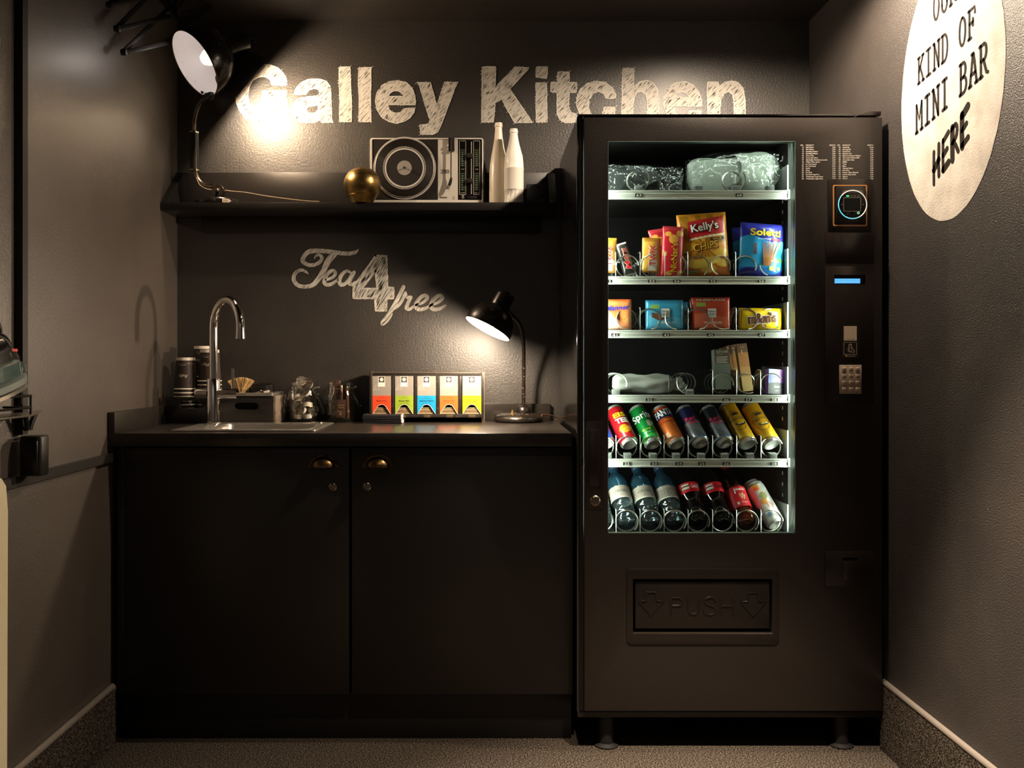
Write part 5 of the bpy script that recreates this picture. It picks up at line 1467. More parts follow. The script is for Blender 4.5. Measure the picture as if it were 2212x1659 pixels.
for i, (px, rz_, mi) in enumerate(((558, 20, 2), (566, -30, 1), (572, 60, 0), (578, 10, 0), (583, -50, 1), (563, 80, 0), (586, 35, 2))):
    p = P(px, 850, 3.075)
    s_ = MB().box(-0.010, 0.010, -0.0022, 0.0022, -0.0045, 0.0045).build('sugar_cube_sachet', sa_m[mi], None, label=['white paper sugar sachet', 'brown paper sugar sachet', 'dark paper sugar sachet'][mi] + ' ' + ['nearest the stirrers', 'second from the stirrers', 'in the middle of the tray', 'right of the tray middle', 'second from the right tray edge', 'just behind the front of the tray', 'nearest the right tray edge'][i], cat='sachet', group='sugar sachets on the tray', bevel=0.0015)
    s_.location = (p.x, -0.142 + (i % 3) * 0.014, zt_ + 0.006 + (i % 2) * 0.0035)
    s_.rotation_euler = (R(25), R(15 * ((i % 3) - 1)), R(rz_))

# ------------------------------------------------------------------ clip-top jars
jar_g = thin_glass('jar_glass', (0.985, 0.992, 0.988), 0.0, 1.5, ior=1.5)
jar_t = thin_glass('jar_glass_thick', (0.94, 0.975, 0.955), 0.0, 1.8, ior=1.5)
def jar(cx, cy, label):
    t = thing('storage_jar', label, 'jar', (cx, cy, ZT + 0.0004), 'open clip-top glass jars')
    T_ = Matrix.Translation((cx, cy, ZT + 0.0004))
    o_ = [(0.0, 0.0), (0.040, 0.0), (0.047, 0.003), (0.050, 0.010), (0.0505, 0.03), (0.0505, 0.085), (0.0495, 0.096), (0.0455, 0.104), (0.0452, 0.108), (0.0470, 0.110), (0.0470, 0.113), (0.0452, 0.115), (0.0450, 0.130), (0.0462, 0.132), (0.0460, 0.134)]
    i_ = [(0.0435, 0.134), (0.0425, 0.130), (0.0425, 0.112), (0.0430, 0.104), (0.0470, 0.094), (0.0478, 0.085), (0.0478, 0.03), (0.0472, 0.014), (0.042, 0.008), (0.0, 0.007)]
    MB().lathe(o_ + i_, 48, T_).build('glass_body', jar_g, t, angle=50)
    MB().lathe([(0.0, 0.0012), (0.038, 0.0012), (0.046, 0.005), (0.046, 0.0075), (0.038, 0.006), (0.0, 0.006)], 40, T_).build('thick_glass_base', jar_t, t)
    W_ = M('jar_wire', 'd7d3cb', rough=0.18, metal=1.0)
    MB().tube([T_ @ Vector((0.0468 * math.cos(a), 0.0468 * math.sin(a), 0.1145)) for a in [2 * PI * i / 48 for i in range(48)]], 0.0011, 6, closed=True).build('neck_wire', W_, t)
    # bail hanging at the front left
    for sgn in (-1, 1):
        a = R(-122 + sgn * 9)
        p0 = Vector((0.049 * math.cos(a), 0.049 * math.sin(a), 0.117))
        b1 = p0 + Vector((0.002, -0.004, -0.012))
        b2_ = p0 + Vector((-0.006, -0.010, -0.036))
        MB().tube([T_ @ p for p in (p0 + Vector((0, 0, 0.003)), p0, b1, b2_)], 0.0010, 6).sphere(T_ @ (p0 + Vector((0, -0.001, 0.001))), 0.0028, 8, 6).build('bail_wire', W_, t)
        a = R(-150 + sgn * 7)
        q0 = Vector((0.049 * math.cos(a), 0.049 * math.sin(a), 0.110))
        MB().tube([T_ @ p for p in (q0, q0 + Vector((-0.008, -0.004, -0.034)), q0 + Vector((0.010, -0.007, -0.034)), q0 + Vector((0.008, -0.003, -0.004)))], 0.0010, 6).build('clasp_wire', W_, t)
    # lid folded back behind the jar
    L_ = T_ @ Matrix.Translation((0.047, 0.018, 0.062)) @ Matrix.Rotation(R(66), 4, 'Y') @ Matrix.Rotation(R(-18), 4, 'X')
    MB().lathe([(0.0, 0.004), (0.022, 0.004), (0.024, 0.0), (0.040, 0.0), (0.045, 0.003), (0.045, 0.008), (0.040, 0.011), (0.0, 0.011)], 36, L_).build('glass_lid', jar_t, t)
    MB().tube([L_ @ Vector((0.041 * math.cos(a), 0.041 * math.sin(a), -0.001)) for a in [2 * PI * i / 40 for i in range(40)]], 0.0024, 6, closed=True).build('rubber_seal', M('dark_seal', '2b2724', rough=0.5), t)
    hg_ = T_ @ Vector((0.0485, 0.004, 0.117))
    MB().sphere(hg_, 0.005, 10, 8).build('hinge_loop', W_, t)
    return t
j1 = P(657, 908, 3.122)
jar(j1.x, j1.y, 'clip-top glass jar filled with milk portion pots')
j2 = P(737.5, 908, 3.122)
jar(j2.x, j2.y, 'clip-top glass jar with brown tea and coffee sticks')
pot_m = M('milk_pot_plastic', 'ece6dc', rough=0.35)
foil_m = M('printed_foil_lid', '8f8a82', rough=0.25, metal=0.7, var=(160, '5c5750', 0.5, 0.6))
foil_e = M('gold_foil_edge', 'c99a4a', rough=0.25, metal=0.9)
pot0 = thing('milk_pot', 'x', 'milk pot', (0, 0, 0), 'milk portion pots in the jar')
MB().lathe([(0.0, 0.0), (0.0135, 0.0), (0.0140, 0.001), (0.0160, 0.0145), (0.0165, 0.016)], 28, cap=False).build('pot_body', pot_m, pot0)
MB().lathe([(0.0165, 0.016), (0.0192, 0.016), (0.0192, 0.0168), (0.0165, 0.0168)], 28, cap=False).build('foil_edge', foil_e, pot0)
MB().lathe([(0.0, 0.0170), (0.0185, 0.0170)], 28, cap=False).build('foil_lid', foil_m, pot0)
pots = [(-0.018, -0.016, 0.010, 8, 10, 'lying lowest left at the front glass'), (0.016, -0.020, 0.010, 5, -8, 'lying lowest right at the front glass'), (0.0, 0.022, 0.009, 0, 0, 'at the bottom towards the wall'),
        (-0.026, -0.010, 0.040, 65, 20, 'tipped on its side at the left glass'), (0.002, -0.021, 0.038, 78, -30, 'turned with its foil lid to the front'), (0.026, -0.006, 0.036, 100, 60, 'upright on edge at the right glass'), (0.004, 0.018, 0.034, 20, 70, 'hidden in the middle layer'),
        (-0.020, -0.016, 0.062, 120, 35, 'slanting in the middle left'), (0.018, -0.016, 0.062, 165, 10, 'upside down in the middle right'), (0.0, 0.020, 0.060, 30, 0, 'in the middle layer towards the wall'),
        (-0.016, -0.012, 0.086, 150, 50, 'below the neck on the left'), (0.014, -0.018, 0.094, 55, -20, 'with foil lid facing out below the neck'), (0.004, 0.014, 0.090, 10, 40, 'below the neck towards the wall'),
        (-0.020, -0.006, 0.122, 60, 60, 'sticking out of the rim at the left'), (-0.006, -0.012, 0.128, 40, 10, 'sticking out second from the left'), (0.006, 0.010, 0.126, 70, -10, 'peeking out at the back of the rim'), (0.020, -0.010, 0.124, 74, -12, 'sticking out of the rim at the right')]
for i, (x_, y_, z_, tilt, rot, wh) in enumerate(pots):
    l_ = 'grey milk portion pot in the jar, ' + wh
    o_ = pot0 if i == 0 else dup(pot0)
    o_['label'] = l_
    o_.location = (j1.x + x_ * 0.95, j1.y + y_ * 0.95, ZT + z_ + 0.003)
    o_.rotation_euler = (R(tilt), R(rot * 0.4), R(rot))
# contents of the second jar: brown sachets and sticks
sach = M('brown_tea_sachet', '3a241a', rough=0.35, coat=0.2)
stick_m = [M('copper_stick', '8a6248', rough=0.3, metal=0.4), M('dark_stick', '33241c', rough=0.35)]
gold_p = M('gold_sachet_print', 'c9a266', rough=0.4)
for i, (x_, y_, z_, w_, h_, rz_, ry_, l_) in enumerate((
        (0.000, -0.022, 0.014, 0.032, 0.062, 4, 2, 'brown tea sachet with gold print standing at the front of the second jar'),
        (-0.024, -0.004, 0.010, 0.030, 0.064, -35, -4, 'dark brown tea sachet at the left inside the second jar'),
        (-0.010, 0.012, 0.060, 0.026, 0.080, 10, -6, 'brown tea sachet poking out of the top of the second jar'))):
    t = thing('tea_sachet', l_, 'sachet', (j2.x + x_, j2.y + y_, ZT + z_), 'brown sachets in the second jar')
    t.rotation_euler = (R(-4), R(ry_), R(rz_))
    ORIG[t] = Vector()
    MB().prism([rrect(-w_ / 2, 0, w_ / 2, h_, 0.001, 1)], fy(-0.002), fy(0.002)).build('envelope', sach, t, bevel=0.0008)
    pt = MB()
    if i == 0:
        put_text(pt, 'MASALA CHAI', fy(-0.0024), 0, 0.042, h=0.003, w=0.022)
        put_text(pt, 'BLACK TEA', fy(-0.0024), 0.002, 0.034, h=0.0028, w=0.018)
        put_text(pt, 'DEMMERS', fy(-0.0024), -0.003, 0.020, h=0.0026, w=0.016)
        put_text(pt, '&', fy(-0.0024), 0.0, 0.010, h=0.007)
    else:
        put_text(pt, 'TEA', fy(-0.0024), 0, h_ * 0.5, h=0.003)
        put_text(pt, '&', fy(-0.0024), 0, h_ * 0.6, h=0.006)
    pt.build('gold_print', gold_p, t, smooth=False, kind='stuff')
for i in range(15):
    a = random.uniform(-0.9, 2.4)
    r_ = random.uniform(0.012, 0.034)
    x_, y_ = r_ * math.cos(a) * 0.9 + 0.006, r_ * math.sin(a)
    x_ = max(min(x_, 0.034), 0.004)
    so = MB().box(-0.0035, 0.0035, -0.0015, 0.0015, 0.0, 0.102 + (i % 4) * 0.006).build('sugar_stick', stick_m[i % 2], None, bevel=0.0008,
        label=['copper coloured sugar stick standing in the second jar', 'dark brown sugar stick standing in the second jar'][i % 2], cat='sugar stick', group='sugar sticks in the second jar, ' + ['copper', 'dark'][i % 2])
    so.location = (j2.x + x_, j2.y + y_ * 0.8, ZT + 0.011)
    so.rotation_euler = (R(random.uniform(-4, 4)), R(random.uniform(-7, 2)), R(random.uniform(-60, 60)))

# ------------------------------------------------------------------ stack of black napkins with a pale edge
np0 = P(784, 914, 3.02)
np1 = P(866, 914, 3.02)
nk_m = M('black_napkin_paper', '151519', rough=0.7, bump=(300, 0.3, 0.001))
nk_e = M('pale_napkin_edge', 'b9b3b4', rough=0.7)
nm0 = None
for i in range(9):
    if nm0 is None:
        nm0 = thing('paper_napkin', 'folded black paper napkin in the stack before the tea rack', 'napkin', (0, 0, 0), 'stacked black napkins')
        mb = MB()
        n = 10
        w_ = np1.x - np0.x
        vv = []
        for j in range(n + 1):
            t = j / n
            x = -w_ / 2 + w_ * t
            zz = 0.0016 * (2 * t - 1) ** 2
            for (y, dz_) in ((-0.05, 0), (0.05, 0), (0.05, 0.0028), (-0.05, 0.0028)):
                vv.append((x, y, zz + dz_))
        ff = []
        for j in range(n):
            for q in range(4):
                ff.append((j * 4 + q, j * 4 + (q + 1) % 4, (j + 1) * 4 + (q + 1) % 4, (j + 1) * 4 + q))
        ff += [(0, 3, 2, 1), (n * 4, n * 4 + 1, n * 4 + 2, n * 4 + 3)]
        mb.add(vv, ff).build('folded_sheet', nk_m, nm0)
        MB().box(w_ / 2, w_ / 2 + 0.0035, -0.048, 0.048, 0.0004, 0.0042).build('frayed_edge', nk_e, nm0, bevel=0.0008)
        o_ = nm0
    else:
        o_ = dup(nm0)
    o_['label'] = 'folded black paper napkin, ' + (ORD[8 - i] + ' from the top' if i < 8 else 'topmost') + ' of the stack by the tea rack'
    o_.location = ((np0.x + np1.x) / 2 + random.uniform(-0.0015, 0.0015), -0.135 + random.uniform(-0.002, 0.002), ZT + 0.0004 + i * 0.0031)
    o_.rotation_euler = (0, 0, R(random.uniform(-1.5, 1.5)))

# ------------------------------------------------------------------ tea rack with five tea boxes
Dt = 3.075
YT = Dt - DB
def tx(px): return (px - CX) * Dt / F
def tz(py): return EYE - (py - CY) * Dt / F
tk = thing('tea_rack', 'black metal rack with five compartments for tea boxes', 'rack', (tx(922), -0.09, ZT))
rack_m = M('scuffed_black_rack', '2b2724', rough=0.35, metal=0.2, var=(90, '4a443d', 0.6, 0.7))
rack_e = M('bare_metal_edge', 'a89b87', rough=0.35, metal=0.7)
rt, rb_ = tz(804), ZT + 0.0003
for xa, xb, mt__ in ((798, 803.5, rack_m), (1040, 1046.5, rack_m)):
    MB().box(tx(xa), tx(xb), YT, -0.03, rb_, rt + 0.001).build('side_plate', mt__, tk, bevel=0.0006)
    MB().box(tx(xb) - 0.0014, tx(xb) + 0.0003, YT - 0.0006, YT + 0.0006, rb_, rt + 0.0012).build('worn_edge', rack_e, tk)
MB().box(tx(803.6), tx(1040), YT, YT + 0.004, tz(812), rt).build('top_bar', rack_m, tk, bevel=0.0006)
MB().box(tx(803.6), tx(1040), YT - 0.0005, YT + 0.001, rt - 0.0012, rt + 0.0002).build('worn_edge', rack_e, tk)
MB().box(tx(803.6), tx(1040), -0.034, -0.030, rb_ + 0.008, rt).build('back_plate', rack_m, tk)
MB().box(tx(803.6), tx(1040), YT, -0.0345, tz(899), tz(894.5)).build('shelf_plate', rack_m, tk)
rail = MB().box(tx(803.6), tx(1040), YT - 0.001, YT + 0.002, tz(901.5), tz(894.5)).build('front_rail', rack_m, tk, bevel=0.0005)
dpx = [848.5, 897.5, 945.5, 993.5]
for q in dpx:
    MB().box(tx(q - 3.4), tx(q + 3.4), YT + 0.0002, -0.0345, tz(894.4), tz(812.2)).build('divider', rack_m, tk, bevel=0.0005)
bxs = [('804.3', '845', 'd84a28', 'Maybe Baby', 'red'), ('853', '893.5', '8aa330', 'Master Mint', 'green'), ('901', '942', '1a8fc4', 'Istanbul Nights', 'blue'), ('949.5', '989.8', 'd8652c', 'Bourbon Trip', 'orange'), ('998.5', '1040', 'd8b81c', 'Inner Light', 'yellow')]
card_e = M('white_card_edge', 'e6e0d4', rough=0.6)
gloss_grey = M('silver_card', '9b968f', rough=0.4, metal=0.15)
emblem_k = M('dark_emblem_print', '37322d', rough=0.5)
tea_s = M('kraft_tea_sachet', 'c9b28e', rough=0.6, var=(120, 'a48a66', 0.4, 0.7))
tea_d = M('brown_tea_sachet_edge', '7d5f45', rough=0.6)
for bi, (xa, xb, colr, nm, cname) in enumerate(bxs):
    xa, xb = tx(float(xa)), tx(float(xb))
    w_ = xb - xa
    zt2, zb3 = tz(812.6), tz(894.2)
    hh = zt2 - zb3
    xm = (xa + xb) / 2
    bxo = thing('tea_box', 'silver tea box with %s lower half in the rack, lettered %s' % (cname, nm), 'tea box', (xm, YT + 0.04, zb3), 'tea boxes in the rack')
    zmid = zb3 + hh * 0.485
    cm = M('card_' + cname, colr, rough=0.45)
    yb0 = YT - 0.0015
    b_ = MB().box(xa + 0.0008, xb - 0.0008, yb0, yb0 + 0.0012, zmid, zt2).build('upper_front', gloss_grey, bxo)
    ar = hh * 0.24
    arch = [(xa + 0.0008, zb3), (xa + 0.0008, zmid), (xb - 0.0008, zmid), (xb - 0.0008, zb3)]
    cv = [(xb - 0.0018, zb3), (xm + w_ * 0.30, zb3 + ar * 0.55), (xm + w_ * 0.16, zb3 + ar * 0.93), (xm, zb3 + ar * 1.04), (xm - w_ * 0.16, zb3 + ar * 0.93), (xm - w_ * 0.30, zb3 + ar * 0.55), (xa + 0.0018, zb3)]
    cvs = smooth_path(cv, 4)
    fr_ = MB().prism([arch + cvs], fy(yb0), fy(yb0 + 0.0012)).build('coloured_front', cm, bxo, label='%s printed front with arched opening' % cname)
    MB().tube([Vector((x, yb0 - 0.0002, z)) for x, z in cvs], 0.0007, 6).build('card_edge', card_e, fr_)
    bd = MB()
    bd.box(xa + 0.0008, xa + 0.0018, yb0 + 0.0013, YT + 0.085, zb3, zt2).box(xb - 0.0018, xb - 0.0008, yb0 + 0.0013, YT + 0.085, zb3, zt2).box(xa + 0.0018, xb - 0.0018, YT + 0.084, YT + 0.085, zb3, zt2).box(xa + 0.0018, xb - 0.0018, yb0 + 0.0013, YT + 0.084, zt2 - 0.001, zt2)
    bd.build('carton', gloss_grey, bxo)
    lab = MB().box(xm - w_ * 0.19, xm + w_ * 0.17, yb0 - 0.0004, yb0, zt2 - hh * 0.275, zt2 - 0.0006).build('brand_label', M('white_label', 'f0ebe2', rough=0.5), bxo)
    ex0, ex1, ez1 = xm - w_ * 0.155, xm + w_ * 0.145, zt2 - 0.0018
    MB().box(ex0, ex1, yb0 - 0.0007, yb0 - 0.0004, ez1 - (ex1 - ex0), ez1).build('emblem_square', emblem_k, lab)
    em = MB()
    ec, er = ((ex0 + ex1) / 2, ez1 - (ex1 - ex0) / 2), (ex1 - ex0) / 2 * 0.86
    for q in range(8):
        a = PI / 4 * q
        ca, sa = math.cos(a), math.sin(a)
        em.prism([[(ec[0], ec[1]), (ec[0] + er * 0.55 * ca - er * 0.22 * sa, ec[1] + er * 0.55 * sa + er * 0.22 * ca), (ec[0] + er * ca, ec[1] + er * sa), (ec[0] + er * 0.55 * ca + er * 0.22 * sa, ec[1] + er * 0.55 * sa - er * 0.22 * ca)]], fy(yb0 - 0.0009))
    em.build('star_emblem', card_e, lab, smooth=False)
    tt = MB()
    put_text(tt, 'sonnentor', fy(yb0 - 0.0006), xm - w_ * 0.01, zt2 - hh * 0.225, h=0.0024, w=w_ * 0.26)
    tt.build('label_text', M('grey_small_print', '8c8579', rough=0.6), lab, smooth=False, kind='stuff')
    tri = MB()
    ta_, tb_, tc_ = (xa + w_ * 0.05, zt2 - hh * 0.36), (xa + w_ * 0.40, zt2 - hh * 0.36), (xa + w_ * 0.225, zt2 - hh * 0.20)
    tri.ribbon([ta_, tb_, tc_, ta_], 0.0007, fy(yb0 - 0.0003))
    for q in (0.2, 0.4, 0.6): tri.ribbon([(ta_[0] + w_ * 0.175 * q, ta_[1] + hh * 0.16 * q), (tb_[0] - w_ * 0.175 * q, ta_[1] + hh * 0.16 * q)], 0.0004, fy(yb0 - 0.0003))
    tri.build('triangle_mark', card_e, b_, smooth=False)
    tt = MB()
    put_text(tt, 'handy', fy(yb0 - 0.0003), xb - w_ * 0.20, zmid + hh * 0.085, h=0.003, w=w_ * 0.18)
    put_text(tt, 'bio', fy(yb0 - 0.0003), xb - w_ * 0.20, zmid + hh * 0.045, h=0.0018, w=w_ * 0.16)
    tt.build('small_print', M('grey_small_print', '8c8579'), b_, smooth=False, kind='stuff')
    tt = MB()
    put_text(tt, nm, fy(yb0 - 0.0003), xm, zmid - hh * 0.155, h=0.0048, w=w_ * (0.56 if len(nm) < 13 else 0.74), bold=0.03)
    tt.build('tea_name', M('dark_tea_print_' + cname, {'red': '8d2314', 'green': '3d4a12', 'blue': '0d3f63', 'orange': '8a3a12', 'yellow': '6b5508'}[cname], rough=0.5), fr_, smooth=False, label='printed name of the tea')
    tt = MB()
    for (dz3, ww) in ((0.03, 0.3), (0.075, 0.62), (0.205, 0.42), (0.24, 0.6)):
        tt.box(xm - w_ * ww / 2, xm + w_ * ww / 2, yb0 - 0.0003, yb0, zmid - hh * dz3 - 0.0006, zmid - hh * dz3)
    tt.build('fine_print_lines', M('dark_tea_print_' + cname), fr_, kind='stuff', smooth=False)
    for q in range(7):
        MB().box(xa + 0.003, xb - 0.003, YT + 0.003 + 0.0008 * (q % 3), YT + 0.075, zb3 + 0.0006 + q * 0.0030, zb3 + 0.0028 + q * 0.0030).build('tea_envelope', tea_s if q % 2 == 0 else tea_d, bxo)
for q in (869, 922, 971, 1019):
    MB().box(tx(q - 7), tx(q + 7.5), YT - 0.0022, YT - 0.0010, tz(901.8), tz(896)).build('label_holder', M('gold_label_holder', '6f5f49', rough=0.3, metal=0.6), rail, bevel=0.0004)
for q in (800.5, 1043.5):
    MB().lathe([(0.004, 0.0), (0.005, 0.003), (0.004, 0.006)], 12, Matrix.Translation((tx(q), YT + 0.004, ZT + 0.0003))).build('rack_foot', M('brass_rack_foot', 'a8843f', rough=0.35, metal=0.9), tk)
# ------------------------------------------------------------------ goods in the vending machine
film = M('printed_film', rough=0.28, coat=0.25, attr=True, bump=(60, 0.12, 0.003))
card = M('printed_card', rough=0.45, attr=True)
can_m = M('printed_can', rough=0.25, metal=0.35, coat=0.3, attr=True)
can_end = M('can_aluminium', 'cfccc6', rough=0.32, metal=0.65)
def C(h): return lin(h)
def ell(u, v, cu, cv, ru, rv): return ((u - cu) / ru) ** 2 + ((v - cv) / rv) ** 2 < 1
GOODS = 'goods in the vending machine'

def bag(name, label, cat, w, h, d, colfn, loc, rot=(0, 0, 0), nx=50, ny=60, back='555555', px_=2.2, pz_=5.0, wr=0.0012, seed=0, part='film_pouch', jag=True):
    t = thing(name, label, cat, (0, 0, 0), GOODS)
    def yf(x, z):
        u, v = 2 * x / w, 2 * z / h - 1
        a = max(0.0, 1 - abs(u) ** px_) ** 0.7
        b = max(0.0, 1 - abs(v) ** pz_) ** 0.7
        n = noise.noise(Vector((x * 45 + seed * 7, seed * 3.1, z * 45)))
        return -d / 2 * a * b - wr * n * (0.3 + a * b)
    mb = MB()
    vv, cc, ff = [], [], []
    for s in (1, -1):
        k0 = len(vv)
        for j in range(ny + 1):
            for i in range(nx + 1):
                u, v = i / nx, j / ny
                x, z = (u - 0.5) * w, v * h
                y = yf(x, z)
                y = y if s > 0 else -y * 0.9
                if jag and (j == 0 or j == ny): z += 0.0009 * (i % 2)
                vv.append((x, y, z))
                cc.append(C(colfn(u, v)) if s > 0 else C(back))
        for j in range(ny):
            for i in range(nx):
                q = (k0 + j * (nx + 1) + i, k0 + j * (nx + 1) + i + 1, k0 + (j + 1) * (nx + 1) + i + 1, k0 + (j + 1) * (nx + 1) + i)
                ff.append(q if s > 0 else q[::-1])
    mb.add(vv, ff, cc)
    mb.build(part, film, t, angle=70)
    t.location = loc
    t.rotation_euler = rot
    return t, (lambda e: (lambda x, z: Vector((x, yf(x, z) - e * 1.5 - 0.0006, z))))

def printed(t, items, name='print', kind=None):
    for (mat, fnl) in items:
        m = MB()
        fnl(m)
        m.build(name, mat, t, smooth=False, kind='stuff')
pm_ = lambda n, c: M('print_' + n, c, rough=0.4)
W_, K_, Y_, R_ = pm_('white', 'f2eee6'), pm_('black', '1a1615'), pm_('yellow', 'f3d21c'), pm_('red', 'd3202c')

def at(px, py, D, z=None):
    p = P(px, py, D)
    if z is not None: p.z = z
    return p

# ---------- row 2: bars and bags
def kelly(u, v):
    if v > 0.965: return 'e89a35'
    b0 = 0.60 + (u - 0.2) * 0.10
    if 0.19 < u < 0.93 and b0 < v < b0 + 0.26: return 'c5262e'
    if 0.2 < u < 0.9 and b0 - 0.035 < v < b0 - 0.012: return 'f3e6cf'
    a = math.atan2(v - 0.45, u - 0.5)
    if v < 0.30:
        for (cu, cv, ru, rv, c) in ((0.35, 0.20, 0.20, 0.07, 'e6bd4d'), (0.62, 0.25, 0.2, 0.06, 'ecc95f'), (0.55, 0.12, 0.16, 0.06, 'd7a63a'), (0.85, 0.2, 0.14, 0.06, 'e0b347'), (0.15, 0.27, 0.12, 0.05, 'deb046')):
            if ell(u, v, cu, cv, ru, rv): return c
        if v < 0.13 and 0.12 < u < 0.36 and v > 0.055: return '6d7a2a' if v < 0.105 else 'b5532b'
        return 'bf6a1e'
    for (cu, cv, ru, rv, c) in ((0.15, 0.46, 0.13, 0.08, 'e3b53e'), (0.85, 0.36, 0.16, 0.07, 'e0ab36')):
        if ell(u, v, cu, cv, ru, rv): return c
    if u < 0.05 or u > 0.95: return 'e58e2c'
    return 'e0902c' if int((a + PI) * 4.2) % 2 else 'a8741c'
t, sf = bag('crisps_bag', 'large orange bag of potato crisps, red banner, in the snack row', 'crisps', 0.143, 0.190, 0.050, kelly, at(1524, 597, 2.665, TRAYZ[2] + 0.001), (R(-4), R(-3.5), R(-3)), 90, 110, 'c47a24', seed=1)
w, h = 0.143, 0.190
printed(t, [
    (pm_('dark_brown', '4a1c14'), lambda m: put_text(m, "Kelly's", sf(0.0016), 0.006, 0.134, h=0.024, w=0.083, bold=0.05, rot=R(7))),
    (W_, lambda m: put_text(m, "Kelly's", sf(0.0024), 0.005, 0.1355, h=0.023, w=0.080, bold=0.015, rot=R(7))),
    (pm_('maroon', '5b2a16'), lambda m: put_text(m, 'CHIPS', sf(0.0016), 0.006, 0.0775, h=0.021, w=0.074, bold=0.05, rot=R(8), shear=0.1)),
    (pm_('gold', 'efb93c'), lambda m: put_text(m, 'CHIPS', sf(0.0024), 0.004, 0.0785, h=0.021, w=0.072, bold=0.012, rot=R(8), shear=0.1)),
    (pm_('dark_brown', '4a1c14'), lambda m: m.ribbon([(0.018 + 0.0042 * q, 0.1065 + 0.0005 * q) for q in range(11)], 0.009, sf(0.0014), cap=False)),
    (pm_('gold', 'efb93c'), lambda m: (m.prism([[(-0.004 + 0.008 * (1 if q % 2 == 0 else 0.42) * math.sin(q * PI / 5), 0.107 + 0.008 * (1 if q % 2 == 0 else 0.42) * math.cos(q * PI / 5)) for q in range(10)]], sf(0.0018)), put_text(m, 'SALZ', sf(0.0022), 0.038, 0.1065, h=0.0058, w=0.026, rot=R(6)))),
])
def solet(u, v):
    if v > 0.955: return '2b2c8c'
    edge = 0.70 + 0.06 * math.sin(u * 6 + 0.6) - 0.10 * (u - 0.5) ** 2
    if 0.16 < v < edge:
        if 0.50 < u < 0.95 and 0.27 < v < 0.35: return '4fae3c'
        return '2f9fdc' if (u - 0.5) * 0.6 + v < 0.75 else '57b9ea'
    if v <= 0.16 and v < 0.10 + 0.06 * math.sin(u * 7): return '23277f'
    if v <= 0.16: return '1f6fc0'
    return '2a2f9c'
def blue_sticks(m, sf):
    random.seed(3)
    for q in range(15):
        x0 = 0.002 + q * 0.0011
        m.ribbon([(x0 - 0.002 + q * 0.0003 + (-0.004 + q * 0.0025) * s / 6, 0.030 + (0.068 + (q % 3) * 0.003) * s / 6) for s in range(7)], 0.0020, sf(0.0014 + 0.00004 * q), cap=False)
    for q in range(5):
        m.ribbon([(-0.030 + q * 0.002, 0.062 + 0.0066 * s) for s in range(6)], 0.0016, sf(0.0015), cap=False)
wS, hS = 0.130, 0.158
t, sf2 = bag('pretzel_stick_bag', 'front blue bag of salted pretzel sticks in the snack row', 'snack bag', wS, hS, 0.046, solet, at(1642, 597, 2.655, TRAYZ[2] + 0.001), (R(-4), R(4), R(2)), 80, 90, '2a2f9c', seed=4)
printed(t, [
    (Y_, lambda m: put_text(m, 'Soletti', sf2(0.002), 0.004, 0.118, h=0.021, w=0.090, bold=0.03)),
    (pm_('pretzel', '8a5527'), lambda m: blue_sticks(m, sf2)),
    (R_, lambda m: m.ribbon([(0.022 + 0.0026 * q, 0.1085) for q in range(11)], 0.006, sf2(0.0014), cap=False)),
    (W_, lambda m: (put_text(m, 'SO GSCHMACKIG', sf2(0.0018), 0.0, 0.1065, h=0.0038, w=0.040), put_text(m, 'salzig', sf2(0.002), 0.034, 0.044, h=0.005, w=0.024))),
    (pm_('lime', '9fd14a'), lambda m: (m.prism([rrect(0.018, 0.018, 0.034, 0.030, 0.003)], sf2(0.0014)), m.prism([arc(0.047, 0.024, 0.0055, 0, 360, 12)[:-1]], sf2(0.0014)))),
])
bag('pretzel_stick_bag', 'blue bag of salted pretzel sticks half hidden behind the front one', 'snack bag', wS, hS, 0.040, solet, at(1634, 597, 2.722, TRAYZ[2] + 0.001), (R(-4), R(-2), R(-1)), 40, 40, '2a2f9c', seed=9)
def blue_small(u, v): return '2f9fdc' if v < 0.8 else '57b9ea'
def nicnac(u, v):
    if v > 0.93: return 'e0424a'
    for (cu, cv, ru, rv) in ((0.5, 0.74, 0.22, 0.09), (0.8, 0.86, 0.18, 0.06), (0.25, 0.84, 0.14, 0.05), (0.12, 0.45, 0.10, 0.05), (0.88, 0.08, 0.14, 0.05), (0.35, 0.06, 0.14, 0.05)):
        if ell(u, v, cu, cv, ru, rv): return 'e39a35' if (u * 37 + v * 21) % 1 > 0.3 else 'f2bb55'
    return 'd01f30'
wN, hN = 0.062, 0.150
for (px, D, rt_, lab, sd_) in ((1450, 2.650, 3, 'front red bag of coated peanuts beside the orange crisps', 2), (1440, 2.700, -9, 'second red bag of coated peanuts leaning behind the front one', 6)):
    t, sfn = bag('peanut_bag', lab, 'snack bag', wN, hN - (0.002 if D < 2.68 else 0), 0.026, nicnac, at(px, 597, D, TRAYZ[2] + 0.001), (R(-3), R(rt_), 0), 50, 90, 'c01c2c', seed=sd_)
    printed(t, [(pm_('dark_red', '7a0f18'), lambda m: put_text(m, "NicNac's", sfn(0.0014), 0.0125, 0.055, h=0.020, w=0.088, bold=0.04, rot=PI / 2)),
                (Y_, lambda m: put_text(m, "NicNac's", sfn(0.0022), 0.0115, 0.055, h=0.019, w=0.084, bold=0.012, rot=PI / 2))])
def twix(u, v):
    if v > 0.86 or v < 0.06: return 'c98a2f' if (int(u * 24) % 2) else 'b87a26'
    if 0.3 < u < 0.78 and v < 0.34: return 'efe6da'
    return 'd59a3d' if u < 0.75 else 'c2862c'
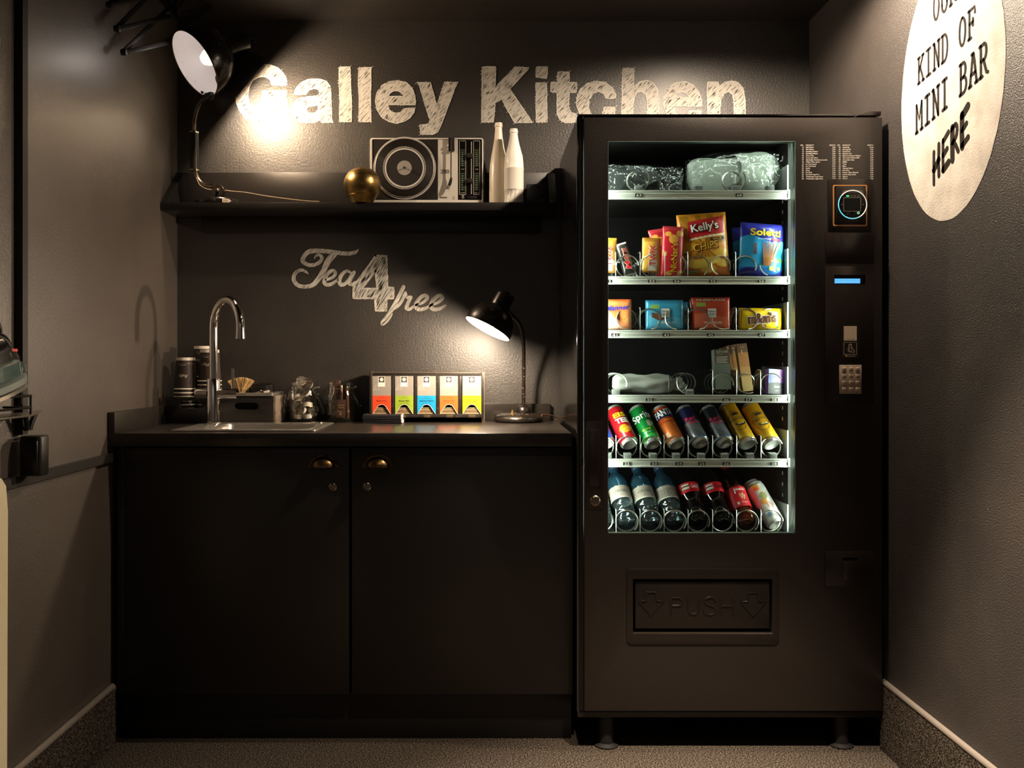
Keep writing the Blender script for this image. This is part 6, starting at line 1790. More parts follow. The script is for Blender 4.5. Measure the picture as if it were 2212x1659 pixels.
for (px, lab, D) in ((1406, 'gold caramel biscuit bar with red and white lettering', 2.655), (1311, 'gold caramel biscuit bar cut off by the left window edge', 2.655)):
    t, sfn = bag('caramel_bar', lab, 'chocolate bar', 0.054, 0.104, 0.022, twix, at(px, 597, D, TRAYZ[2] + 0.0135), (R(-6), R(2), 0), 30, 50, 'b87a26', seed=int(px))
    printed(t, [(W_, lambda m: put_text(m, 'TWIX', sfn(0.0014), 0.012, 0.048, h=0.021, w=0.062, bold=0.05, rot=PI / 2)), (R_, lambda m: put_text(m, 'TWIX', sfn(0.0022), 0.0115, 0.048, h=0.020, w=0.060, bold=0.01, rot=PI / 2))])
def mars(u, v): return 'b9b2a6' if v > 0.94 or v < 0.05 else ('2a2421' if u < 0.8 else '1d1917')
t, sfn = bag('chocolate_bar', 'black wrapped chocolate bar with red lettering leaning left', 'chocolate bar', 0.036, 0.100, 0.022, mars, at(1362, 597, 2.655, TRAYZ[2] + 0.005), (R(-6), R(-17), 0), 30, 50, '1d1917', seed=12)
printed(t, [(pm_('cream', 'd9c9a5'), lambda m: put_text(m, 'Mars', sfn(0.0014), 0.008, 0.050, h=0.017, w=0.066, bold=0.03, rot=PI / 2, shear=0.2)), (R_, lambda m: put_text(m, 'Mars', sfn(0.0022), 0.008, 0.050, h=0.016, w=0.064, bold=0.005, rot=PI / 2, shear=0.2))])

# ---------- row 3: chocolate and sweets
def ritter(base, light, top, bar):
    def f(u, v):
        if u < 0.07 or u > 0.93: return top
        if v > 0.86: return top
        if 0.12 < u < 0.36 and 0.70 < v < 0.83: return '8db24a'
        if bar and 0.15 < u < 0.62 and 0.36 + 0.05 * math.sin(u * 12) < v < 0.52 + 0.05 * math.sin(u * 9): return '6b4028'
        if v < 0.45 + 0.06 * math.sin(u * 5): return light
        return base
    return f
for (px, w, h, fn, lab, txt, hd) in ((1435, 0.109, 0.088, ritter('3f9fc6', '5fb8e0', '2f87b2', True), 'square blue milk chocolate bar pack in the sweets row', 'ALPENMILCH', ''),
                                (1535, 0.112, 0.096, ritter('c2492f', 'd8694a', 'a8381f', False), 'square red hazelnut chocolate bar pack in the sweets row', 'VOLL-NUSS', 'NUSSKLASSE')):
    t, sfn = bag('chocolate_square', lab, 'chocolate', w, h, 0.022, fn, at(px, 713, 2.655, TRAYZ[3] + 0.001), (R(-3), 0, R(-4)), 60, 50, '883322', px_=8, pz_=8, wr=0.0008, seed=px)
    def lb(m, sfn=sfn): m.prism([rrect(-0.010, 0.036, 0.014, 0.062, 0.001, 1)], sfn(0.0012))
    printed(t, [(W_, lb),
                (pm_('navy', '1f2a5c'), lambda m: (put_text(m, 'Ritter', sfn(0.0018), 0.002, 0.051, h=0.0062, w=0.019, bold=0.01), put_text(m, 'SPORT', sfn(0.0018), 0.002, 0.042, h=0.0055, w=0.019, bold=0.01))),
                (W_, lambda m: (put_text(m, txt, sfn(0.0016), 0.004, 0.018, h=0.0066, w=0.052, bold=0.015), put_text(m, hd, sfn(0.0016), 0.0, 0.0845, h=0.0065, w=0.082, bold=0.01) if hd else None))])
bag('chocolate_square', 'red hazelnut chocolate pack behind the front red one', 'chocolate', 0.110, 0.094, 0.020, ritter('c2492f', 'd8694a', 'a8381f', False), at(1531, 713, 2.705, TRAYZ[3] + 0.001), (R(-3), R(-1), 0), 20, 20, '883322', px_=8, pz_=8, seed=77)
bag('chocolate_square', 'blue milk chocolate pack behind the front blue one', 'chocolate', 0.108, 0.086, 0.020, ritter('3f9fc6', '5fb8e0', '2f87b2', True), at(1447, 713, 2.705, TRAYZ[3] + 0.001), (R(-3), R(1), 0), 20, 20, '2f87b2', px_=8, pz_=8, seed=78)
def manner(u, v):
    if v > 0.9: return 'd8662e'
    if v < 0.42 + 0.12 * math.sin(u * 7): return 'e9c7a8' if u < 0.6 else 'e38d5e'
    return 'dd7a45'
t, sfn = bag('wafer_pack', 'orange pink wafer pack with blue script at the left window edge', 'wafers', 0.098, 0.090, 0.026, manner, at(1328, 713, 2.655, TRAYZ[3] + 0.001), (R(-2), 0, 0), 40, 40, 'c9622c', px_=10, pz_=10, seed=31)
printed(t, [(pm_('royal_blue', '23309c'), lambda m: put_text(m, 'Manner', sfn(0.0016), 0.006, 0.058, h=0.014, w=0.074, bold=0.025, shear=0.3, rot=R(4))), (pm_('olive', '8a9a3a'), lambda m: m.prism([arc(0.030, 0.032, 0.008, 0, 360, 14)[:-1], arc(0.030, 0.032, 0.006, 0, 360, 14)[:-1][::-1]], sfn(0.0014)))])
def mms(u, v):
    if u < 0.06 or u > 0.94: return 'c99a17'
    for (cu, cv, c) in ((0.32, 0.16, 'c23a22'), (0.43, 0.20, 'd8862c'), (0.52, 0.26, '3f9a3c'), (0.58, 0.17, '8a4a22'), (0.38, 0.12, 'd8862c')):
        if ell(u, v, cu, cv, 0.035, 0.06): return c
    return 'edc215' if v < 0.9 else 'd8aa14'
t, sfn = bag('candy_bag', 'yellow bag of chocolate peanuts with brown lettering', 'candy', 0.128, 0.064, 0.032, mms, at(1642, 713, 2.655, TRAYZ[3] + 0.001), (R(-4), R(1), R(1)), 70, 40, 'c99a17', px_=5, pz_=2.6, seed=41)
printed(t, [(W_, lambda m: put_text(m, "m&m's", sfn(0.0016), 0.001, 0.019, h=0.031, w=0.086, bold=0.06, rot=R(5))), (pm_('cocoa', '5a2a1c'), lambda m: put_text(m, "m&m's", sfn(0.0026), 0.001, 0.0195, h=0.030, w=0.083, bold=0.025, rot=R(5))),
            (R_, lambda m: put_text(m, 'Peanut', sfn(0.0016), -0.024, 0.053, h=0.0045, w=0.018, rot=R(5)))])

# ---------- row 4: umbrella and small boxes
um = thing('folding_umbrella', 'grey folded umbrella lying in the box row', 'umbrella', (0, 0, 0), GOODS)
u0, u1 = at(1323, 836, 2.66), at(1472, 828, 2.66)
L_ = (u1 - u0).length
mb = MB()
nu, nv = 40, 44
vv = []
for j in range(nv + 1):
    t_ = j / nv
    r0 = 0.024 + 0.003 * math.sin(t_ * PI) - (0.006 if t_ > 0.86 else 0) + (0.004 if t_ > 0.93 else 0)
    if t_ < 0.06: r0 *= 0.55 + t_ * 7.5
    for i in range(nu):
        a = 2 * PI * i / nu
        n_ = noise.noise(Vector((math.cos(a) * 1.8 + t_ * 3, math.sin(a) * 1.8, t_ * 4.0)))
        rr = r0 * (1 + 0.26 * n_ + 0.08 * math.sin(5 * a + t_ * 9))
        vv.append((t_ * L_, rr * 0.8 * math.cos(a), rr * math.sin(a)))
ff = [(j * nu + i, j * nu + (i + 1) % nu, (j + 1) * nu + (i + 1) % nu, (j + 1) * nu + i) for j in range(nv) for i in range(nu)] + [tuple(range(nu)), tuple(nv * nu + i for i in range(nu))]
fabric = M('grey_umbrella_fabric', '82837c', rough=0.6, bump=(70, 0.35, 0.003))
mb.add(vv, ff).build('folded_canopy', fabric, um, angle=80)
MB().tube([(L_ * 0.80, 0.0215 * math.cos(a), 0.0265 * math.sin(a)) for a in [2 * PI * i / 24 for i in range(24)]], 0.003, 6, closed=True).build('strap', M('dark_grey_strap', '5c5d58', rough=0.6), um)
MB().cyl((L_ * 0.99, 0, 0), (L_ * 1.02, 0, -0.002), 0.013, n=20).cyl((L_ * 1.02, 0, -0.002), (L_ * 1.05, 0, -0.008), 0.011, 0.009, n=20).build('handle', M('chromed_plastic', 'a9aaa4', rough=0.3, metal=0.6, bump=(200, 0.5, 0.002)), um)
um.location = (u0.x, u0.y, TRAYZ[4] + 0.034)
um.rotation_euler = (0, R(2.0), 0)

def carton(name, label, cat, w, h, d, colfn, loc, rot, prints=None, ny=40, nx=14):
    t = thing(name, label, cat, (0, 0, 0), GOODS)
    mb = MB()
    vv, cc, ff = [], [], []
    for j in range(ny + 1):
        for i in range(nx + 1):
            u, v = i / nx, j / ny
            vv.append(((u - 0.5) * w, -d / 2, v * h))
            cc.append(C(colfn(u, v)))
    for j in range(ny):
        for i in range(nx):
            ff.append((j * (nx + 1) + i, j * (nx + 1) + i + 1, (j + 1) * (nx + 1) + i + 1, (j + 1) * (nx + 1) + i))
    mb.add(vv, ff, cc)
    mb.build('front_print', card, t)
    side = M('card_side_' + name, colfn(0.99, 0.5), rough=0.5)
    MB().box(-w / 2, w / 2, -d / 2 + 0.0002, d / 2, 0, h).build('carton', side, t, bevel=0.0006)
    t.location, t.rotation_euler = loc, rot
    if prints: printed(t, [(m_, (lambda f: lambda m: f(m, lambda x, z: Vector((x, -d / 2 - 0.0005, z))))(f)) for m_, f in prints])
    return t
pal = pm_('pale_print', 'd9cdb9')
def shav(u, v): return '55483c' if v > 0.66 - 0.03 * math.sin(u * 3) else ('6d7268' if v > 0.28 + 0.08 * math.sin(u * 4 + 1) else '7c8176')
def jprint(m, f):
    put_text(m, 'JUST.OOB', f, 0.0, 0.107, h=0.0065, w=0.034, bold=0.01)
    put_text(m, 'shaving kit', f, -0.007, 0.1015, h=0.0028, w=0.016)
    for q in range(5): m.box(-0.018, 0.016 - (q % 2) * 0.004, f(0, 0).y, f(0, 0).y + 0.0002, 0.094 - q * 0.0042, 0.0955 - q * 0.0042)
carton('shaving_kit_box', 'grey green shaving kit box with cream lettering', 'box', 0.045, 0.117, 0.030, shav, at(1560, 853, 2.66, TRAYZ[4] + 0.014), (R(-6), R(-1), R(3)), [(pal, jprint)])
def dent(u, v): return '6a4a33' if v > 0.80 else ('a8713f' if v > 0.5 else ('b98a55' if v > 0.3 else 'd8b27a'))
for q, (px, D, tilt, lab) in enumerate(((1614, 2.66, -6, 'front tall slim caramel brown box'), (1606, 2.705, -12, 'second tall slim brown box leaning behind the front one'), (1600, 2.75, -19, 'rearmost tall slim brown box leaning left'))):
    carton('dental_kit_box', lab, 'box', 0.030, 0.140, 0.022, dent, at(px, 853, D, TRAYZ[4] + 0.009), (R(-7), R(tilt), R(2)), [(pal, lambda m, f: (put_text(m, 'JUST', f, 0.0, 0.128, h=0.004, w=0.012), m.box(-0.004, -0.002, f(0, 0).y, f(0, 0).y + 0.0002, 0.112, 0.122)))])
def bare(u, v):
    if v < 0.42 + 0.06 * math.sin(u * 3): return '25212a'
    return '6f74ac' if u < 0.55 else '8a5aa8'
carton('intimate_kit_box', 'small purple and black box with dark lettering', 'box', 0.052, 0.072, 0.022, bare, at(1672, 853, 2.655, TRAYZ[4] + 0.001), (R(-3), R(4), R(14)), [
    (K_, lambda m, f: (put_text(m, 'BARE', f, 0.0, 0.047, h=0.0062, w=0.024, bold=0.01), put_text(m, 'skin + intimate', f, 0.0, 0.042, h=0.002, w=0.02))),
    (W_, lambda m, f: (put_text(m, 'hot+', f, 0.002, 0.018, h=0.008, w=0.018, shear=0.3), put_text(m, 'condoms', f, 0.002, 0.009, h=0.002, w=0.012)))])

# ---------- row 5: cans lying back, bottoms to the front
def axis_matrix(a):
    z = Vector(a).normalized()
    y = (Vector((0, 1, 0)) - z * z.y).normalized()
    return Matrix((y.cross(z), y, z)).transposed()
CAN_A = axis_matrix((-0.256, 0.65, 0.714))
def can(name, label, cat, loc, colfn, Lc=0.136, r=0.0268, A=CAN_A, spin=0.0, n=64, m_=44):
    t = thing(name, label, cat, (0, 0, 0), GOODS)
    z0, z1 = 0.0075, Lc - 0.010
    mb = MB()
    vv, cc, ff = [], [], []
    for j in range(m_ + 1):
        v = j / m_
        z = z0 + (z1 - z0) * v
        for i in range(n):
            a = 2 * PI * i / n
            vv.append((r * math.sin(a), -r * math.cos(a), z))
            cc.append(C(colfn(i / n if i <= n / 2 else i / n - 1, v)))
    for j in range(m_):
        for i in range(n):
            ff.append((j * n + i, j * n + (i + 1) % n, (j + 1) * n + (i + 1) % n, (j + 1) * n + i))
    mb.add(vv, ff, cc).build('printed_wall', can_m, t, angle=60)
    MB().lathe([(0.0, 0.009), (r * 0.45, 0.0075), (r * 0.70, 0.003), (r * 0.76, 0.0006), (r * 0.81, 0.0), (r * 0.84, 0.0012), (r * 0.94, 0.0045), (r, z0)], 40, cap=False).build('base_end', can_end, t, angle=60)
    MB().lathe([(r, z1), (r * 0.93, Lc - 0.006), (r * 0.88, Lc - 0.002), (r * 0.90, Lc), (r * 0.84, Lc), (r * 0.80, Lc - 0.005), (0.0, Lc - 0.005)], 40, cap=False).build('lid_end', can_end, t)
    t.location = loc
    t.rotation_euler = (A.to_4x4() @ Matrix.Rotation(spin, 4, 'Z')).to_euler()
    cf = lambda e: (lambda u, v: Vector(((r + e + 0.0005) * math.sin(u / r), -(r + e + 0.0005) * math.cos(u / r), v)))
    return t, cf
def ctext(t, items):
    for mat, f in items:
        m = MB()
        f(m)
        m.build('print', mat, t, smooth=False, kind='stuff')
def cloc(px, py=961, D=2.645): return at(px, py, D)
def eist(u, v): return 'c01a24' if not ell(u, v, 0.02, 0.30, 0.10, 0.12) else ('f0b62c' if ((u * 60 + v * 9) % 1) > 0.2 else 'e08a1c')
t, cf = can('drinks_can', 'red iced tea can with yellow and white lettering', 'can', cloc(1361), eist)
ctext(t, [(Y_, lambda m: put_text(m, 'EIS', cf(0.0006), 0.004, 0.088, h=0.016, w=0.036, bold=0.03)), (W_, lambda m: put_text(m, 'TEE', cf(0.0006), 0.005, 0.066, h=0.017, w=0.036, bold=0.03))])
def spr(u, v):
    if v < 0.14: return '3db24a'
    if ell(u, v, 0.08, 0.46, 0.045, 0.10): return 'e9e3c0'
    return '0d7a34' if v > 0.55 else '128a3a'
t, cf = can('drinks_can', 'green lemonade can with large white lettering', 'can', cloc(1412), spr)
ctext(t, [(W_, lambda m: put_text(m, 'Sprite', cf(0.0006), 0.004, 0.083, h=0.024, w=0.070, bold=0.015, rot=R(8))), (Y_, lambda m: put_text(m, 'zitrone', cf(0.0006), -0.004, 0.040, h=0.007, w=0.026)), (W_, lambda m: put_text(m, 'limette', cf(0.0006), -0.004, 0.030, h=0.004, w=0.020))])
def fan(u, v):
    if 0.68 < v < 0.93 and abs(u) < 0.22: return '1d2a66'
    return 'd8561f' if v > 0.5 else 'ee7a33'
t, cf = can('drinks_can', 'orange soda can with white letters on dark blue', 'can', cloc(1463), fan)
ctext(t, [(W_, lambda m: put_text(m, 'FANTA', cf(0.0006), 0.004, 0.095, h=0.022, w=0.062, bold=0.035, rot=R(6))), (Y_, lambda m: put_text(m, 'orange', cf(0.0006), 0.004, 0.076, h=0.005, w=0.022)), (pm_('pale_orange', 'f0c9a0'), lambda m: m.box(-0.021, -0.012, -0.0272 * 0.80, -0.0272 * 0.62, 0.018, 0.036) if False else m.prism([[(-0.022, 0.018), (-0.012, 0.018), (-0.012, 0.036), (-0.022, 0.036)]], cf(0.0005)))])
def rb(dark):
    def f(u, v):
        if v < 0.06: return '5f7fae'
        if v > 0.55: return '1d2350' if dark else '23262e'
        return '85878c' if ((u + v * 0.6) * 3.2) % 1 > 0.5 else '6a6c72'
    return f
for (px, drk, lab, c2) in ((1515, True, 'silver and blue energy drink can, the left of two', 'd8284a'), (1568, False, 'silver and dark grey energy drink can, the right of two', 'd0325a')):
    t, cf = can('drinks_can', lab, 'can', cloc(px, 959), rb(drk), Lc=0.132, r=0.0262)
    ctext(t, [(pm_('rb' + lab[11:15], c2), lambda m: (put_text(m, 'Red', cf(0.0006), 0.000, 0.073, h=0.013, w=0.030, bold=0.03), put_text(m, 'Bull', cf(0.0006), 0.004, 0.060, h=0.009, w=0.024, bold=0.02)))])
def otta(u, v): return 'c98f16' if v > 0.55 else ('e0a61c' if v > 0.12 else 'f0c22a')
def olab(m, cf):
    oc_ = [(0.024 * math.cos(q * PI / 4 + PI / 8), 0.074 + 0.036 * math.sin(q * PI / 4 + PI / 8)) for q in range(9)]
    m.ribbon([(a_[0] + (b_[0] - a_[0]) * s_ / 6, a_[1] + (b_[1] - a_[1]) * s_ / 6) for a_, b_ in zip(oc_, oc_[1:]) for s_ in range(6)] + [oc_[-1]], 0.0014, cf(0.0005), cap=False)
    put_text(m, 'Ottakringer', cf(0.0006), 0.002, 0.076, h=0.010, w=0.054, bold=0.01, rot=R(6), shear=0.2)
    m.prism([arc(0.004, 0.064, 0.014, 180, 360, 10, 0.012)], cf(0.0040))
    m.prism([arc(0.002, 0.094, 0.010, 0, 180, 10, 0.008)], cf(0.0022))
for (px, lab) in ((1617, 'yellow beer can, the left of two'), (1668, 'yellow beer can at the right end of the can row')):
    t, cf = can('drinks_can', lab, 'can', cloc(px), otta, Lc=0.150, r=0.0275)
    ctext(t, [(K_, lambda m: olab(m, cf)), (pm_('pale_gold', 'e8d8a0'), lambda m: put_text(m, 'HELLES', cf(0.0044), 0.004, 0.057, h=0.0048, w=0.018, bold=0.02))])
t, cf = can('drinks_can', 'blue iced tea can cut off by the left window edge', 'can', cloc(1311), lambda u, v: '2a55c4' if v < 0.5 else '203f9c')
ctext(t, [(Y_, lambda m: put_text(m, 'EIS', cf(0.0006), 0.004, 0.060, h=0.016, w=0.036, bold=0.03))])

# ---------- row 6: bottles
BOT_A = axis_matrix((-0.14, 0.63, 0.765))
pet = thin_glass('clear_pet', (0.70, 0.84, 0.88), 0.03, 3.4, ior=1.5, bump=(60, 0.5, 0.004), haze=0.02, haze_col=(0.4, 0.55, 0.6))
pet_blue = thin_glass('blue_pet', (0.36, 0.60, 0.70), 0.03, 1.6, ior=1.5, bump=(50, 0.3, 0.003), haze=0.10, haze_col=(0.08, 0.26, 0.38))
cola = M('cola_dark', '0b0605', rough=0.05, coat=0.6)
amber = thin_glass('amber_pet', (0.75, 0.42, 0.16), 0.03, 1.8, ior=1.45, bump=(60, 0.4, 0.004))
amber_l = M('amber_lemonade', '8a4513', rough=0.08, coat=0.5, trans=0.3)
def petal(prof, n=60, amp=0.12):
    """rounded five-lobed foot, then the profile"""
    vv = []
    for k, (r, z) in enumerate(prof):
        for i in range(n):
            a = 2 * PI * i / n
            f = 1.0
            dz_ = 0.0
            if z < 0.020: dz_ = 0.006 * (1 - z / 0.020) * (0.5 + 0.5 * math.cos(5 * a)) * (r / 0.03)
            vv.append((r * f * math.sin(a), -r * f * math.cos(a), z + dz_))
    m = len(prof)
    ff = [(j * n + i, j * n + (i + 1) % n, (j + 1) * n + (i + 1) % n, (j + 1) * n + i) for j in range(m - 1) for i in range(n)]
    return MB().add(vv, ff)
def bottle(label, loc, mat, mat_top, prof, lab_z, lab_col, cap_col, prints, A=BOT_A, core=None, name='drinks_bottle'):
    t = thing(name, label, 'bottle', (0, 0, 0), GOODS)
    cut = max(k for k, (r, z) in enumerate(prof) if z <= lab_z[1])
    petal(prof[:cut + 1]).build('lower_body', mat, t, angle=60)
    petal(prof[cut:]).build('shoulder', mat_top, t, angle=60)
    if core: MB().lathe([(max(r - 0.0022, 0), z + 0.003) for r, z in prof[:cut + 2]], 40).build('liquid', core, t, angle=60)
    r = max(q for q, z in prof if lab_z[0] - 0.01 <= z <= lab_z[1] + 0.01) + 0.0006
    lp = []
    nn, mm = 64, 20
    mb = MB()
    vv, cc, ff = [], [], []
    for j in range(mm + 1):
        v = j / mm
        for i in range(nn):
            a = 2 * PI * i / nn
            vv.append((r * math.sin(a), -r * math.cos(a), lab_z[0] + (lab_z[1] - lab_z[0]) * v))
            cc.append(C(lab_col(i / nn if i <= nn / 2 else i / nn - 1, v)))
    for j in range(mm):
        for i in range(nn): ff.append((j * nn + i, j * nn + (i + 1) % nn, (j + 1) * nn + (i + 1) % nn, (j + 1) * nn + i))
    mb.add(vv, ff, cc).build('paper_label', M('printed_label', rough=0.4, attr=True), t)
    zt2 = prof[-1][1]
    MB().lathe([(0.0132, zt2 - 0.004), (0.0140, zt2 - 0.003), (0.0140, zt2 + 0.012), (0.013, zt2 + 0.013), (0.0, zt2 + 0.013)], 28).build('screw_cap', M('cap_' + cap_col, cap_col, rough=0.4), t)
    cf = lambda e: (lambda u, v: Vector(((r + e + 0.0005) * math.sin(u / r), -(r + e + 0.0005) * math.cos(u / r), v)))
    ctext(t, [(m_, (lambda f: lambda m: f(m, cf))(f)) for m_, f in prints])
    t.location = loc
    t.rotation_euler = A.to_4x4().to_euler()
    return t
vosl = [(0.0, 0.006), (0.012, 0.002), (0.022, 0.0005), (0.0285, 0.006), (0.0310, 0.018), (0.0310, 0.030), (0.0295, 0.033), (0.0310, 0.036), (0.0310, 0.048), (0.0295, 0.051), (0.0310, 0.054), (0.0305, 0.066), (0.0298, 0.070), (0.0298, 0.112), (0.0312, 0.116), (0.0312, 0.130), (0.0290, 0.142), (0.0230, 0.155), (0.0150, 0.166), (0.0125, 0.172), (0.0125, 0.186)]
deep = pm_('deep_green', '3f4a44')
def vlab(m, cf):
    for q, ch in enumerate('VÖSLAUER'):
        u = (q - 3.5) * 0.0052
        put_text(m, ch, cf(0.0005), u, 0.0905 - 9.0 * u * u, h=0.0085, w=0.0042, bold=0.012)
    put_text(m, 'ohne', cf(0.0005), 0.0, 0.0795, h=0.003, w=0.010)
for (px, lab, back_) in ((1356, 'mineral water bottle with pale label, second from the left window edge', False), (1408, 'mineral water bottle with pale label, third from the left window edge', False), (1459, 'mineral water bottle turned to its small print, beside the cola', True), (1304, 'mineral water bottle cut off by the left window edge', False)):
    pr = [(deep, vlab)] if not back_ else [(deep, lambda m, cf: [m.prism([[(-0.022 + c_ * 0.020, 0.100 - q * 0.0035), (-0.005 + c_ * 0.020 - (q % 3) * 0.002, 0.100 - q * 0.0035), (-0.005 + c_ * 0.020 - (q % 3) * 0.002, 0.1013 - q * 0.0035), (-0.022 + c_ * 0.020, 0.1013 - q * 0.0035)]], cf(0.0005)) for q in range(8) for c_ in (0, 1, 2)])]
    bottle(lab, at(px, 1131, 2.645), pet, pet_blue, vosl, (0.071, 0.112), lambda u, v: '94887d' if v > 0.06 else 'c2b8aa', '23364f', pr)
colap = [(0.0, 0.006), (0.012, 0.002), (0.022, 0.0005), (0.0285, 0.006), (0.0315, 0.018), (0.0318, 0.030), (0.0300, 0.045), (0.0265, 0.062), (0.0270, 0.075), (0.0315, 0.088), (0.0322, 0.092), (0.0322, 0.122), (0.0310, 0.132), (0.0260, 0.152), (0.0180, 0.172), (0.0130, 0.186), (0.0125, 0.198)]
def red_l(u, v):
    if -0.12 < u < 0.0 and 0.22 < v < 0.88:
        return 'd8d0c4' if int(v * 34) % 2 else '5c3a38'
    return 'c2161f'
for (px, lab, sp_, dk) in ((1510, 'cola bottle with white script on red label, the left of two', W_, 0), (1563, 'cola bottle with black script on red label, the right of two', K_, 1)):
    bottle(lab, at(px, 1130, 2.645), cola, cola, colap, (0.089, 0.122), red_l, 'b01822' if not dk else '161314', [(sp_, lambda m, cf: (put_text(m, 'Coca-Cola', cf(0.0005), 0.024, 0.101, h=0.014, w=0.040, shear=0.3, bold=0.02), m.box(0, 0.00001, 0, 0.00001, 0, 0.00001)))])
almp = [(0.0, 0.006), (0.012, 0.002), (0.022, 0.0005), (0.0285, 0.006), (0.0310, 0.018), (0.0312, 0.036), (0.0298, 0.040), (0.0298, 0.108), (0.0305, 0.112), (0.0290, 0.128), (0.0230, 0.150), (0.0160, 0.172), (0.0125, 0.186), (0.0125, 0.200)]
def alm_l(u, v): return 'e3c39a' if ell(u, v, 0.05, 0.50, 0.05, 0.16) and ((u * 90 + v * 17) % 1) > 0.35 else 'cc1c28'
bottle('herbal lemonade bottle with tall red label and amber drink', at(1612, 1131, 2.645), amber, amber, almp, (0.042, 0.108), alm_l, '8f1d22', [(W_, lambda m, cf: (put_text(m, 'Almdudler', cf(0.0005), 0.010, 0.094, h=0.009, w=0.036, shear=0.25, bold=0.015), put_text(m, 'Original', cf(0.0005), 0.012, 0.052, h=0.0055, w=0.022), m.prism([[(-0.012, 0.048), (-0.005, 0.048), (-0.005, 0.057), (-0.012, 0.057)]], cf(0.0005)), m.prism([[(-0.010, 0.085), (-0.006, 0.085), (-0.0065, 0.098), (-0.0075, 0.104), (-0.0085, 0.104), (-0.0095, 0.098)]], cf(0.0005))))], core=amber_l)
def spritz(u, v):
    if -0.10 < u < 0.02 and v > 0.83: return 'd8a23a'
    for (cu, cv, ru, rv, c) in ((0.02, 0.66, 0.07, 0.10, '8b8a58'), (-0.02, 0.52, 0.06, 0.09, 'c98a45'), (0.05, 0.38, 0.06, 0.10, '9a7f78'), (-0.05, 0.16, 0.05, 0.06, '6a8ab0')):
        if ell(u, v, cu, cv, ru, rv): return c
    return 'cfcac2'
t, cf = can('drinks_can', 'white wine spritzer can at the right end of the bottle row', 'can', at(1677, 1134, 2.645), spritz, Lc=0.140, r=0.0270, A=axis_matrix((-0.28, 0.62, 0.73)))
ctext(t, [(pm_('grey_brown', '5a5048'), lambda m: put_text(m, 'Spritzer', cf(0.0006), 0.016, 0.075, h=0.010, w=0.055, bold=0.01, rot=-PI / 2)), (R_, lambda m: put_text(m, 'ME', cf(0.0006), -0.006, 0.112, h=0.008, w=0.014, bold=0.03))])
can('drinks_can', 'white wine spritzer can half hidden behind the front one', 'can', at(1672, 1126, 2.72), spritz, Lc=0.140, r=0.0275, A=axis_matrix((-0.34, 0.60, 0.72)), n=32, m_=20)

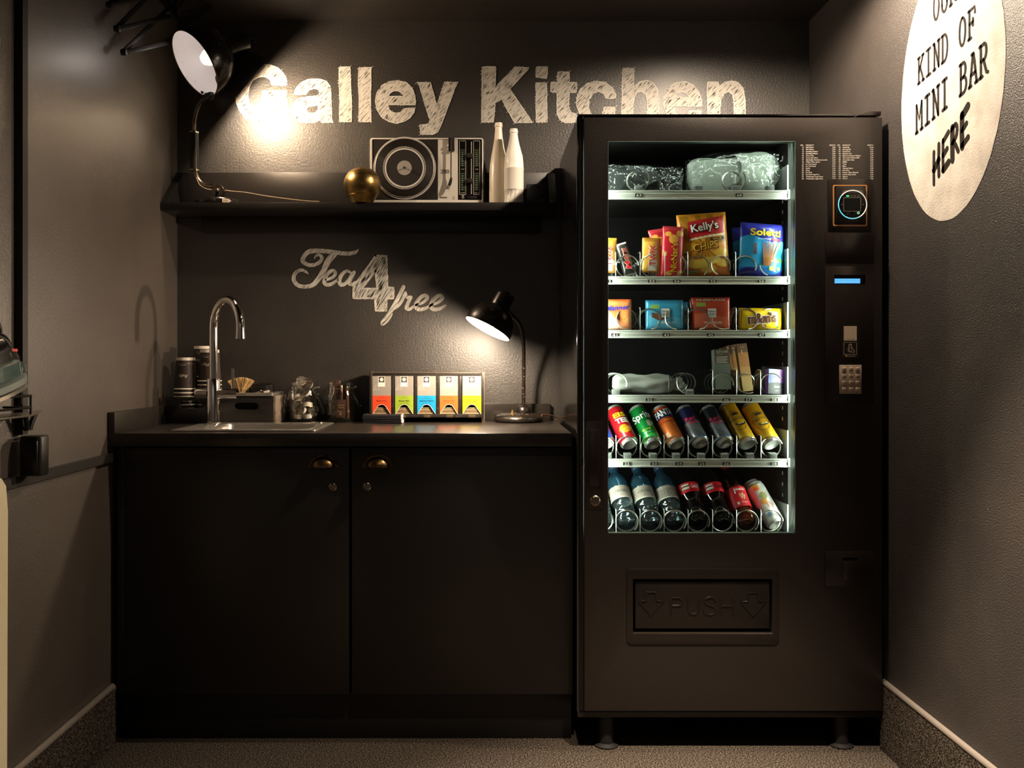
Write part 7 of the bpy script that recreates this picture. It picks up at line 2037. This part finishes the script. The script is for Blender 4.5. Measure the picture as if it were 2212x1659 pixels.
# ---------- row 1: slippers in clear wrapping
def slipper(label, loc, L, Hh, col, colm, tilt, film_x, seed):
    t = thing('packed_slipper', label, 'slipper', (0, 0, 0), GOODS)
    fab = M('slipper_towelling_' + col, col, rough=0.85, bump=(400, 0.3, 0.001))
    def out(k=1.0):
        pts = [(0.00, 0.50), (0.015, 0.76), (0.08, 0.86), (0.20, 0.87), (0.36, 0.84), (0.50, 0.86), (0.64, 0.95), (0.78, 1.0), (0.90, 0.94), (0.975, 0.78), (1.0, 0.52), (0.975, 0.27), (0.90, 0.11), (0.78, 0.03), (0.60, 0.04), (0.42, 0.08), (0.24, 0.03), (0.09, 0.04), (0.02, 0.2)]
        q = smooth_path(pts, 4, closed=True)
        return [(L * (0.5 + (a - 0.5) * k), Hh * (0.5 + (b - 0.5) * k)) for a, b in q]
    MB().prism([out()], fy(0.0), fy(0.016)).build('sole', fab, t, bevel=0.005, seg=3)
    MB().tube([(x, -0.0005, z) for x, z in out(0.985)], 0.0028, 6, closed=True).build('piping', fab, t)
    # upper: a domed band over the front half
    nx, nz = 26, 26
    vv = []
    for j in range(nz + 1):
        for i in range(nx + 1):
            u, v = i / nx, j / nz
            zz = v
            xs = 0.40 + 0.10 * (1 - (2 * v - 1) ** 2) + 0.10 * (v)       # slanted opening of the upper
            half = 0.485 * math.sqrt(max(0.0, 1 - max(0, (u - 0.55)) ** 2 / 0.21)) if u > 0.55 else 0.46 + 0.025 * u / 0.55
            x = xs + (0.985 - xs) * u
            z = 0.51 + (v - 0.5) * 2 * half
            bulge = 0.030 * (1 - (2 * v - 1) ** 2) * (1 - u ** 3) ** 0.6
            crease = 0.010 * math.exp(-((x - 0.78 + (z - 0.5) * 0.5) / 0.05) ** 2) - 0.008 * math.exp(-((x - 0.86 - (z - 0.4) * 0.8) / 0.04) ** 2)
            vv.append((L * x, -0.002 - bulge + crease * (1 - (2 * v - 1) ** 2), Hh * z))
    ff = [(j * (nx + 1) + i, j * (nx + 1) + i + 1, (j + 1) * (nx + 1) + i + 1, (j + 1) * (nx + 1) + i) for j in range(nz) for i in range(nx)]
    MB().add(vv, ff).build('upper', fab, t, angle=70)
    # crumpled clear bag
    x0, x1 = film_x
    nx, nz = 90, 40
    for s in (-1, 1):
        vv = []
        for j in range(nz + 1):
            for i in range(nx + 1):
                u, v = i / nx, j / nz
                x = x0 + (x1 - x0) * u
                z = -0.002 + (Hh + 0.006) * v * (1 - 0.18 * math.exp(-((u - (0 if s else 0)) / 0.2) ** 2))
                e_ = (1 - abs(2 * u - 1) ** 6) * (1 - abs(2 * v - 1) ** 6)
                q = noise.noise(Vector((x * 40 + seed, z * 40, s * 3))) * 0.6 + abs(noise.noise(Vector((x * 75, z * 65 + seed, s)))) * 1.2
                vv.append((x, s * (0.036 if s < 0 else 0.017) * e_ ** 0.5 + s * 0.009 * q * (1.6 if u < 0.15 or u > 0.85 else 0.7), z))
        ff = [(j * (nx + 1) + i, j * (nx + 1) + i + 1, (j + 1) * (nx + 1) + i + 1, (j + 1) * (nx + 1) + i) for j in range(nz) for i in range(nx)]
        MB().add(vv, ff).build('clear_bag', thin_glass('crumpled_clear_film', (0.985, 0.99, 0.985), 0.12, 3.0, ior=1.40, bump=(60, 0.6, 0.008)), t, angle=60)
    t.location = loc
    t.rotation_euler = (0, R(tilt), 0)
p = at(1487, 411, 2.70, TRAYZ[1] + 0.004)
slipper('light grey slipper in clear wrapping on the top tray', p, 0.272, 0.118, '8b938a', None, -1.5, (-0.006, 0.285), 3)
p = at(1270, 411, 2.70, TRAYZ[1] + 0.004)
p.x = VL + 0.032
slipper('black slipper in crumpled clear wrapping at the left of the top tray', p, 0.225, 0.092, '2a2e2c', None, 3.0, (0.0, 0.290), 11)
# ------------------------------------------------------------------ ironing set on the left wall (mostly outside the frame)
hold = thing('iron_holder', 'black wire iron holder with bracket on the left wall', 'holder', (XL + 0.03, -1.30, 0.80))
blk = M('black_holder_plastic', '100f0e', rough=0.35)
wirek = M('black_coated_wire', '2a2723', rough=0.3, metal=0.5)
xw = XL + 0.0005
yb, ye = -1.62, -1.200
MB().box(xw, xw + 0.006, -1.44, -1.36, 0.90, 1.02).build('wall_plate', blk, hold, bevel=0.001)
MB().prism([[(xw + 0.0065, yb), (XL + 0.085, yb), (XL + 0.085, ye), (XL + 0.02, -1.02), (xw + 0.0065, -1.0)]], flat_xy(0.984), flat_xy(0.988)).build('shelf_plate', M('grey_steel_plate', '7d746a', rough=0.35, metal=0.7), hold, bevel=0.0008)
for zz, x_ in ((1.004, XL + 0.083), (1.030, XL + 0.083)):
    MB().tube([(x_, yb, zz), (x_, ye - 0.012, zz), (x_, ye - 0.002, zz), (x_ - 0.010, ye, zz), (XL + 0.02, ye, zz)], 0.0026, 8).build('wire_rail', wirek, hold)
for y_ in (ye - 0.004, ye - 0.15):
    MB().tube([(XL + 0.083, y_, 0.989), (XL + 0.083, y_, 1.030)], 0.0026, 8).build('wire_post', wirek, hold)
MB().tube([(XL + 0.070, ye - 0.02, 1.012), (XL + 0.070, ye - 0.02, 1.046), (XL + 0.045, ye - 0.02, 1.052)], 0.0026, 8).build('wire_stop', wirek, hold)
for s in (-1, 1):
    MB().tube([(XL + 0.030, -1.10 + s * 0.024, 0.983), (XL + 0.028, -1.10 + s * 0.012, 0.965), (XL + 0.026, -1.10 + s * 0.006, 0.948)], 0.006, 8).build('bracket_leg', blk, hold)
# socket box on the rail
bx = thing('socket_box', 'square black socket box on the left wall rail', 'socket', (XL + 0.035, -1.10, 0.842))
p0, p1 = -1.124, -1.072
prf = [(XL + 0.0165, p0), (XL + 0.058, p0), (XL + 0.066, p0 + 0.006), (XL + 0.066, p1 - 0.012), (XL + 0.056, p1), (XL + 0.0165, p1)]
MB().prism([prf], flat_xy(0.8425), flat_xy(0.934)).build('box_body', M('black_socket_plastic', '191715', rough=0.4, bump=(200, 0.1, 0.001)), bx, bevel=0.004)
MB().box(XL + 0.024, XL + 0.060, p0 - 0.004, p0, 0.852, 0.924).build('box_lid', blk, bx, bevel=0.002)
# steam iron lying on the plate, tip to the far side
ir = thing('steam_iron', 'steam iron with clear water tank resting on the wall holder', 'iron', (XL + 0.062, -1.40, 0.99))
xc = XL + 0.054
yt = -1.172                                                    # tip
def irw(s): return 0.050 * (1 - (1 - min(s / 0.20, 1.0)) ** 1.9) ** 0.62 if s > 0 else 0.0
def loft(z0f, z1f, k, s0=0.0, s1=0.26, n=26, taper=0.8):
    vv, ff = [], []
    m = 12
    for j in range(n + 1):
        s = s0 + (s1 - s0) * j / n
        w_ = max(irw(s) * k, 0.0012)
        z0, z1 = z0f(s), z1f(s)
        for i in range(m):
            a = 2 * PI * i / m
            cx_, cz2 = math.cos(a), math.sin(a)
            wz = w_ * (1 - (1 - taper) * (0.5 + 0.5 * cz2))
            vv.append((xc + wz * max(-1, min(1, cx_ * 1.25)), yt - s, (z0 + z1) / 2 + (z1 - z0) / 2 * max(-1, min(1, cz2 * 1.2))))
    for j in range(n):
        for i in range(m):
            ff.append((j * m + i, j * m + (i + 1) % m, (j + 1) * m + (i + 1) % m, (j + 1) * m + i))
    ff += [tuple(range(m)), tuple(n * m + i for i in range(m))]
    return MB().add(vv, ff)
base = lambda s: 1.052 - s * 0.16
loft(lambda s: base(s), lambda s: base(s) + 0.010, 1.0).build('soleplate', steel, ir)
loft(lambda s: base(s) + 0.0102, lambda s: base(s) + 0.030, 0.97, 0.003).build('heat_shield', M('pearl_grey_plastic', '8d9490', rough=0.2, coat=0.4), ir)
loft(lambda s: base(s) + 0.0302, lambda s: base(s) + 0.045 + min(s * 0.38, 0.03), 0.93, 0.008).build('water_tank', M('smoky_teal_tank', '4f6a66', rough=0.08, coat=0.6, trans=0.35), ir)
loft(lambda s: base(s) + 0.062, lambda s: base(s) + 0.075 + min(max(s - 0.05, 0) * 0.7, 0.045), 0.62, 0.055, 0.24).build('control_hood', M('chrome_black_hood', '1d1c1b', rough=0.1, coat=0.6), ir)
hd = smooth_path([(xc, yt - 0.085, base(0.085) + 0.10), (xc, yt - 0.10, 1.150), (xc, yt - 0.15, 1.160), (xc, yt - 0.21, 1.155), (xc, yt - 0.235, 1.12), (xc, yt - 0.235, 1.07)], 5)
MB().tube(hd, 0.014, 12).build('handle', M('gloss_black_handle', '151413', rough=0.2), ir)
MB().box(xc - 0.014, xc + 0.022, yt - 0.098, yt - 0.074, base(0.085) + 0.088, base(0.085) + 0.090 + 0.004).build('red_mark', M('red_indicator', 'c02a1a', rough=0.3), ir)
cd = smooth_path([(xc, yt - 0.225, 1.150), (xc + 0.004, yt - 0.20, 1.185), (xc + 0.010, yt - 0.150, 1.196), (xc + 0.008, yt - 0.118, 1.172), (xc + 0.004, yt - 0.112, 1.135)], 6)
MB().tube(cd, 0.0042, 8).build('power_cord', M('grey_black_cord', '3a3733', rough=0.5), ir)
# ironing board hanging upright on the wall
bd = thing('ironing_board', 'cream covered ironing board hanging upright on the left wall', 'ironing board', (XL + 0.045, -1.55, 0.10))
ys = -1.236
outl = [(ys, 0.20), (ys + 0.002, 0.50), (ys + 0.004, 0.78), (ys - 0.004, 0.838), (ys - 0.022, 0.856), (ys - 0.06, 0.862), (-1.72, 0.862), (-1.735, 0.80), (-1.735, 0.06), (-1.60, 0.02), (ys - 0.16, 0.02), (ys - 0.06, 0.06), (ys - 0.012, 0.13)]
xb0, xb1 = XL + 0.022, XL + 0.050
MB().prism([outl], lambda y, z: Vector((xb0, y, z)), lambda y, z: Vector((xb1, y, z))).build('padded_top', M('cream_board_cover', 'c2b89a', rough=0.8, bump=(300, 0.3, 0.001)), bd, bevel=0.006, seg=3)
MB().tube([(XL + 0.045, -1.30, 0.872), (XL + 0.045, -1.30, 0.895), (XL + 0.030, -1.31, 0.905), (XL + 0.003, -1.31, 0.905)], 0.0055, 10).build('hanging_hook', blk, bd)
